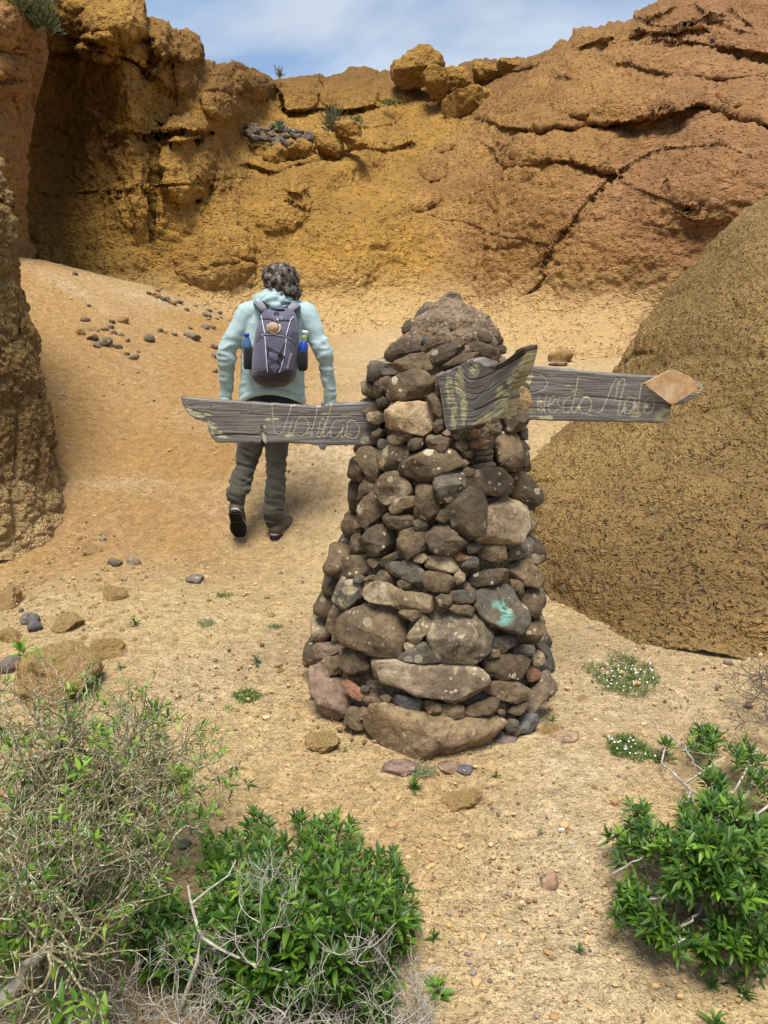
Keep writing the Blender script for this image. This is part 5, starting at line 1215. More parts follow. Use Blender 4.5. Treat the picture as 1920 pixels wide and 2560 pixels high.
# boots
def boot(toe, heel, up, side, bend=.0):
    L = toe - heel; ln = .30; f = L / np.linalg.norm(L); s = np.cross(f, up); s /= np.linalg.norm(s); u = np.cross(s, f)
    mid = (toe + heel) / 2; h0 = mid - f * ln / 2
    q = lambda a, b, c: h0 + f * a + s * b + u * c
    b = empty('boot', h0 - person_o); b.parent = person
    t_ = np.linspace(0, 2 * np.pi, 56, endpoint=False)
    a_ = (1 - np.cos(t_)) / 2 * ln; hw = .047 + .010 * sstep(.12, .22, a_) - .008 * np.exp(-((a_ - .11) / .04) ** 2)
    y_ = hw * np.sign(np.sin(t_)) * np.abs(np.sin(t_)) ** .62 + side * .006 * sstep(.1, .3, a_)
    def slab(name, z0, z1, g, mat):
        rows = []
        for zz, gg in ((z0, .05), (z0, .9), (z0, g), ((z0 + z1) / 2, g * 1.01), (z1, g), (z1, .1)):
            rows.append(np.stack([q((x - ln / 2) * gg + ln / 2, yy * gg, zz) for x, yy in zip(a_, y_)]))
        V = np.stack(rows, 1).reshape(-1, 3) - h0
        return link(name, mesh_np(name, V, grid_faces(len(t_), 6, True), mat, False), b)
    slab('sole', 0, .020, 1.0, M_SOLE); slab('midsole', .0205, .034, .97, M_RAND)
    lugs = []
    for a in np.arange(.02, .29, .026):
        for yy in (-.026, -.004, .020):
            if .10 < a < .14: continue
            c = q(a, yy + side * .004, -.003); e = [c + f * x * .008 + s * w * .008 + u * z * .004 for x in (-1, 1) for w in (-1, 1) for z in (-1, 1)]
            lugs.append((np.array(e) - h0, np.array([[0, 1, 3, 2], [4, 6, 7, 5], [0, 4, 5, 1], [2, 3, 7, 6], [0, 2, 6, 4], [1, 5, 7, 3]])))
    V, F = join_np(lugs); link('tread', mesh_np('tread', V, F, M_SOLE, False), b)['kind'] = 'stuff'
    up_ = [limb([q(.045, 0, .06), q(.10, 0, .065), q(.17, side * .002, .058), q(.245, side * .004, .050)], [.048, .048, .050, .040], 20), limb([q(.055, 0, .05), q(.06, 0, .10), q(.062 + bend, 0, .14)], [.047, .047, .046], 20)]
    fuse('upper', up_, .006, M_LEATH, 3, lambda co: .0015 * fbm(co * 40, 3, 2), b, h0)
    col_ = limb([q(.062 + bend, 0, .138), q(.064 + bend, 0, .152)], [.043, .045], 20); link('collar', mesh_np('collar', col_[0] - h0, col_[1], M_BLACK), b)
boot(toeL, heelL, np.array([0, .3, 1.]), -1, .02)
boot(ankR + np.array([.10, .20, -.105]), ankR + np.array([-.005, -.06, -.11]), np.array([0, 0, 1.]), 1)

# ------------------------------------------------------------------ the backpack
def ZP(*p): return [(600 + x / 8.295, 740 + y / 8.295) for x, y in p]
pk = [(770, 672, 722), (776, 660, 734), (785, 654, 739), (800, 648, 743), (830, 638, 747), (860, 633, 746), (890, 630, 745), (920, 628, 742), (940, 629, 738), (955, 637, 730), (964, 652, 716), (968, 665, 705)]
pky = [p[0] for p in pk]
pkd = [.020, .045, .062, .075, .092, .100, .106, .108, .104, .085, .05, .02]
def pk_c(py): return (np.interp(py, pky, [(p[1] + p[2]) / 2 for p in pk]), np.interp(py, pky, [(p[2] - p[1]) / 2 for p in pk]), np.interp(py, pky, pkd))
PKB = MY - .115                                # plane of the wearer's back
def bp(px, py, off=0.0):
    px = np.asarray(px, float); py = np.asarray(py, float)
    c, h, d = pk_c(py); u = np.clip(np.abs((px - c) / h), 0, 1)
    return W(px, py, PKB - d * 2.0 * (1 - u ** 2.6) ** (1 / 2.6) * .85 - off)
pack_o = np.array(W(688, 968, PKB))
pack = empty('backpack', pack_o)
tag(pack, 'purple-grey backpack with white piping and a black elastic cord, worn on the hiker\'s back', 'backpack')
def pack_body():
    ny, nu = 90, 64
    py = np.concatenate([np.linspace(768.5, 785, 18), np.linspace(787, 945, 56), np.linspace(947, 969, 16)])
    th = np.linspace(0, 2 * np.pi, nu, endpoint=False)
    c, h, d = pk_c(py)
    cx = np.sign(np.cos(th)) * np.abs(np.cos(th)) ** (2 / 2.6); sy = np.sin(th)
    px = c[:, None] + h[:, None] * cx[None]
    fr = np.where(sy < 0, np.abs(sy) ** (2 / 2.6) * 1.7, -np.abs(sy) ** .8 * .25)
    Yv = PKB - d[:, None] * fr[None]
    P = W(px, np.repeat(py[:, None], nu, 1), Yv)
    wr = .009 * np.abs(fbm(P * np.array([10, 10, 14]), 3, 31)) + .006 * fbm(P * 6, 2, 8) + .002 * np.sin(P[..., 2] * 60 + 20 * P[..., 0] + 3 * fbm(P * 8, 2, 4))
    P[..., 1] += (.45 * wr) * (fr[None] > 0)
    for pts in (zip1, zip2):      # seams pinch the cloth
        q, _ = seg_dist(px, np.repeat(py[:, None], nu, 1), pts); P[..., 1] += .005 * np.exp(-(q / 2.2) ** 2) * (fr[None] > .2)
    P[0] = P[0].mean(0); P[-1] = P[-1].mean(0)
    F = grid_faces(ny, nu); 
    i = np.arange(ny - 1); F2 = np.stack([i * nu + nu - 1, i * nu, (i + 1) * nu, (i + 1) * nu + nu - 1], -1)
    F = np.concatenate([F, F2])
    me = mesh_np('main_bag', P.reshape(-1, 3) - pack_o, F, M_PACK)
    me.materials.append(M_PACKB)
    cen = np.repeat(py[:, None], nu, 1).ravel()[F[:, 0]]; cpx = px.ravel()[F[:, 0]]
    lowp = cen > 926 + 3 * np.sin(cpx / 9)
    me.polygons.foreach_set('material_index', lowp.astype(np.int32))
    link('main_bag', me, pack)
zip1 = ZP((415, 475), (600, 470), (700, 510), (780, 525), (900, 498), (1060, 515)); zip2 = ZP((340, 960), (400, 840), (470, 800), (700, 802), (950, 842), (1080, 905), (1150, 1000))
pack_body()
def on_pack(name, pts, r, mat, off=.002, n=6, kind=None, parent=None):
    A = np.array(pts, float); l = np.concatenate([[0], np.cumsum(np.hypot(*np.diff(A, axis=0).T))]); s = np.linspace(0, l[-1], max(8, int(l[-1] / 3)))
    x, y = np.interp(s, l, A[:, 0]), np.interp(s, l, A[:, 1])
    V, F = tube(bp(x, y, off), r, n); return link(name, mesh_np(name, V - pack_o, F, mat), parent or pack)
M_WHITE = plain('white_piping', (.72, .70, .68), .6); M_CORD = plain('black_cord', (.008, .008, .010), .7); M_METAL = NT('metal').m
M_METAL.node_tree.nodes['Principled BSDF'].inputs['Metallic'].default_value = 1; M_METAL.node_tree.nodes['Principled BSDF'].inputs['Base Color'].default_value = (.6, .58, .55, 1); M_METAL.node_tree.nodes['Principled BSDF'].inputs['Roughness'].default_value = .35
for p in (ZP((430, 390), (455, 480), (485, 650), (515, 780)), ZP((515, 840), (530, 1050), (545, 1300), (570, 1590)), ZP((1110, 425), (1045, 495), (1020, 590), (955, 825)), ZP((960, 880), (930, 1150), (880, 1400), (810, 1595))): on_pack('piping', p, .0020, M_WHITE)
on_pack('zip', zip1, .0030, M_PACKB, .001); on_pack('zip', zip2, .0030, M_STRAP, .001)
for p in (ZP((550, 1040), (680, 1110), (800, 1180), (880, 1230)), ZP((545, 1070), (700, 1130), (850, 1190)), ZP((600, 1080), (560, 1240), (720, 1340), (830, 1390)), ZP((940, 960), (880, 1080), (830, 1180)), ZP((910, 1240), (900, 1300), (720, 1345), (590, 1395), (575, 1450), (650, 1540)), ZP((800, 1200), (790, 1390), (860, 1440), (760, 1560)), ZP((840, 1160), (900, 1240))):
    on_pack('elastic_cord', p, .0021, M_CORD, .004)
kn = ellipsoid(bp(*ZP((835, 1215))[0], .006), (.012, .008, .010)); link('cord_lock', mesh_np('cord_lock', kn[0] - pack_o, kn[1], M_CORD), pack)
g_ = bp(*ZP((757, 372))[0], .001); tt = np.linspace(0, 2 * np.pi, 20); V, F = tube(np.stack([g_[0] + .012 * np.cos(tt), g_[1] + 0 * tt - .002, g_[2] + .009 * np.sin(tt)], -1), .003, 6); link('cable_port', mesh_np('cable_port', V - pack_o, F, M_CORD), pack)
on_pack('haul_loop', ZP((640, 250), (700, 275), (800, 290), (925, 285)), .0065, M_BLACK, .012, 8)
def strap(p0, cur, name='shoulder_strap'):
    V, F = ribbon(cur, p0, .052, .012); o = link(name, mesh_np(name, V - pack_o, F, M_STRAP), pack)
    wd = np.array(p0, float) / np.linalg.norm(p0)
    for s in (-1, 1):
        V, F = tube(np.array(cur) + wd * s * .026 + np.array([0, -.005, 0]), .0045, 6); link('edging', mesh_np('edging', V - pack_o, F, M_BLACK), o)
strap((1, 0, .45), [W(*ZP((530, 330))[0], PKB - .02), W(*ZP((470, 240))[0], PKB - .02), W(*ZP((400, 150))[0], PKB + .00), W(*ZP((350, 90))[0], MY + .03), W(*ZP((340, 95))[0], MY + .10), W(*ZP((345, 250))[0], MY + .16)])
strap((1, 0, -.45), [W(*ZP((985, 340))[0], PKB - .02), W(*ZP((1060, 260))[0], PKB - .02), W(*ZP((1140, 190))[0], PKB + .01), W(*ZP((1190, 140))[0], MY + .03), W(*ZP((1200, 150))[0], MY + .10), W(*ZP((1190, 300))[0], MY + .16)])
V, F = ribbon([W(752, 862, PKB - .02), W(765, 880, PKB), W(766, 905, PKB + .0), W(764, 926, PKB - .01)], (1, 0, 0), .016, .004); link('loose_strap', mesh_np('loose_strap', V - pack_o, F, M_BLACK), pack)
for cx, w_, y0, y1 in ((757, 12, 876, 926), (621, 11, 868, 922)):      # mesh side pockets
    secs = [(*W(cx, y, PKB - .03), w_ * K * q, .045 * q) for y, q in ((y1, .8), (y1 - 6, 1), ((y0 + y1) / 2, 1.05), (y0 + 2, 1.02), (y0, .98))]
    V, F = loft(secs, 20, 2.6); t = mesh_np('side_pocket', V - pack_o, F, M_BLACK); link('side_pocket', t, pack)
zp = bp(*ZP((455, 820))[0], .004)
for q in (zp, bp(*ZP((850, 480))[0], .004), bp(*ZP((780, 515))[0], .005)):
    tt = np.linspace(0, 2 * np.pi, 14); V, F = tube(np.stack([q[0] + .006 * np.cos(tt), q[1] - .001 + 0 * tt, q[2] + .009 * np.sin(tt)], -1), .0016, 5); link('zip_puller', mesh_np('zip_puller', V - pack_o, F, M_METAL), pack)
# lettering along the lower right, read from bottom to top
def pack_text():
    cu = bpy.data.curves.new('lettering', 'FONT'); cu.body = 'DIADORA'; cu.size = 1; cu.resolution_u = 3
    ob = bpy.data.objects.new('lettering_raw', cu); COL.objects.link(ob)
    dg = bpy.context.evaluated_depsgraph_get(); me = bpy.data.meshes.new_from_object(ob.evaluated_get(dg)); bpy.data.objects.remove(ob)
    co = np.array([v.co[:] for v in me.vertices]); x = (co[:, 0] - co[:, 0].min()) / (co[:, 0].max() - co[:, 0].min()); y = co[:, 1] / co[:, 1].max()
    a = np.array(ZP((958, 1490))[0]); b = np.array(ZP((1045, 1175))[0]); d = b - a; L = np.hypot(*d); nn = np.array([d[1], -d[0]]) / L
    P2 = a + x[:, None] * d + y[:, None] * nn * -5.0 * -1 * -1
    P = bp(P2[:, 0], P2[:, 1], .0045) - pack_o
    me.vertices.foreach_set('co', P.astype(np.float32).ravel()); me.update(); me.materials.clear(); me.materials.append(M_WHITE)
    link('lettering', me, pack)
pack_text()
# round shell charm, bottles
sh = bp(*ZP((685, 650))[0], .014)
M_SHELL = plain('tan_shell', (.42, .28, .18), .6, .3, 60, .2); M_SHELL2 = plain('pale_shell', (.66, .56, .40), .6)
charm = empty('shell_charm', sh); tag(charm, 'round tan shell hanging on the upper front of the backpack', 'shell')
V, F = ellipsoid((0, 0, 0), (.034, .014, .029)); rr = np.arctan2(V[:, 2] + .03, V[:, 0]); V[:, 1] *= 1 + .08 * np.sin(rr * 26); link('shell', mesh_np('shell', V, F, M_SHELL), charm)
tt = np.linspace(math.radians(150), math.radians(395), 30); V, F = tube(np.stack([.037 * np.cos(tt) + .004, 0 * tt + .004, .032 * np.sin(tt) - .001], -1), .0052, 6); link('rim', mesh_np('rim', V, F, M_SHELL2), charm)
V, F = tube([(0, 0, .026), (.010, -.002, .036), (.026, .0, .044), (.036, .004, .052)], .0022, 6); link('chain', mesh_np('chain', V, F, M_METAL), charm)
t = NT('blue_water_bottle'); b_ = t.b; b_.inputs['Base Color'].default_value = (.10, .22, .42, 1); b_.inputs['Transmission Weight'].default_value = .55; b_.inputs['Roughness'].default_value = .12; b_.inputs['IOR'].default_value = 1.33; b_.inputs['Specular IOR Level'].default_value = .6; M_PET = t.m
M_CAP = plain('blue_cap', (.02, .06, .42), .4, .5); M_BLUE = plain('cobalt_plastic', (.01, .05, .34), .35, .5, 30, .1, .05); M_WCAP = plain('white_plastic', (.70, .72, .68), .45, .5, 30, .08, .05); M_GRN = plain('green_print', (.30, .38, .05), .5)
def bottle(name, base, tilt, prof, cap, capm, bodym, label, extra=()):
    e = empty(name, base); e.rotation_euler = tilt; tag(e, label, 'bottle')
    V, F = lathe(prof); link('body', mesh_np('body', V, F, bodym), e)
    V, F = lathe(cap); link('cap', mesh_np('cap', V, F, capm), e)
    for nm, pr, mt in extra: V, F = lathe(pr); link(nm, mesh_np(nm, V, F, mt), e)
bottle('water_bottle', W(622, 920, PKB - .03), (0, math.radians(-1), 0), [(0, 0), (.024, 0), (.027, .01), (.026, .05), (.028, .055), (.026, .06), (.026, .11), (.028, .125), (.026, .135), (.022, .16), (.013, .183), (.012, .19), (0, .19)],
       [(0, .187), (.016, .187), (.016, .202), (.014, .205), (0, .205)], M_CAP, M_PET, 'clear blue water bottle with a blue cap in the left side pocket of the backpack', [('label', [(.0262, .072), (.0275, .074), (.0275, .108), (.0262, .11)], plain('bottle_label', (.03, .05, .12), .4, .5))])
bottle('drink_bottle', W(754, 905, PKB - .03), (0, math.radians(9), 0), [(0, 0), (.026, 0), (.028, .01), (.028, .085), (.026, .105), (.016, .12), (.015, .125), (0, .125)],
       [(0, .165), (.018, .165), (.0185, .184), (.0165, .187), (0, .187)], M_WCAP, M_BLUE, 'cobalt blue bottle with a white neck and cap in the right side pocket', [('neck', [(0, .124), (.0145, .124), (.0150, .166), (0, .166)], M_WCAP), ('print', [(.0151, .140), (.0156, .141), (.0156, .155), (.0151, .156)], M_GRN)])
# ------------------------------------------------------------------ loose stones
def Z6(x, y): return (150 + x / 3.687, 660 + y / 3.687)
G_, B_, D_, O_ = (.17, .135, .092), (.20, .142, .085), (.11, .082, .055), (.34, .21, .075)
slope = [  # x, y, w, h in the zoom of the left slope; colour; material; label
 (135,80,50,50,G_,0,'small grey slab lying high on the sandy ridge below the cliff'), (268,382,50,35,D_,0,'small dark stone alone on the upper left sand slope'), (232,507,110,55,B_,0,'flat brown stone at the upper left of the scattered stone group'),
 (182,612,110,85,O_,1,'crumbly ochre lump at the left end of the scattered stone group'), (300,590,110,60,(.30,.19,.09),1,'brown crumbly lump beside the ochre one in the stone group'), (290,665,120,85,D_,0,'broad dark stone at the lower left of the stone group'),
 (415,597,90,40,G_,0,'flat grey stone with light top in the middle of the stone group'), (470,570,50,50,D_,0,'dark upright stone in the middle of the stone group'), (575,500,120,90,O_,1,'squarish ochre block standing above the other scattered stones'),
 (478,525,60,50,D_,0,'small dark stone leaning by the squarish ochre block'), (495,620,60,55,(.16,.12,.07),0,'brown stone right of the flat grey one in the group'), (412,695,125,115,(.15,.12,.055),0,'large olive brown stone in the centre of the stone group'),
 (338,738,80,75,(.21,.16,.10),0,'oval light brown stone at the lower edge of the group'), (455,740,80,50,G_,0,'small grey stone below the large olive brown one'), (533,750,80,60,G_,0,'grey stone at the lower right corner of the group'),
 (622,698,60,45,D_,0,'small brown stone just right of the stone group'), (560,648,75,32,D_,0,'thin dark shard at the right of the stone group'), (610,820,60,45,D_,0,'small dark stone touching the pale capped stone downhill'), (688,848,120,65,B_,2,'pale capped brown stone lowest of the scattered stones'),
 (718,805,45,32,D_,0,'dark chip on top of the pale capped stone'), (822,675,115,90,G_,0,'grey angular stone alone in the middle of the slope'), (922,605,60,55,B_,0,'small rounded brown stone uphill of the lone grey one'), (1050,643,65,32,B_,0,'small low brown stone left of the long block'),
 (1205,652,190,85,(.19,.15,.10),0,'long smooth brown block, largest stone on the left slope'), (1195,583,55,30,D_,0,'small dark stone just above the long brown block'), (1335,568,90,60,(.19,.15,.10),0,'left stone of the touching brown pair near the hiker'),
 (1397,575,85,45,(.19,.15,.10),0,'right stone of the touching brown pair near the hiker'), (1168,410,50,55,B_,0,'small upright stone below the rubble line on the ridge'), (1360,468,90,60,(.18,.15,.09),0,'grey green stone in the cluster left of the hiker shoulder'),
 (1415,755,80,65,B_,0,'brown stone just left of the hiker left sleeve'), (1440,835,110,80,(.22,.16,.10),0,'sloping flat brown stone partly behind the hiker left sleeve'), (1430,975,60,50,B_,0,'small brown stone by the hiker left elbow')]
for i, (x, y, w, h, c, mk, lb) in enumerate(slope):
    px, py = Z6(x, y)
    o = free_stone('stone', px, py, w / 3.687, h / 3.687, 900 + i, [M_STONE, M_LUMP, M_STONEP][mk], c, sink=.25, rough=.12 if mk == 1 else .06)
    tag(o, lb, 'stone', 'stones scattered on the left sand slope')
ridge = [(895,237,75,35),(815,265,50,30),(860,272,60,45),(905,285,40,40),(935,310,75,42),(990,322,60,50),(1040,352,85,45),(1100,342,80,35),(1010,345,50,35),(880,300,45,28),(1243,383,50,25),(1375,425,75,30),(1360,502,60,30),(1467,445,70,30),(1440,500,40,25),(1570,520,75,35),(1330,455,40,30),(1480,495,35,25),(840,827,40,20),(965,627,40,25)]
for i, (x, y, w, h) in enumerate(ridge):
    px, py = Z6(x, y)
    o = free_stone('stone', px, py, w / 3.687 * 1.1, h / 3.687 * 1.15, 960 + i, M_STONE if i % 3 else M_LUMP, [B_, D_, O_, B_][i % 4], sink=.15, nth=20, nph=10)
    tag(o, 'small dark stone in the broken line along the ridge left of the hiker', 'stone', 'small stones along the sand ridge')
near = [  # px, py, w, h, colour, material, label, name
 (137,1662,235,165,(.44,.27,.09),1,'big rough ochre boulder at the lower left behind the twigs','boulder'), (262,1603,92,82,(.33,.22,.13),1,'grey brown crumbly rock against the right of the big ochre boulder','rock'),
 (162,1540,92,72,(.36,.23,.13),1,'rounded pinkish rock above the big ochre boulder','rock'), (275,1470,80,55,(.34,.21,.11),1,'low reddish rock half buried uphill of the pinkish one','rock'), (8,1482,95,80,(.36,.23,.12),1,'ochre rock cut by the left edge of the photo','rock'),
 (72,1540,52,40,(.21,.19,.17),0,'smooth grey stone wedged among the ochre rocks','stone'), (86,1560,38,38,(.13,.12,.12),0,'dark grey stone under the smooth grey one','stone'), (22,1575,62,58,(.34,.20,.11),1,'reddish crumbly rock at the left edge','rock'), (22,1652,60,46,(.17,.13,.11),0,'brown grey stone left of the big ochre boulder','stone'),
 (222,1366,66,38,(.33,.22,.11),1,'flat rough slab half sunk in the gully','stone'), (282,1402,42,24,(.16,.12,.09),0,'dark small stone left of the flat tan one','stone'), (329,1399,46,25,(.28,.20,.12),0,'flat tan stone right of the small dark one','stone'), (256,1345,20,14,(.3,.26,.22),0,'tiny pale stone above the flat rough slab','stone'),
 (486,1442,50,32,(.17,.155,.14),0,'lone faceted dark grey stone in the open sand below the hiker','stone'), (805,1838,82,62,(.46,.32,.12),1,'yellow sandstone lump at the left foot of the cairn','rock'),
 (1421,1838,92,30,(.36,.24,.15),0,'long flat pinkish slab in the sand right of the cairn','slab'), (1378,2198,56,34,(.34,.21,.13),0,'flat reddish slab in the sand near the lower centre','slab'), (1160,1990,120,50,(.38,.24,.12),1,'low reddish clod in front of the cairn','clod'),
 (1404,884,66,44,(.44,.29,.14),1,'tan crumbly rock behind the cairn above the right board','rock'), (1402,906,62,17,(.24,.18,.13),0,'thin grey shard leaning under the tan crumbly rock','stone'), (1163,1920,60,18,(.11,.11,.125),0,'dark triangular slate shard lying before the cairn','stone'),
 (1004,1912,100,42,(.26,.165,.13),0,'flat pinkish stone sunk in the sand below the base slab','stone'), (1122,1912,54,28,(.22,.15,.10),0,'small brown stone between the pinkish one and the slate shard','stone'), (1405,2072,20,12,(.62,.58,.52),0,'tiny white pebble in the open sand','pebble'),
 (1430,2108,15,9,(.60,.56,.50),0,'second smaller white pebble just below the first','pebble'), (460,2108,42,20,(.16,.155,.15),0,'grey flat stone between the twiggy shrub and the leafy bush','stone'), (105,1895,50,40,(.40,.27,.19),0,'pinkish stone seen through the twigs at the left','stone'), (1165,2090,26,14,(.16,.11,.08),0,'small dark crumb below the reddish clod','stone'),
 (780,1745,14,12,(.11,.10,.10),0,'tiny dark pebble left of the cairn foot','pebble'), (1757,1612,22,14,(.10,.085,.07),0,'small dark stone at the foot of the huge right rock','stone'), (1822,1652,24,15,(.22,.15,.09),0,'small brown stone on the sand below the huge right rock','stone'), (1372,1815,50,40,(.38,.25,.12),1,'small ochre lump in the sand right of the cairn','rock')]
for i, (px, py, w, h, c, mk, lb, nm) in enumerate(near):
    big_ = w > 80
    o = free_stone(nm, px, py, w, h, 1000 + i, [M_STONE, M_LUMP][mk], c, sink=(.30 if w > 150 or px > 1395 else .42) if mk else .3, nth=150 if w > 150 else (80 if big_ else 28), nph=70 if w > 150 else (40 if big_ else 13), rough=.17 if mk else .06, cuts=8 if mk else 5,
                   squash=1.0 if w / max(h, 1) < 2.2 else .7)
    tag(o, lb, nm)
# rock bodies on the crest and along the mid ledge
crest = [(1048,155,112,84,20.6,'large crest boulder standing highest above the hollow'), (1095,196,80,58,20.0,'grey faced block below the highest crest boulder'), (1143,190,76,70,20.2,'tall lump on the right of the crest boulder group'), (1178,248,130,58,19.3,'long lump hanging low under the crest boulders'), (1215,172,84,42,20.6,'low rounded block right of the crest boulders'), (1270,165,100,40,20.4,'flat topped block where the crest meets the right dome')]
for i, (px, py, w, h, Y, lb) in enumerate(crest):
    o = free_stone('crest_boulder', px, py + 8, w * 1.18, h * 1.2, 1100 + i, M_CLIFF, (.4, .3, .1), P=W(px, py + 8, Y), sink=.5, nth=90, nph=44, rough=.15, cuts=7); tag(o, lb, 'boulder', 'boulders on the crest')
mid = [(693,398,70,62,'leftmost round boulder of the row on the mid ledge'), (757,382,62,56,'second boulder of the row on the mid ledge'), (820,368,68,62,'third and broadest boulder of the row on the mid ledge'), (868,326,56,54,'tall knobbly boulder below the grey bush'), (888,356,56,30,'low rightmost boulder of the row on the mid ledge')]
for i, (px, py, w, h, lb) in enumerate(mid):
    o = free_stone('ledge_boulder', px, py, w * 1.15, h * 1.1, 1120 + i, M_CLIFF, (.4, .3, .1), P=W(px, py, 16.2), sink=.5, nth=70, nph=36, rough=.15, cuts=5); tag(o, lb, 'boulder', 'boulders along the mid ledge')
_rs = np.random.RandomState(77)
for i in range(84):
    u = _rs.rand(); px = 618 + 168 * u; top = np.interp(u, [0, .3, 1], [318, 303, 335]); bot = np.interp(u, [0, .25, 1], [338, 368, 352])
    py = top + (bot - top) * _rs.rand()
    w = _rs.uniform(13, 31); h = w * _rs.uniform(.45, .8)
    Yc = 17.0 + (345 - py) / 345 * 8 + (px - 700) * .002
    o = free_stone('rubble_stone', px, py, w, h, 1200 + i, M_STONE, [D_, G_, B_, D_][i % 4], P=W(px, py, Yc - .3), sink=.5, nth=14, nph=8, rough=.12, cuts=9)
    tag(o, 'dark angular rubble stone in the pile on the ledge high behind the hiker', 'stone', 'dark rubble on the high ledge')

# ------------------------------------------------------------------ gravel crumbs
def rubble_crumbs():
    rs = np.random.RandomState(31)
    bm = bmesh.new(); bmesh.ops.create_icosphere(bm, subdivisions=2, radius=1); bv = np.array([v.co[:] for v in bm.verts]); bf = np.array([[v.index for v in f.verts] for f in bm.faces]); bm.free()
    parts = []
    for k in range(900):
        if k < 620: px, py = rs.normal(150, 150), rs.normal(1480, 110)
        else: px, py = rs.uniform(0, 1500), rs.uniform(1180, 1800)
        if py < 1290 or px < -40: continue
        g = ground_at(px, py); s = .004 * math.exp(rs.normal(.35, .55)); s = min(s, .022)
        if math.hypot(g[0] - .2, g[1] - CYc) < .5: continue
        v = bv * (1 + .22 * vnoise(bv * 1.7 + rs.uniform(0, 40, 3), 3))[:, None] * s * rs.uniform(.6, 1.3, 3) * [1, 1, .7]
        a = rs.uniform(0, 6.28); R = np.array([[math.cos(a), -math.sin(a), 0], [math.sin(a), math.cos(a), 0], [0, 0, 1]]); parts.append((v @ R.T + g + [0, 0, s * .15], bf))
    V, F = join_np(parts); o = link('rubble', mesh_np('rubble', V, F, M_LUMP, False)); tag(o, 'crumbled ochre rubble lying in the gully at the lower left', kind='stuff')
rubble_crumbs()
def gravel():
    rs = np.random.RandomState(12)
    bm = bmesh.new(); bmesh.ops.create_icosphere(bm, subdivisions=1, radius=1); bv = np.array([v.co[:] for v in bm.verts]); bf = np.array([[v.index for v in f.verts] for f in bm.faces]); bm.free()
    n = 15000
    px = rs.uniform(-150, 2070, n); d = 1.05 * (9.0 / 1.05) ** rs.rand(n) ** 1.15
    X = (px - 960) / FPX * d * 1.08; Y = d
    P0 = np.stack([X, Y, X * 0 + .5], -1)
    dens = fbm(P0 * 1.7, 3, 55) + .5 * fbm(P0 * 5, 2, 56)
    keep = (dens > rs.uniform(-.7, .35, n)) & (np.hypot(X - .2, Y - CYc) > .46)
    X, Y, d = X[keep], Y[keep], d[keep]; n = len(X)
    Z = gh(X, Y)
    s = .0022 * np.exp(rs.normal(0, .55, n)) * (1 + .22 * d); s = np.minimum(s, .016)
    sc = s[:, None] * rs.uniform(.6, 1.35, (n, 3)); sc[:, 2] *= .75
    a = rs.uniform(0, 6.28, n)
    V = bv[None] * (1 + .35 * (rs.rand(n, len(bv), 1) - .5)) * sc[:, None]
    x = V[..., 0] * np.cos(a)[:, None] - V[..., 1] * np.sin(a)[:, None]; y = V[..., 0] * np.sin(a)[:, None] + V[..., 1] * np.cos(a)[:, None]
    V = np.stack([x + X[:, None], y + Y[:, None], V[..., 2] + (Z + sc[:, 2] * .3 + .004)[:, None]], -1).reshape(-1, 3)
    F = (bf[None] + (np.arange(n) * len(bv))[:, None, None]).reshape(-1, 3)
    tint = np.repeat(rs.rand(n), len(bv))
    t = NT('gravel'); k = t.attr('tint'); cr = t.n('ValToRGB'); t.l(k, cr.inputs[0]); e = cr.color_ramp; e.interpolation = 'CONSTANT'
    e.elements[0].color = (.46, .30, .14, 1); e.elements[1].position = .35; e.elements[1].color = (.33, .20, .09, 1)
    for p, c in ((.55, (.20, .12, .06, 1)), (.70, (.52, .37, .20, 1)), (.84, (.13, .10, .075, 1)), (.93, (.24, .19, .15, 1)), (.985, (.50, .42, .33, 1))): q = e.elements.new(p); q.color = c
    t.done(cr.outputs[0], None, .95)
    o = link('gravel', mesh_np('gravel', V, F, t.m, False, {'tint': ('FLOAT', tint)})); tag(o, 'loose gravel crumbs strewn over the sand', kind='stuff')
gravel()

# ------------------------------------------------------------------ plants
def leaf_material(name, dark, light, rough=.45):
    t = NT(name); oi = t.n('ObjectInfo'); k = t.math('FRACT', t.math('ADD', t.attr('tint'), oi.outputs['Random']))
    k = t.math('POWER', k, 1.5)
    col = t.mix(k, dark, light); n = t.noise(t.coord(), 60, 3); col = t.mix(t.rng(n, .35, .65, 0, .3), col, dark)
    tr = t.n('BsdfTranslucent'); t.l(t.mix(.35, col, (.30, .42, .03)), tr.inputs['Color'])
    mx = t.n('MixShader'); mx.inputs[0].default_value = .22
    t.l(t.b.outputs[0], mx.inputs[1]); t.l(tr.outputs[0], mx.inputs[2]); t.l(mx.outputs[0], t.out.inputs['Surface'])
    t.b.inputs['Specular IOR Level'].default_value = .35
    return t.done(col, None, rough)
M_LEAF = leaf_material('green_leaf', (.018, .058, .007), (.105, .215, .016)); M_LEAFL = leaf_material('yellow_green_leaf', (.07, .17, .015), (.24, .38, .03)); M_LEAFG = leaf_material('dusty_leaf', (.07, .12, .055), (.17, .24, .12), .7)
def twig_material(name, a, b, lich=0.0):
    t = NT(name); c = t.coord(); n = t.noise(c, 30, 4, .65); n2 = t.noise(c, 90, 3, .7)
    col = t.mix(t.rng(n, .35, .65), a, b)
    if lich: col = t.mix(t.rng(n2, .60 - lich * .2, .66 - lich * .2, 0, .8), col, (.42, .46, .33))
    return t.done(col, t.bump(n2, .5, .002), .9)
M_TWIG = twig_material('brown_twig', (.11, .08, .038), (.27, .215, .105), .4); M_TWIGP = twig_material('pale_dead_twig', (.20, .175, .14), (.46, .42, .35), .1); M_TWIGD = twig_material('dark_twig', (.09, .065, .05), (.19, .145, .11), 0)
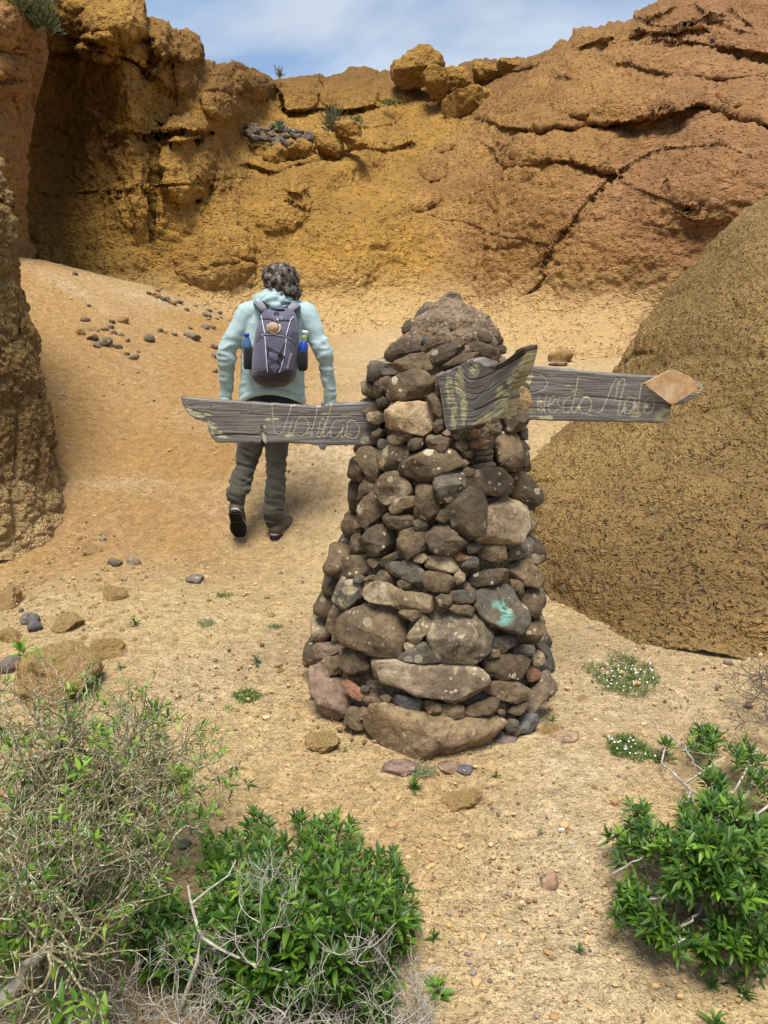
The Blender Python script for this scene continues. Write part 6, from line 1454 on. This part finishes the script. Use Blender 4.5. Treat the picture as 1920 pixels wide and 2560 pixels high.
def leaf_geo(w=.27, curl=.25, fold=.18):
    st = [(0, .03), (.12, .35), (.35, .95), (.6, .9), (.82, .5), (1.0, .02)]
    V = []
    for x, q in st:
        z = -curl * x * x
        hw = w / 2 * q
        V += [(x, -hw, z + fold * hw * 2), (x, 0, z), (x, hw, z + fold * hw * 2)]
    F = []
    for i in range(len(st) - 1):
        a = i * 3; F += [[a, a + 3, a + 4, a + 1], [a + 1, a + 4, a + 5, a + 2]]
    return np.array(V, float), np.array(F)
LEAFS = [leaf_geo(.27, .22), leaf_geo(.32, .10, .25), leaf_geo(.24, .38, .12)]
def basis(d, roll):
    d = d / np.linalg.norm(d); u = np.cross([0, 0, 1.], d)
    if np.linalg.norm(u) < 1e-3: u = np.array([1., 0, 0])
    u /= np.linalg.norm(u); v = np.cross(d, u)
    c, s = math.cos(roll), math.sin(roll)
    return np.stack([d, u * c + v * s, -u * s + v * c], 1)
class Plant:
    def __init__(self, name, loc, label, cat, group=None):
        self.root = np.array(loc, float); self.e = empty(name, loc); tag(self.e, label, cat, group); self.leaves = []; self.stems = {}
    def stem(self, pts, r0, r1, mat, n=5):
        self.stems.setdefault(mat.name, (mat, []))[1].append(tube(pts, np.linspace(r0, r1, len(pts)), n, False))
    def leaf(self, pos, d, L, roll=0.0, k=0, mat=None): self.leaves.append((np.array(pos), np.array(d), L, roll, k, mat or M_LEAF))
    def whorl(self, pos, up, n, L, rs, mat=None, spread=1.0):
        up = np.array(up, float); up /= np.linalg.norm(up); a0 = rs.uniform(0, 6.28)
        B = basis(up, 0)
        for i in range(n):
            a = a0 + i * 2.4; el = (.25 + 1.05 * (1 - i / n)) * spread
            d = up * math.cos(el) + (B[:, 1] * math.cos(a) + B[:, 2] * math.sin(a)) * math.sin(el)
            d[2] += .12
            self.leaf(np.array(pos) - up * L * .55 * (1 - i / n), d, L * rs.uniform(.7, 1.12) * (1.0 - .25 * (i / n)), rs.uniform(-.4, .4), rs.randint(3), mat)
    def build(self, single=300, leafname='leaf'):
        R = self.root
        for mname, (mat, parts) in self.stems.items():
            V, F = join_np(parts); o = link('branches' if len(self.stems) > 1 or len(parts) > 1 else 'stem', mesh_np('branches', V - R, F, mat), self.e)
            if len(parts) > 40: o['kind'] = 'stuff'
        if not self.leaves: return
        L = sorted(self.leaves, key=lambda l: np.linalg.norm(l[0] - [0, 0, CAMZ]) / l[2])
        cache = {}
        rs = np.random.RandomState(9)
        for pos, d, ln, roll, k, mat in L[:single]:
            key = (k, mat.name)
            if key not in cache: cache[key] = mesh_np('leaf', *LEAFS[k], mat)
            o = bpy.data.objects.new(leafname, cache[key]); COL.objects.link(o); o.parent = self.e
            M = Matrix(basis(d, roll).tolist()).to_4x4(); o.matrix_local = Matrix.Translation(Vector(pos - R)) @ M @ Matrix.Scale(ln, 4)
        rest = L[single:]
        if rest:
            bym = {}
            for l in rest: bym.setdefault(l[5].name, (l[5], []))[1].append(l)
            for mn, (mat, ls) in bym.items():
                parts = []; tint = []
                for pos, d, ln, roll, k, _ in ls:
                    v, f = LEAFS[k]; parts.append((v @ (basis(d, roll) * ln).T + pos - R, f)); tint += [rs.rand()] * len(v)
                V, F = join_np(parts); o = link('foliage', mesh_np('foliage', V, F, mat, True, {'tint': ('FLOAT', np.array(tint))}), self.e); o['kind'] = 'stuff'
def wiggly(a, b, rs, amp, n=7, sag=0.0):
    t = np.linspace(0, 1, n)[:, None]; a = np.array(a, float); b = np.array(b, float)
    L = np.linalg.norm(b - a); P = a + (b - a) * t
    w = rs.normal(size=(n, 3)) * amp * L; w[0] = 0; w[-1] = 0
    P = P + w; P[:, 2] += sag * L * np.sin(t[:, 0] * math.pi)
    return P
def ray_h(px, py, h):
    """point on the pixel ray that is h above the ground"""
    dx, dY, dz = [float(v) for v in ray(px, py)]
    t = .5
    while t < 12:
        if CAMZ + dz * t < gs(dx * t, dY * t) + h: break
        t += .015
    return np.array([dx * t, dY * t, CAMZ + dz * t])
def Z7(x, y): return (x / 1.508, 1600 + y / 1.508)
def Z8(x, y): return (1300 + x / 2.087, 1500 + y / 2.087)
def poly_sampler(poly, n, rs, dmin):
    P = np.array(poly); out = []; tries = 0
    while len(out) < n and tries < n * 60:
        tries += 1
        x = rs.uniform(P[:, 0].min(), P[:, 0].max()); y = rs.uniform(P[:, 1].min(), P[:, 1].max())
        if not in_poly(x, y, poly): continue
        if any((x - a) ** 2 + (y - b) ** 2 < dmin * dmin for a, b in out): continue
        out.append((x, y))
    return out
def edge_dist(x, y, poly):
    pts = list(poly) + [poly[0]]; return float(seg_dist(np.array([x]), np.array([y]), pts)[0][0])

def centre_bush():
    rs = np.random.RandomState(41)
    poly = [Z7(*p) for p in ((880, 690), (980, 635), (1060, 690), (1150, 650), (1200, 690), (1310, 655), (1350, 730), (1400, 800), (1515, 800), (1530, 860), (1560, 950), (1580, 1080), (1550, 1140), (1500, 1160), (1470, 1250), (1470, 1440), (850, 1440), (800, 1330), (620, 1270), (490, 1190), (500, 1090), (550, 990), (640, 990), (720, 1030), (745, 900), (740, 800), (800, 750))]
    c = ground_at(760, 2420)
    p = Plant('leafy_bush', c, 'dense bright green bush with pointed leaves at the lower centre', 'bush')
    tips = poly_sampler(poly, 330, rs, 17)
    hubs = [ray_h(x, y, .12) for x, y in ((620, 2330), (720, 2250), (800, 2200), (900, 2250), (980, 2300), (850, 2380), (720, 2420), (950, 2450))]
    for h in hubs: p.stem(wiggly(c + [0, 0, -.03], h, rs, .05, 6), .008, .005, M_TWIG, 6)
    for x, y in tips:
        e = edge_dist(x, y, poly); hh = .10 + .26 * min(1, e / 110) + rs.uniform(-.05, .03)
        if y > 2330: hh *= .8
        q = ray_h(x, y, hh)
        out = q - (c + np.array([0, .05, .0])); out /= np.linalg.norm(out); up = out * .55 + np.array([0, -.05, .75]) + rs.normal(size=3) * .18
        hb_ = min(hubs, key=lambda k: np.linalg.norm(k - q))
        p.stem(wiggly(hb_, q, rs, .05, 6), .0035, .0014, M_TWIG if rs.rand() < .7 else M_LEAFG, 4)
        L = rs.uniform(.030, .054)
        p.whorl(q, up, rs.randint(9, 14), L, rs, M_LEAF if rs.rand() < .93 else M_LEAFL)
        if rs.rand() < .75:
            u = up / np.linalg.norm(up); p.whorl(q - u * L * .9, up, rs.randint(4, 7), L * .95, rs, M_LEAF, 1.15)
    # darker inner leaves that close the crown
    for k in range(420):
        x, y = tips[rs.randint(len(tips))]; q = ray_h(x + rs.normal() * 10, y + rs.normal() * 10, rs.uniform(.03, .2))
        p.leaf(q, rs.normal(size=3) + np.array([0, 0, .5]), rs.uniform(.03, .045), 0, rs.randint(3))
    x = ray_h(*Z7(1095, 1165), .30); p.whorl(x, (0, -.4, 1), 9, .045, rs, M_LEAFL)
    p.build(300)
centre_bush()

def small_bush():
    rs = np.random.RandomState(47); c = ground_at(400, 2420)
    p = Plant('leafy_bush', c, 'small dark green leafy clump between the twiggy shrub and the dense bush', 'bush')
    for x, y in poly_sampler([(318, 2300), (345, 2250), (375, 2225), (430, 2240), (470, 2270), (480, 2330), (460, 2400), (380, 2410), (325, 2370)], 34, rs, 15):
        q = ray_h(x, y, rs.uniform(.06, .16)); p.stem(wiggly(c, q, rs, .05), .004, .0015, M_TWIG, 4); p.whorl(q, (rs.normal() * .3, -.2, 1), rs.randint(8, 12), rs.uniform(.04, .055), rs)
    p.build(300)
small_bush()

def right_bush():
    rs = np.random.RandomState(52)
    cl = [(950,720,75,14),(1000,700,40,6),(760,740,22,2),(1150,790,60,9),(1260,880,80,12),(1010,960,80,12),(1000,1060,80,12),(880,1100,60,9),(610,1100,50,8),(600,1170,45,7),(530,1240,55,8),(450,1220,16,1),(510,1350,12,1),
          (700,1250,90,14),(820,1300,100,16),(950,1260,100,16),(1100,1150,120,18),(1220,1250,110,20),(1050,1340,110,16),(900,1400,110,16),(1100,1480,110,18),(1230,1430,110,18),(820,1490,70,9),(560,1490,50,8),(600,1560,50,8),(535,1610,45,8),
          (680,1660,80,14),(740,1730,60,10),(850,1770,50,7),(985,1830,45,7),(1060,1700,70,10),(1120,1780,50,7),(1220,1850,45,6),(1280,1760,45,6),(1240,1610,90,12),(1350,1200,100,14),(1380,1450,100,14),(1350,1000,60,8),(1340,1750,60,6)]
    c = ground_at(*Z8(930, 1640))
    p = Plant('leafy_bush', c, 'sprawling green bush with bare grey stems at the lower right edge', 'bush')
    for (zx, zy, r, n) in cl:
        x, y = Z8(zx, zy); r = r / 2.087
        dd = math.hypot(zx - 1050, (zy - 1350) * .8) / 550
        hh = .08 + .22 * max(0, 1 - dd)
        hub = ray_h(x, y + r * .3, hh * .7)
        mat = M_TWIGP if rs.rand() < .55 else M_TWIG
        p.stem(wiggly(c + rs.normal(size=3) * .01, hub, rs, .05, 8, .08), .0065, .0032, mat, 6)
        pts = []
        for k in range(int(n * .8 + .5)):
            for _ in range(12):
                a, rr = rs.uniform(0, 6.28), r * math.sqrt(rs.rand()); xx, yy = x + rr * math.cos(a), y + rr * math.sin(a)
                if all((xx - u) ** 2 + (yy - v) ** 2 > 120 for u, v in pts): break
            pts.append((xx, yy)); q = ray_h(xx, yy, max(.03, hh + rs.uniform(-.05, .05)))
            out = q - c; out[2] = 0; out /= np.linalg.norm(out) + 1e-6
            up = out * .6 + np.array([0, 0, .7]) + rs.normal(size=3) * .25
            p.stem(wiggly(hub, q, rs, .07, 5), .003, .0013, M_TWIG, 4)
            p.whorl(q, up, rs.randint(8, 12), rs.uniform(.036, .050), rs, M_LEAF if rs.rand() < .9 else M_LEAFL)
            if rs.rand() < .6: p.whorl(q - up * .03, up, 5, .04, rs, M_LEAF, 1.2)
    for a, b in (((930, 1640), (990, 1520)), ((990, 1520), (860, 1440)), ((990, 1520), (1290, 1590)), ((930, 1640), (850, 1700)), ((1030, 1300), (1050, 1090)), ((1050, 1150), (1110, 1170)), ((640, 1555), (860, 1550)), ((480, 1430), (640, 1340)), ((740, 1210), (690, 1180)), ((780, 700), (870, 790)), ((870, 790), (960, 920))):
        p.stem(wiggly(ray_h(*Z8(*a), .10), ray_h(*Z8(*b), .16), rs, .02, 7), .0036, .0018, M_TWIGP, 6)
    p.build(300)
right_bush()

def grow(p, pos, d, L, r, depth, rs, mat, box, kink=.35, split=.55, tips=None, up=.05):
    n = 5; pts = [pos]; dd = d / np.linalg.norm(d)
    for i in range(n):
        dd = dd + rs.normal(size=3) * kink * .45 + np.array([0, 0, up]); dd /= np.linalg.norm(dd); pts.append(pts[-1] + dd * L / n)
    pts = np.array(pts); p.stem(pts, r, r * .7, mat, 5 if r > .002 else 4)
    end = pts[-1]
    if depth == 0 or not box(end):
        if tips is not None: tips.append((end, dd)); return
    for k in range(2 if rs.rand() < split else 3):
        ax = rs.normal(size=3); nd = dd + ax * .62; grow(p, end, nd, L * rs.uniform(.68, .92), r * .68, depth - 1, rs, mat, box, kink, split, tips, up)
    if rs.rand() < .5: grow(p, pts[2], dd + rs.normal(size=3) * .8, L * .6, r * .55, max(0, depth - 2), rs, mat, box, kink, split, tips, up)
def sprig_leaves(p, end, dd, rs, L=.03, mat=None, n=8): p.whorl(end, dd + np.array([0, 0, .5]), n, L, rs, mat)
M_LICHEN = plain('pale_lichen', (.36, .42, .29), .95, .1, 80, .2, .4)

def left_shrub():
    rs = np.random.RandomState(61); root = ground_at(-40, 2520)
    p = Plant('twiggy_shrub', root, 'tall twiggy grey brown shrub with lichen and few green tufts at the left edge', 'shrub')
    tips = []
    lim = [(-100, 1750), (0, 1715), (90, 1690), (200, 1745), (300, 1770), (400, 1755), (470, 1850), (560, 1870), (600, 1890), (560, 1960), (480, 2060), (430, 2140), (380, 2250), (330, 2400), (250, 2620), (-400, 2620), (-400, 1800)]
    def box(q):
        x, y = PX(q); return in_poly(float(x), float(y), lim) and q[2] > gs(q[0], q[1]) + .03
    targets = [(60, 2050, .42), (160, 2020, .40), (260, 2000, .38), (360, 2000, .30), (430, 1950, .24), (100, 1900, .50), (210, 1880, .45), (20, 1950, .5), (330, 1880, .34), (180, 2180, .40), (60, 2250, .45), (290, 2150, .32), (-60, 2100, .5), (120, 2380, .42), (230, 2300, .33), (-50, 2350, .45)]
    for x, y, h in targets:
        q = ray_h(x, y, h); st = root + rs.normal(size=3) * [.05, .05, 0]
        P = wiggly(st, q, rs, .05, 9, .12); p.stem(P, .011, .0048, M_TWIG, 7)
        for j in (3, 5, 7, 8):
            for _ in range(3):
                d = (P[j] - P[j - 1]); d = d / np.linalg.norm(d) + rs.normal(size=3) * .75 + np.array([.35, .25, .15])
                grow(p, P[j], d, rs.uniform(.07, .115), .0036, 3, rs, M_TWIG, box, .45, .7, tips)
    if len(tips) > 2600: tips = [tips[i] for i in rs.permutation(len(tips))[:2600]]
    # long bare fingers reaching up and to the right
    for a, b in (((330, 2080), (560, 1880)), ((300, 2050), (480, 1830)), ((380, 2050), (600, 1905)), ((260, 2000), (420, 1760)), ((180, 1950), (330, 1720)), ((120, 1930), (100, 1640)), ((30, 1900), (20, 1700)), ((400, 2120), (540, 2020)), ((200, 1900), (205, 1690)), ((60, 1880), (150, 1700)), ((300, 1960), (300, 1760)), ((350, 2010), (455, 1860))):
        A = ray_h(*a, .30); Bq = ray_h(*b, .36); P = wiggly(A, Bq, rs, .045, 8); p.stem(P, .0042, .0016, M_TWIG, 5)
        for j in (2, 3, 4, 5, 6, 7):
            d = P[j] - P[j - 1]; d = d / np.linalg.norm(d) + rs.normal(size=3) * .8
            grow(p, P[j], d, rs.uniform(.035, .06), .0019, 2, rs, M_TWIG, lambda q: True, .5, .8, tips)
        p.whorl(P[-1], P[-1] - P[-2] + np.array([0, 0, .02]), 7, .032, rs, M_LEAFL) if rs.rand() < .5 else None
    for (zx, zy, n) in ((75, 35, 12), (270, 300, 10), (120, 370, 12), (40, 400, 10), (75, 490, 10), (370, 440, 9), (385, 350, 7), (270, 530, 12), (580, 260, 14), (550, 290, 8), (750, 660, 9), (150, 700, 12), (130, 790, 14), (90, 900, 12), (220, 910, 12), (60, 880, 10), (10, 350, 8), (720, 555, 5), (510, 430, 6), (390, 590, 7), (330, 640, 7), (190, 690, 12), (240, 660, 8), (560, 740, 12), (500, 720, 10), (590, 760, 8),
                        (20, 1190, 12), (30, 1100, 10), (450, 690, 8), (180, 840, 12), (60, 760, 10), (110, 960, 10), (345, 320, 5), (610, 580, 6), (680, 650, 6), (430, 520, 6), (300, 860, 8), (130, 560, 8), (200, 1150, 6), (210, 1380, 8), (360, 1400, 8), (660, 560, 5), (860, 530, 4)):
        x, y = Z7(zx, zy); q = ray_h(x, y, .40 if zx < 450 else .28)
        p.whorl(q, (rs.normal() * .3, -.25, 1), n, rs.uniform(.046, .064), rs, M_LEAFL if rs.rand() < .65 else M_LEAF)
        p.stem(wiggly(q + np.array([rs.normal() * .03, .02, -.09]), q, rs, .05, 5), .0028, .0016, M_TWIG, 4)
    for e, d in tips:
        if rs.rand() < .16: p.whorl(e, d + np.array([0, 0, .5]), rs.randint(4, 8), rs.uniform(.020, .036), rs, M_LEAFL if rs.rand() < .7 else M_LEAF)
    for k in range(480):
        x = rs.normal(230, 160); y = rs.normal(2080, 190); q = ray_h(x, y, rs.uniform(.12, .42)); p.whorl(q, rs.normal(size=3) * .4 + [0, 0, 1], 5, .022, rs, M_LEAF)
    # tufts of lichen
    V0, F0 = ellipsoid((0, 0, 0), (1, 1, 1), 6, 5); parts = []
    cand = [e for e, d in tips if 2050 < PX(e)[1] < 2400 and PX(e)[0] > 60]
    for k in range(min(150, len(cand))):
        e = cand[rs.randint(len(cand))]
        for j in range(7):
            o = rs.normal(size=3) * .006; parts.append((V0 * rs.uniform(.0008, .0022, 3) + e + o, F0))
    if parts: V, F = join_np(parts); o = link('lichen', mesh_np('lichen', V - root, F, M_LICHEN), p.e); o['kind'] = 'stuff'
    p.build(300)
left_shrub()

def pale_shrub(name, label, box_poly, roots, nst, seed, mat, L0, depth, h0, r0, kink=.5, tipleaf=0, dirbias=(0, 0, 0), gl=None):
    rs = np.random.RandomState(seed); c = ground_at(*roots[0]); p = Plant(name, c, label, 'shrub'); tips = []
    def box(q): x, y = PX(q); return in_poly(float(x), float(y), box_poly) and q[2] > gs(q[0], q[1]) + .01
    for r in roots:
        st = ray_h(r[0], r[1], h0) if h0 > .02 else ground_at(*r)
        for k in range(nst):
            d = rs.normal(size=3) * .8 + np.array([0, 0, .55]) + np.array(dirbias)
            grow(p, st, d, L0 * rs.uniform(.7, 1.2), r0, depth, rs, mat, box, kink, .75, tips)
    if tipleaf:
        for e, d in tips:
            if rs.rand() < tipleaf: p.whorl(e, d, 4, .02, rs, gl or M_LEAFL)
    p.build(200)
pale_shrub('bare_shrub', 'pale grey leafless twigs tangled along the bottom edge in front of the bushes', [(-300, 2350), (100, 2330), (300, 2400), (420, 2300), (560, 2330), (700, 2390), (850, 2380), (960, 2330), (1040, 2380), (1060, 2700), (-300, 2700)],
           [(60, 2520), (180, 2560), (320, 2540), (450, 2560), (600, 2540), (730, 2560), (860, 2540), (980, 2560), (80, 2620), (300, 2640), (520, 2640), (760, 2640), (960, 2640)], 6, 71, M_TWIGP, .075, 4, .10, .0024)
pale_shrub('bare_shrub', 'grey white dead twigs sticking out of the dense central bush', [(600, 2160), (660, 2150), (735, 2160), (760, 2300), (700, 2420), (1010, 2320), (1000, 2480), (560, 2480)],
           [(655, 2330), (700, 2380), (800, 2430), (640, 2420), (860, 2400), (920, 2370)], 3, 73, M_TWIGP, .075, 4, .30, .0016, .45, dirbias=(0, .2, .5))
pale_shrub('bare_shrub', 'dark bare twigs reaching over the sand at the right edge of the photo', [(1815, 1660), (2100, 1640), (2100, 1900), (1815, 1890)], [(1960, 1760), (1960, 1830), (1985, 1700)], 6, 75, M_TWIGD, .085, 4, .10, .0032, .4, dirbias=(-1.1, 0, .1))
pale_shrub('bare_shrub', 'thin dry straws and twigs at the bottom edge right of the central bush', [(1000, 2300), (1090, 2330), (1110, 2700), (980, 2700)], [(1030, 2520), (1050, 2570), (1075, 2600)], 6, 77, M_TWIGP, .06, 3, .06, .0018, .4)

# one thick leaning grey stem, lower left
rs = np.random.RandomState(5)
p = Plant('dead_branch', ray_h(10, 2470, .2), 'thick pale bare branch leaning across the lower left corner', 'branch'); p.stem(wiggly(ray_h(-30, 2540, .25), ray_h(125, 2360, .42), rs, .02, 9), .017, .008, M_TWIGP, 9); p.build()
p = Plant('dead_branch', ray_h(460, 2540, .1), 'slender white dead branch rising between the two green bushes', 'branch')
A = [ray_h(450, 2530, .12), ray_h(470, 2470, .2), ray_h(495, 2400, .28), ray_h(500, 2340, .32), ray_h(478, 2260, .34), ray_h(470, 2215, .34)]; p.stem(A, .0058, .0022, M_TWIGP, 7)
p.stem([A[3], ray_h(545, 2370, .3), ray_h(630, 2410, .3), ray_h(720, 2430, .28)], .004, .002, M_TWIGP, 5); p.stem([A[4], ray_h(520, 2225, .34), ray_h(570, 2190, .34), ray_h(590, 2150, .34)], .003, .0015, M_TWIGP, 5); p.build()

# seedlings
def seedling(px, py, r, n, label, mat=M_LEAF, name='seedling', seed=0, layers=1):
    rs = np.random.RandomState(seed + 300); c = ground_at(px, py + r * .5); t = np.linalg.norm(c - [0, 0, CAMZ]); L = r / FPX * t
    p = Plant(name, c, label, 'plant'); top = c + np.array([0, 0, L * .7])
    p.stem(wiggly(c + [0, 0, -.01], top, rs, .03, 4), L * .06, L * .04, M_LEAFG, 5)
    p.whorl(top, (rs.normal() * .15, -.1, 1), n, L * 1.05, rs, mat, 1.05)
    if layers > 1: p.whorl(top - [0, 0, L * .4], (0, 0, 1), n // 2, L, rs, mat, 1.3)
    p.build()
for i, (x, y, r, n, lb, m_) in enumerate([(1035, 1962, 27, 11, 'bright green seedling in front of the cairn below the thistle', M_LEAF), (1240, 1935, 15, 9, 'small green seedling right of the thistle, before the slate shard', M_LEAF), (1381, 1795, 18, 10, 'yellow green sprout at the right foot of the cairn', M_LEAFL),
        (862, 1872, 13, 9, 'tiny green sprout at the left foot of the cairn', M_LEAFG), (336, 1556, 20, 9, 'dark green sprig alone left of the path', M_LEAF), (497, 1745, 13, 8, 'small sprout in the sand left of the cairn', M_LEAF), (642, 1649, 22, 10, 'faint dusty green sprig in the middle of the sand', M_LEAFG),
        (301, 1666, 16, 9, 'dusty green sprig right of the big ochre boulder', M_LEAFG), (1085, 2340, 24, 9, 'green sprig poking out right of the dense central bush', M_LEAF), (1090, 2470, 40, 12, 'bright green sprig at the bottom edge right of the central bush', M_LEAFL),
        (1779, 2458, 24, 10, 'leftmost small green sprig below the right bush', M_LEAF), (1838, 2450, 30, 11, 'middle green sprig below the right bush', M_LEAF), (1865, 2485, 24, 10, 'lowest green sprig of the row below the right bush', M_LEAF), (1900, 2440, 22, 9, 'green sprig below the right bush against the right edge', M_LEAF), (1785, 2555, 34, 11, 'green sprig cut by the bottom edge at the lower right', M_LEAF), (1448, 2372, 20, 10, 'faint green sprig in the open sand at lower right', M_LEAFG), (1352, 2078, 16, 8, 'pale sprig in the sand beside the white pebbles', M_LEAFG)]):
    seedling(x, y, r, n, lb, m_, seed=i, layers=2 if r > 18 else 1)
def thistle():
    rs = np.random.RandomState(8); c = ground_at(1053, 1935); p = Plant('thistle', c, 'pale jagged thistle rosette close before the cairn base slab', 'plant')
    for k in range(8):
        a = k * .8 + .2; d = np.array([math.cos(a), math.sin(a) * .8, .45]); d /= np.linalg.norm(d); tip = c + d * .052; p.stem([c, (c + tip) / 2 + [0, 0, .006], tip], .0022, .0008, M_LEAFG, 4)
        s = np.cross(d, [0, 0, 1.])
        for j in (.35, .55, .75, .95):
            for q in (-1, 1): p.leaf(c + d * .052 * j, d * .6 + s * q, .015, 0, 1, M_LEAFG)
    p.build()
thistle()
def mat_plant(name, polys, n, label, flowers, seed, hgt=.02, col=M_LEAF):
    rs = np.random.RandomState(seed); c = ground_at(*np.mean(polys, 0)); p = Plant(name, c, label, 'plant')
    P = poly_sampler(polys, n, rs, 2.2)
    parts = []; tint = []
    for x, y in P:
        g = ground_at(x, y); v, f = LEAFS[1]
        for j in range(9):
            d = rs.normal(size=3) * [1, 1, .5] + [0, 0, .55]; parts.append((v @ (basis(d, 0) * rs.uniform(.006, .012)).T + g + [rs.normal() * .007, rs.normal() * .007, rs.uniform(0, hgt)] - c, f)); tint += [rs.rand()] * len(v)
    V, F = join_np(parts); o = link('foliage', mesh_np('foliage', V, F, col, True, {'tint': ('FLOAT', np.array(tint))}), p.e); o['kind'] = 'stuff'
    if flowers:
        parts = []
        for k in range(flowers):
            x, y = P[rs.randint(len(P))]; g = ground_at(x + rs.normal() * 5, y + rs.normal() * 3) + [0, 0, hgt + .004]; r = rs.uniform(.0026, .0042); u = rs.normal(size=3) * .3 + [0, -.5, 1]; B = basis(u, rs.rand())
            for j in range(5):
                a = j * 1.257; d = B[:, 1] * math.cos(a) + B[:, 2] * math.sin(a); s = B[:, 1] * -math.sin(a) + B[:, 2] * math.cos(a)
                parts.append((np.array([g, g + d * r * .7 + s * r * .45, g + d * r * 1.1, g + d * r * .7 - s * r * .45]) - c, np.array([[0, 1, 2, 3]])))
        V, F = join_np(parts); o = link('blossom', mesh_np('blossom', V, F, M_PETAL, False), p.e); o['kind'] = 'stuff'
M_PETAL = plain('white_petal', (.60, .58, .56), .7)
mat_plant('flowering_mat', [Z8(*q) for q in ((320, 360), (380, 335), (460, 350), (470, 280), (520, 275), (600, 300), (620, 340), (690, 335), (720, 400), (700, 480), (600, 520), (540, 500), (430, 470), (400, 420))], 420, 'larger patch of tiny white flowers on green mat right of the cairn', 62, 1)
mat_plant('flowering_mat', [Z8(*q) for q in ((450, 750), (500, 715), (590, 720), (650, 770), (720, 820), (740, 860), (640, 855), (560, 830), (480, 815))], 210, 'smaller patch of tiny white flowers below the larger one', 20, 2)
for i, (x, y, w, h, lb) in enumerate(((559, 1490, 26, 6, 'thin green mat of herbs uphill in the sand'), (515, 1560, 22, 9, 'small green herb mat left of the path'), (619, 1741, 38, 16, 'green herb mat halfway between the cairn and the twiggy shrub'), (690, 1568, 22, 5, 'faint thin herb mat close left of the cairn'))):
    mat_plant('herb_mat', [(x - w, y), (x - w * .4, y - h), (x + w * .5, y - h), (x + w, y), (x + w * .4, y + h), (x - w * .5, y + h)], int(w * h / 9) + 12, lb, 0, 20 + i, .010, M_LEAFG if i % 2 else M_LEAF)
# shrubs on the cliff
def far_shrub(px, py, w, h, Y, label, mat, seed, n=260, twig=M_TWIG):
    rs = np.random.RandomState(seed); c = W(px, py + h / 2, Y); p = Plant('cliff_shrub', c, label, 'shrub'); k = Y / FPX
    parts = []; tint = []; v, f = LEAFS[0]
    for j in range(n):
        d = np.array([rs.normal() * w * k * .24, rs.normal() * .12, abs(rs.normal()) * h * k * .42]); d[2] = min(d[2], h * k)
        dirn = d + np.array([0, 0, .1]) + rs.normal(size=3) * .05
        parts.append((v @ (basis(dirn, rs.uniform(0, 6)) * rs.uniform(.05, .10)).T + d, f)); tint += [rs.rand()] * len(v)
    V, F = join_np(parts); o = link('foliage', mesh_np('foliage', V, F, mat, True, {'tint': ('FLOAT', np.array(tint))}), p.e); o['kind'] = 'stuff'
    for j in range(30):
        q = c + np.array([rs.normal() * w * k * .28, rs.normal() * .1, h * k * rs.uniform(.5, 1.15)]); p.stem(wiggly(c, q, rs, .04, 4), .010, .004, twig, 4)
    p.build()
M_FAR = leaf_material('grey_green_foliage', (.05, .06, .03), (.13, .14, .08), .8)
far_shrub(833, 305, 52, 52, 17.6, 'grey round shrub on the slope above the ledge boulders', M_FAR, 1, 420, M_TWIGD)
far_shrub(889, 312, 36, 26, 17.0, 'small bright green shrub beside the tall knobbly boulder', M_LEAF, 2, 220)
far_shrub(106, 30, 62, 85, 9.6, 'green tuft growing in the cleft at the top left', M_FAR, 3, 700)
far_shrub(60, 12, 50, 30, 9.4, 'low dry shrub on top of the left buttress', M_FAR, 4, 260)
far_shrub(700, 316, 24, 18, 17.2, 'pale green tuft among the dark rubble', M_LEAFG, 5, 120)
far_shrub(975, 258, 40, 12, 19.6, 'faint green tuft high on the middle slope', M_LEAF, 6, 110)
far_shrub(700, 184, 16, 20, 20.8, 'tiny bare tuft on the crest skyline', M_FAR, 7, 30)
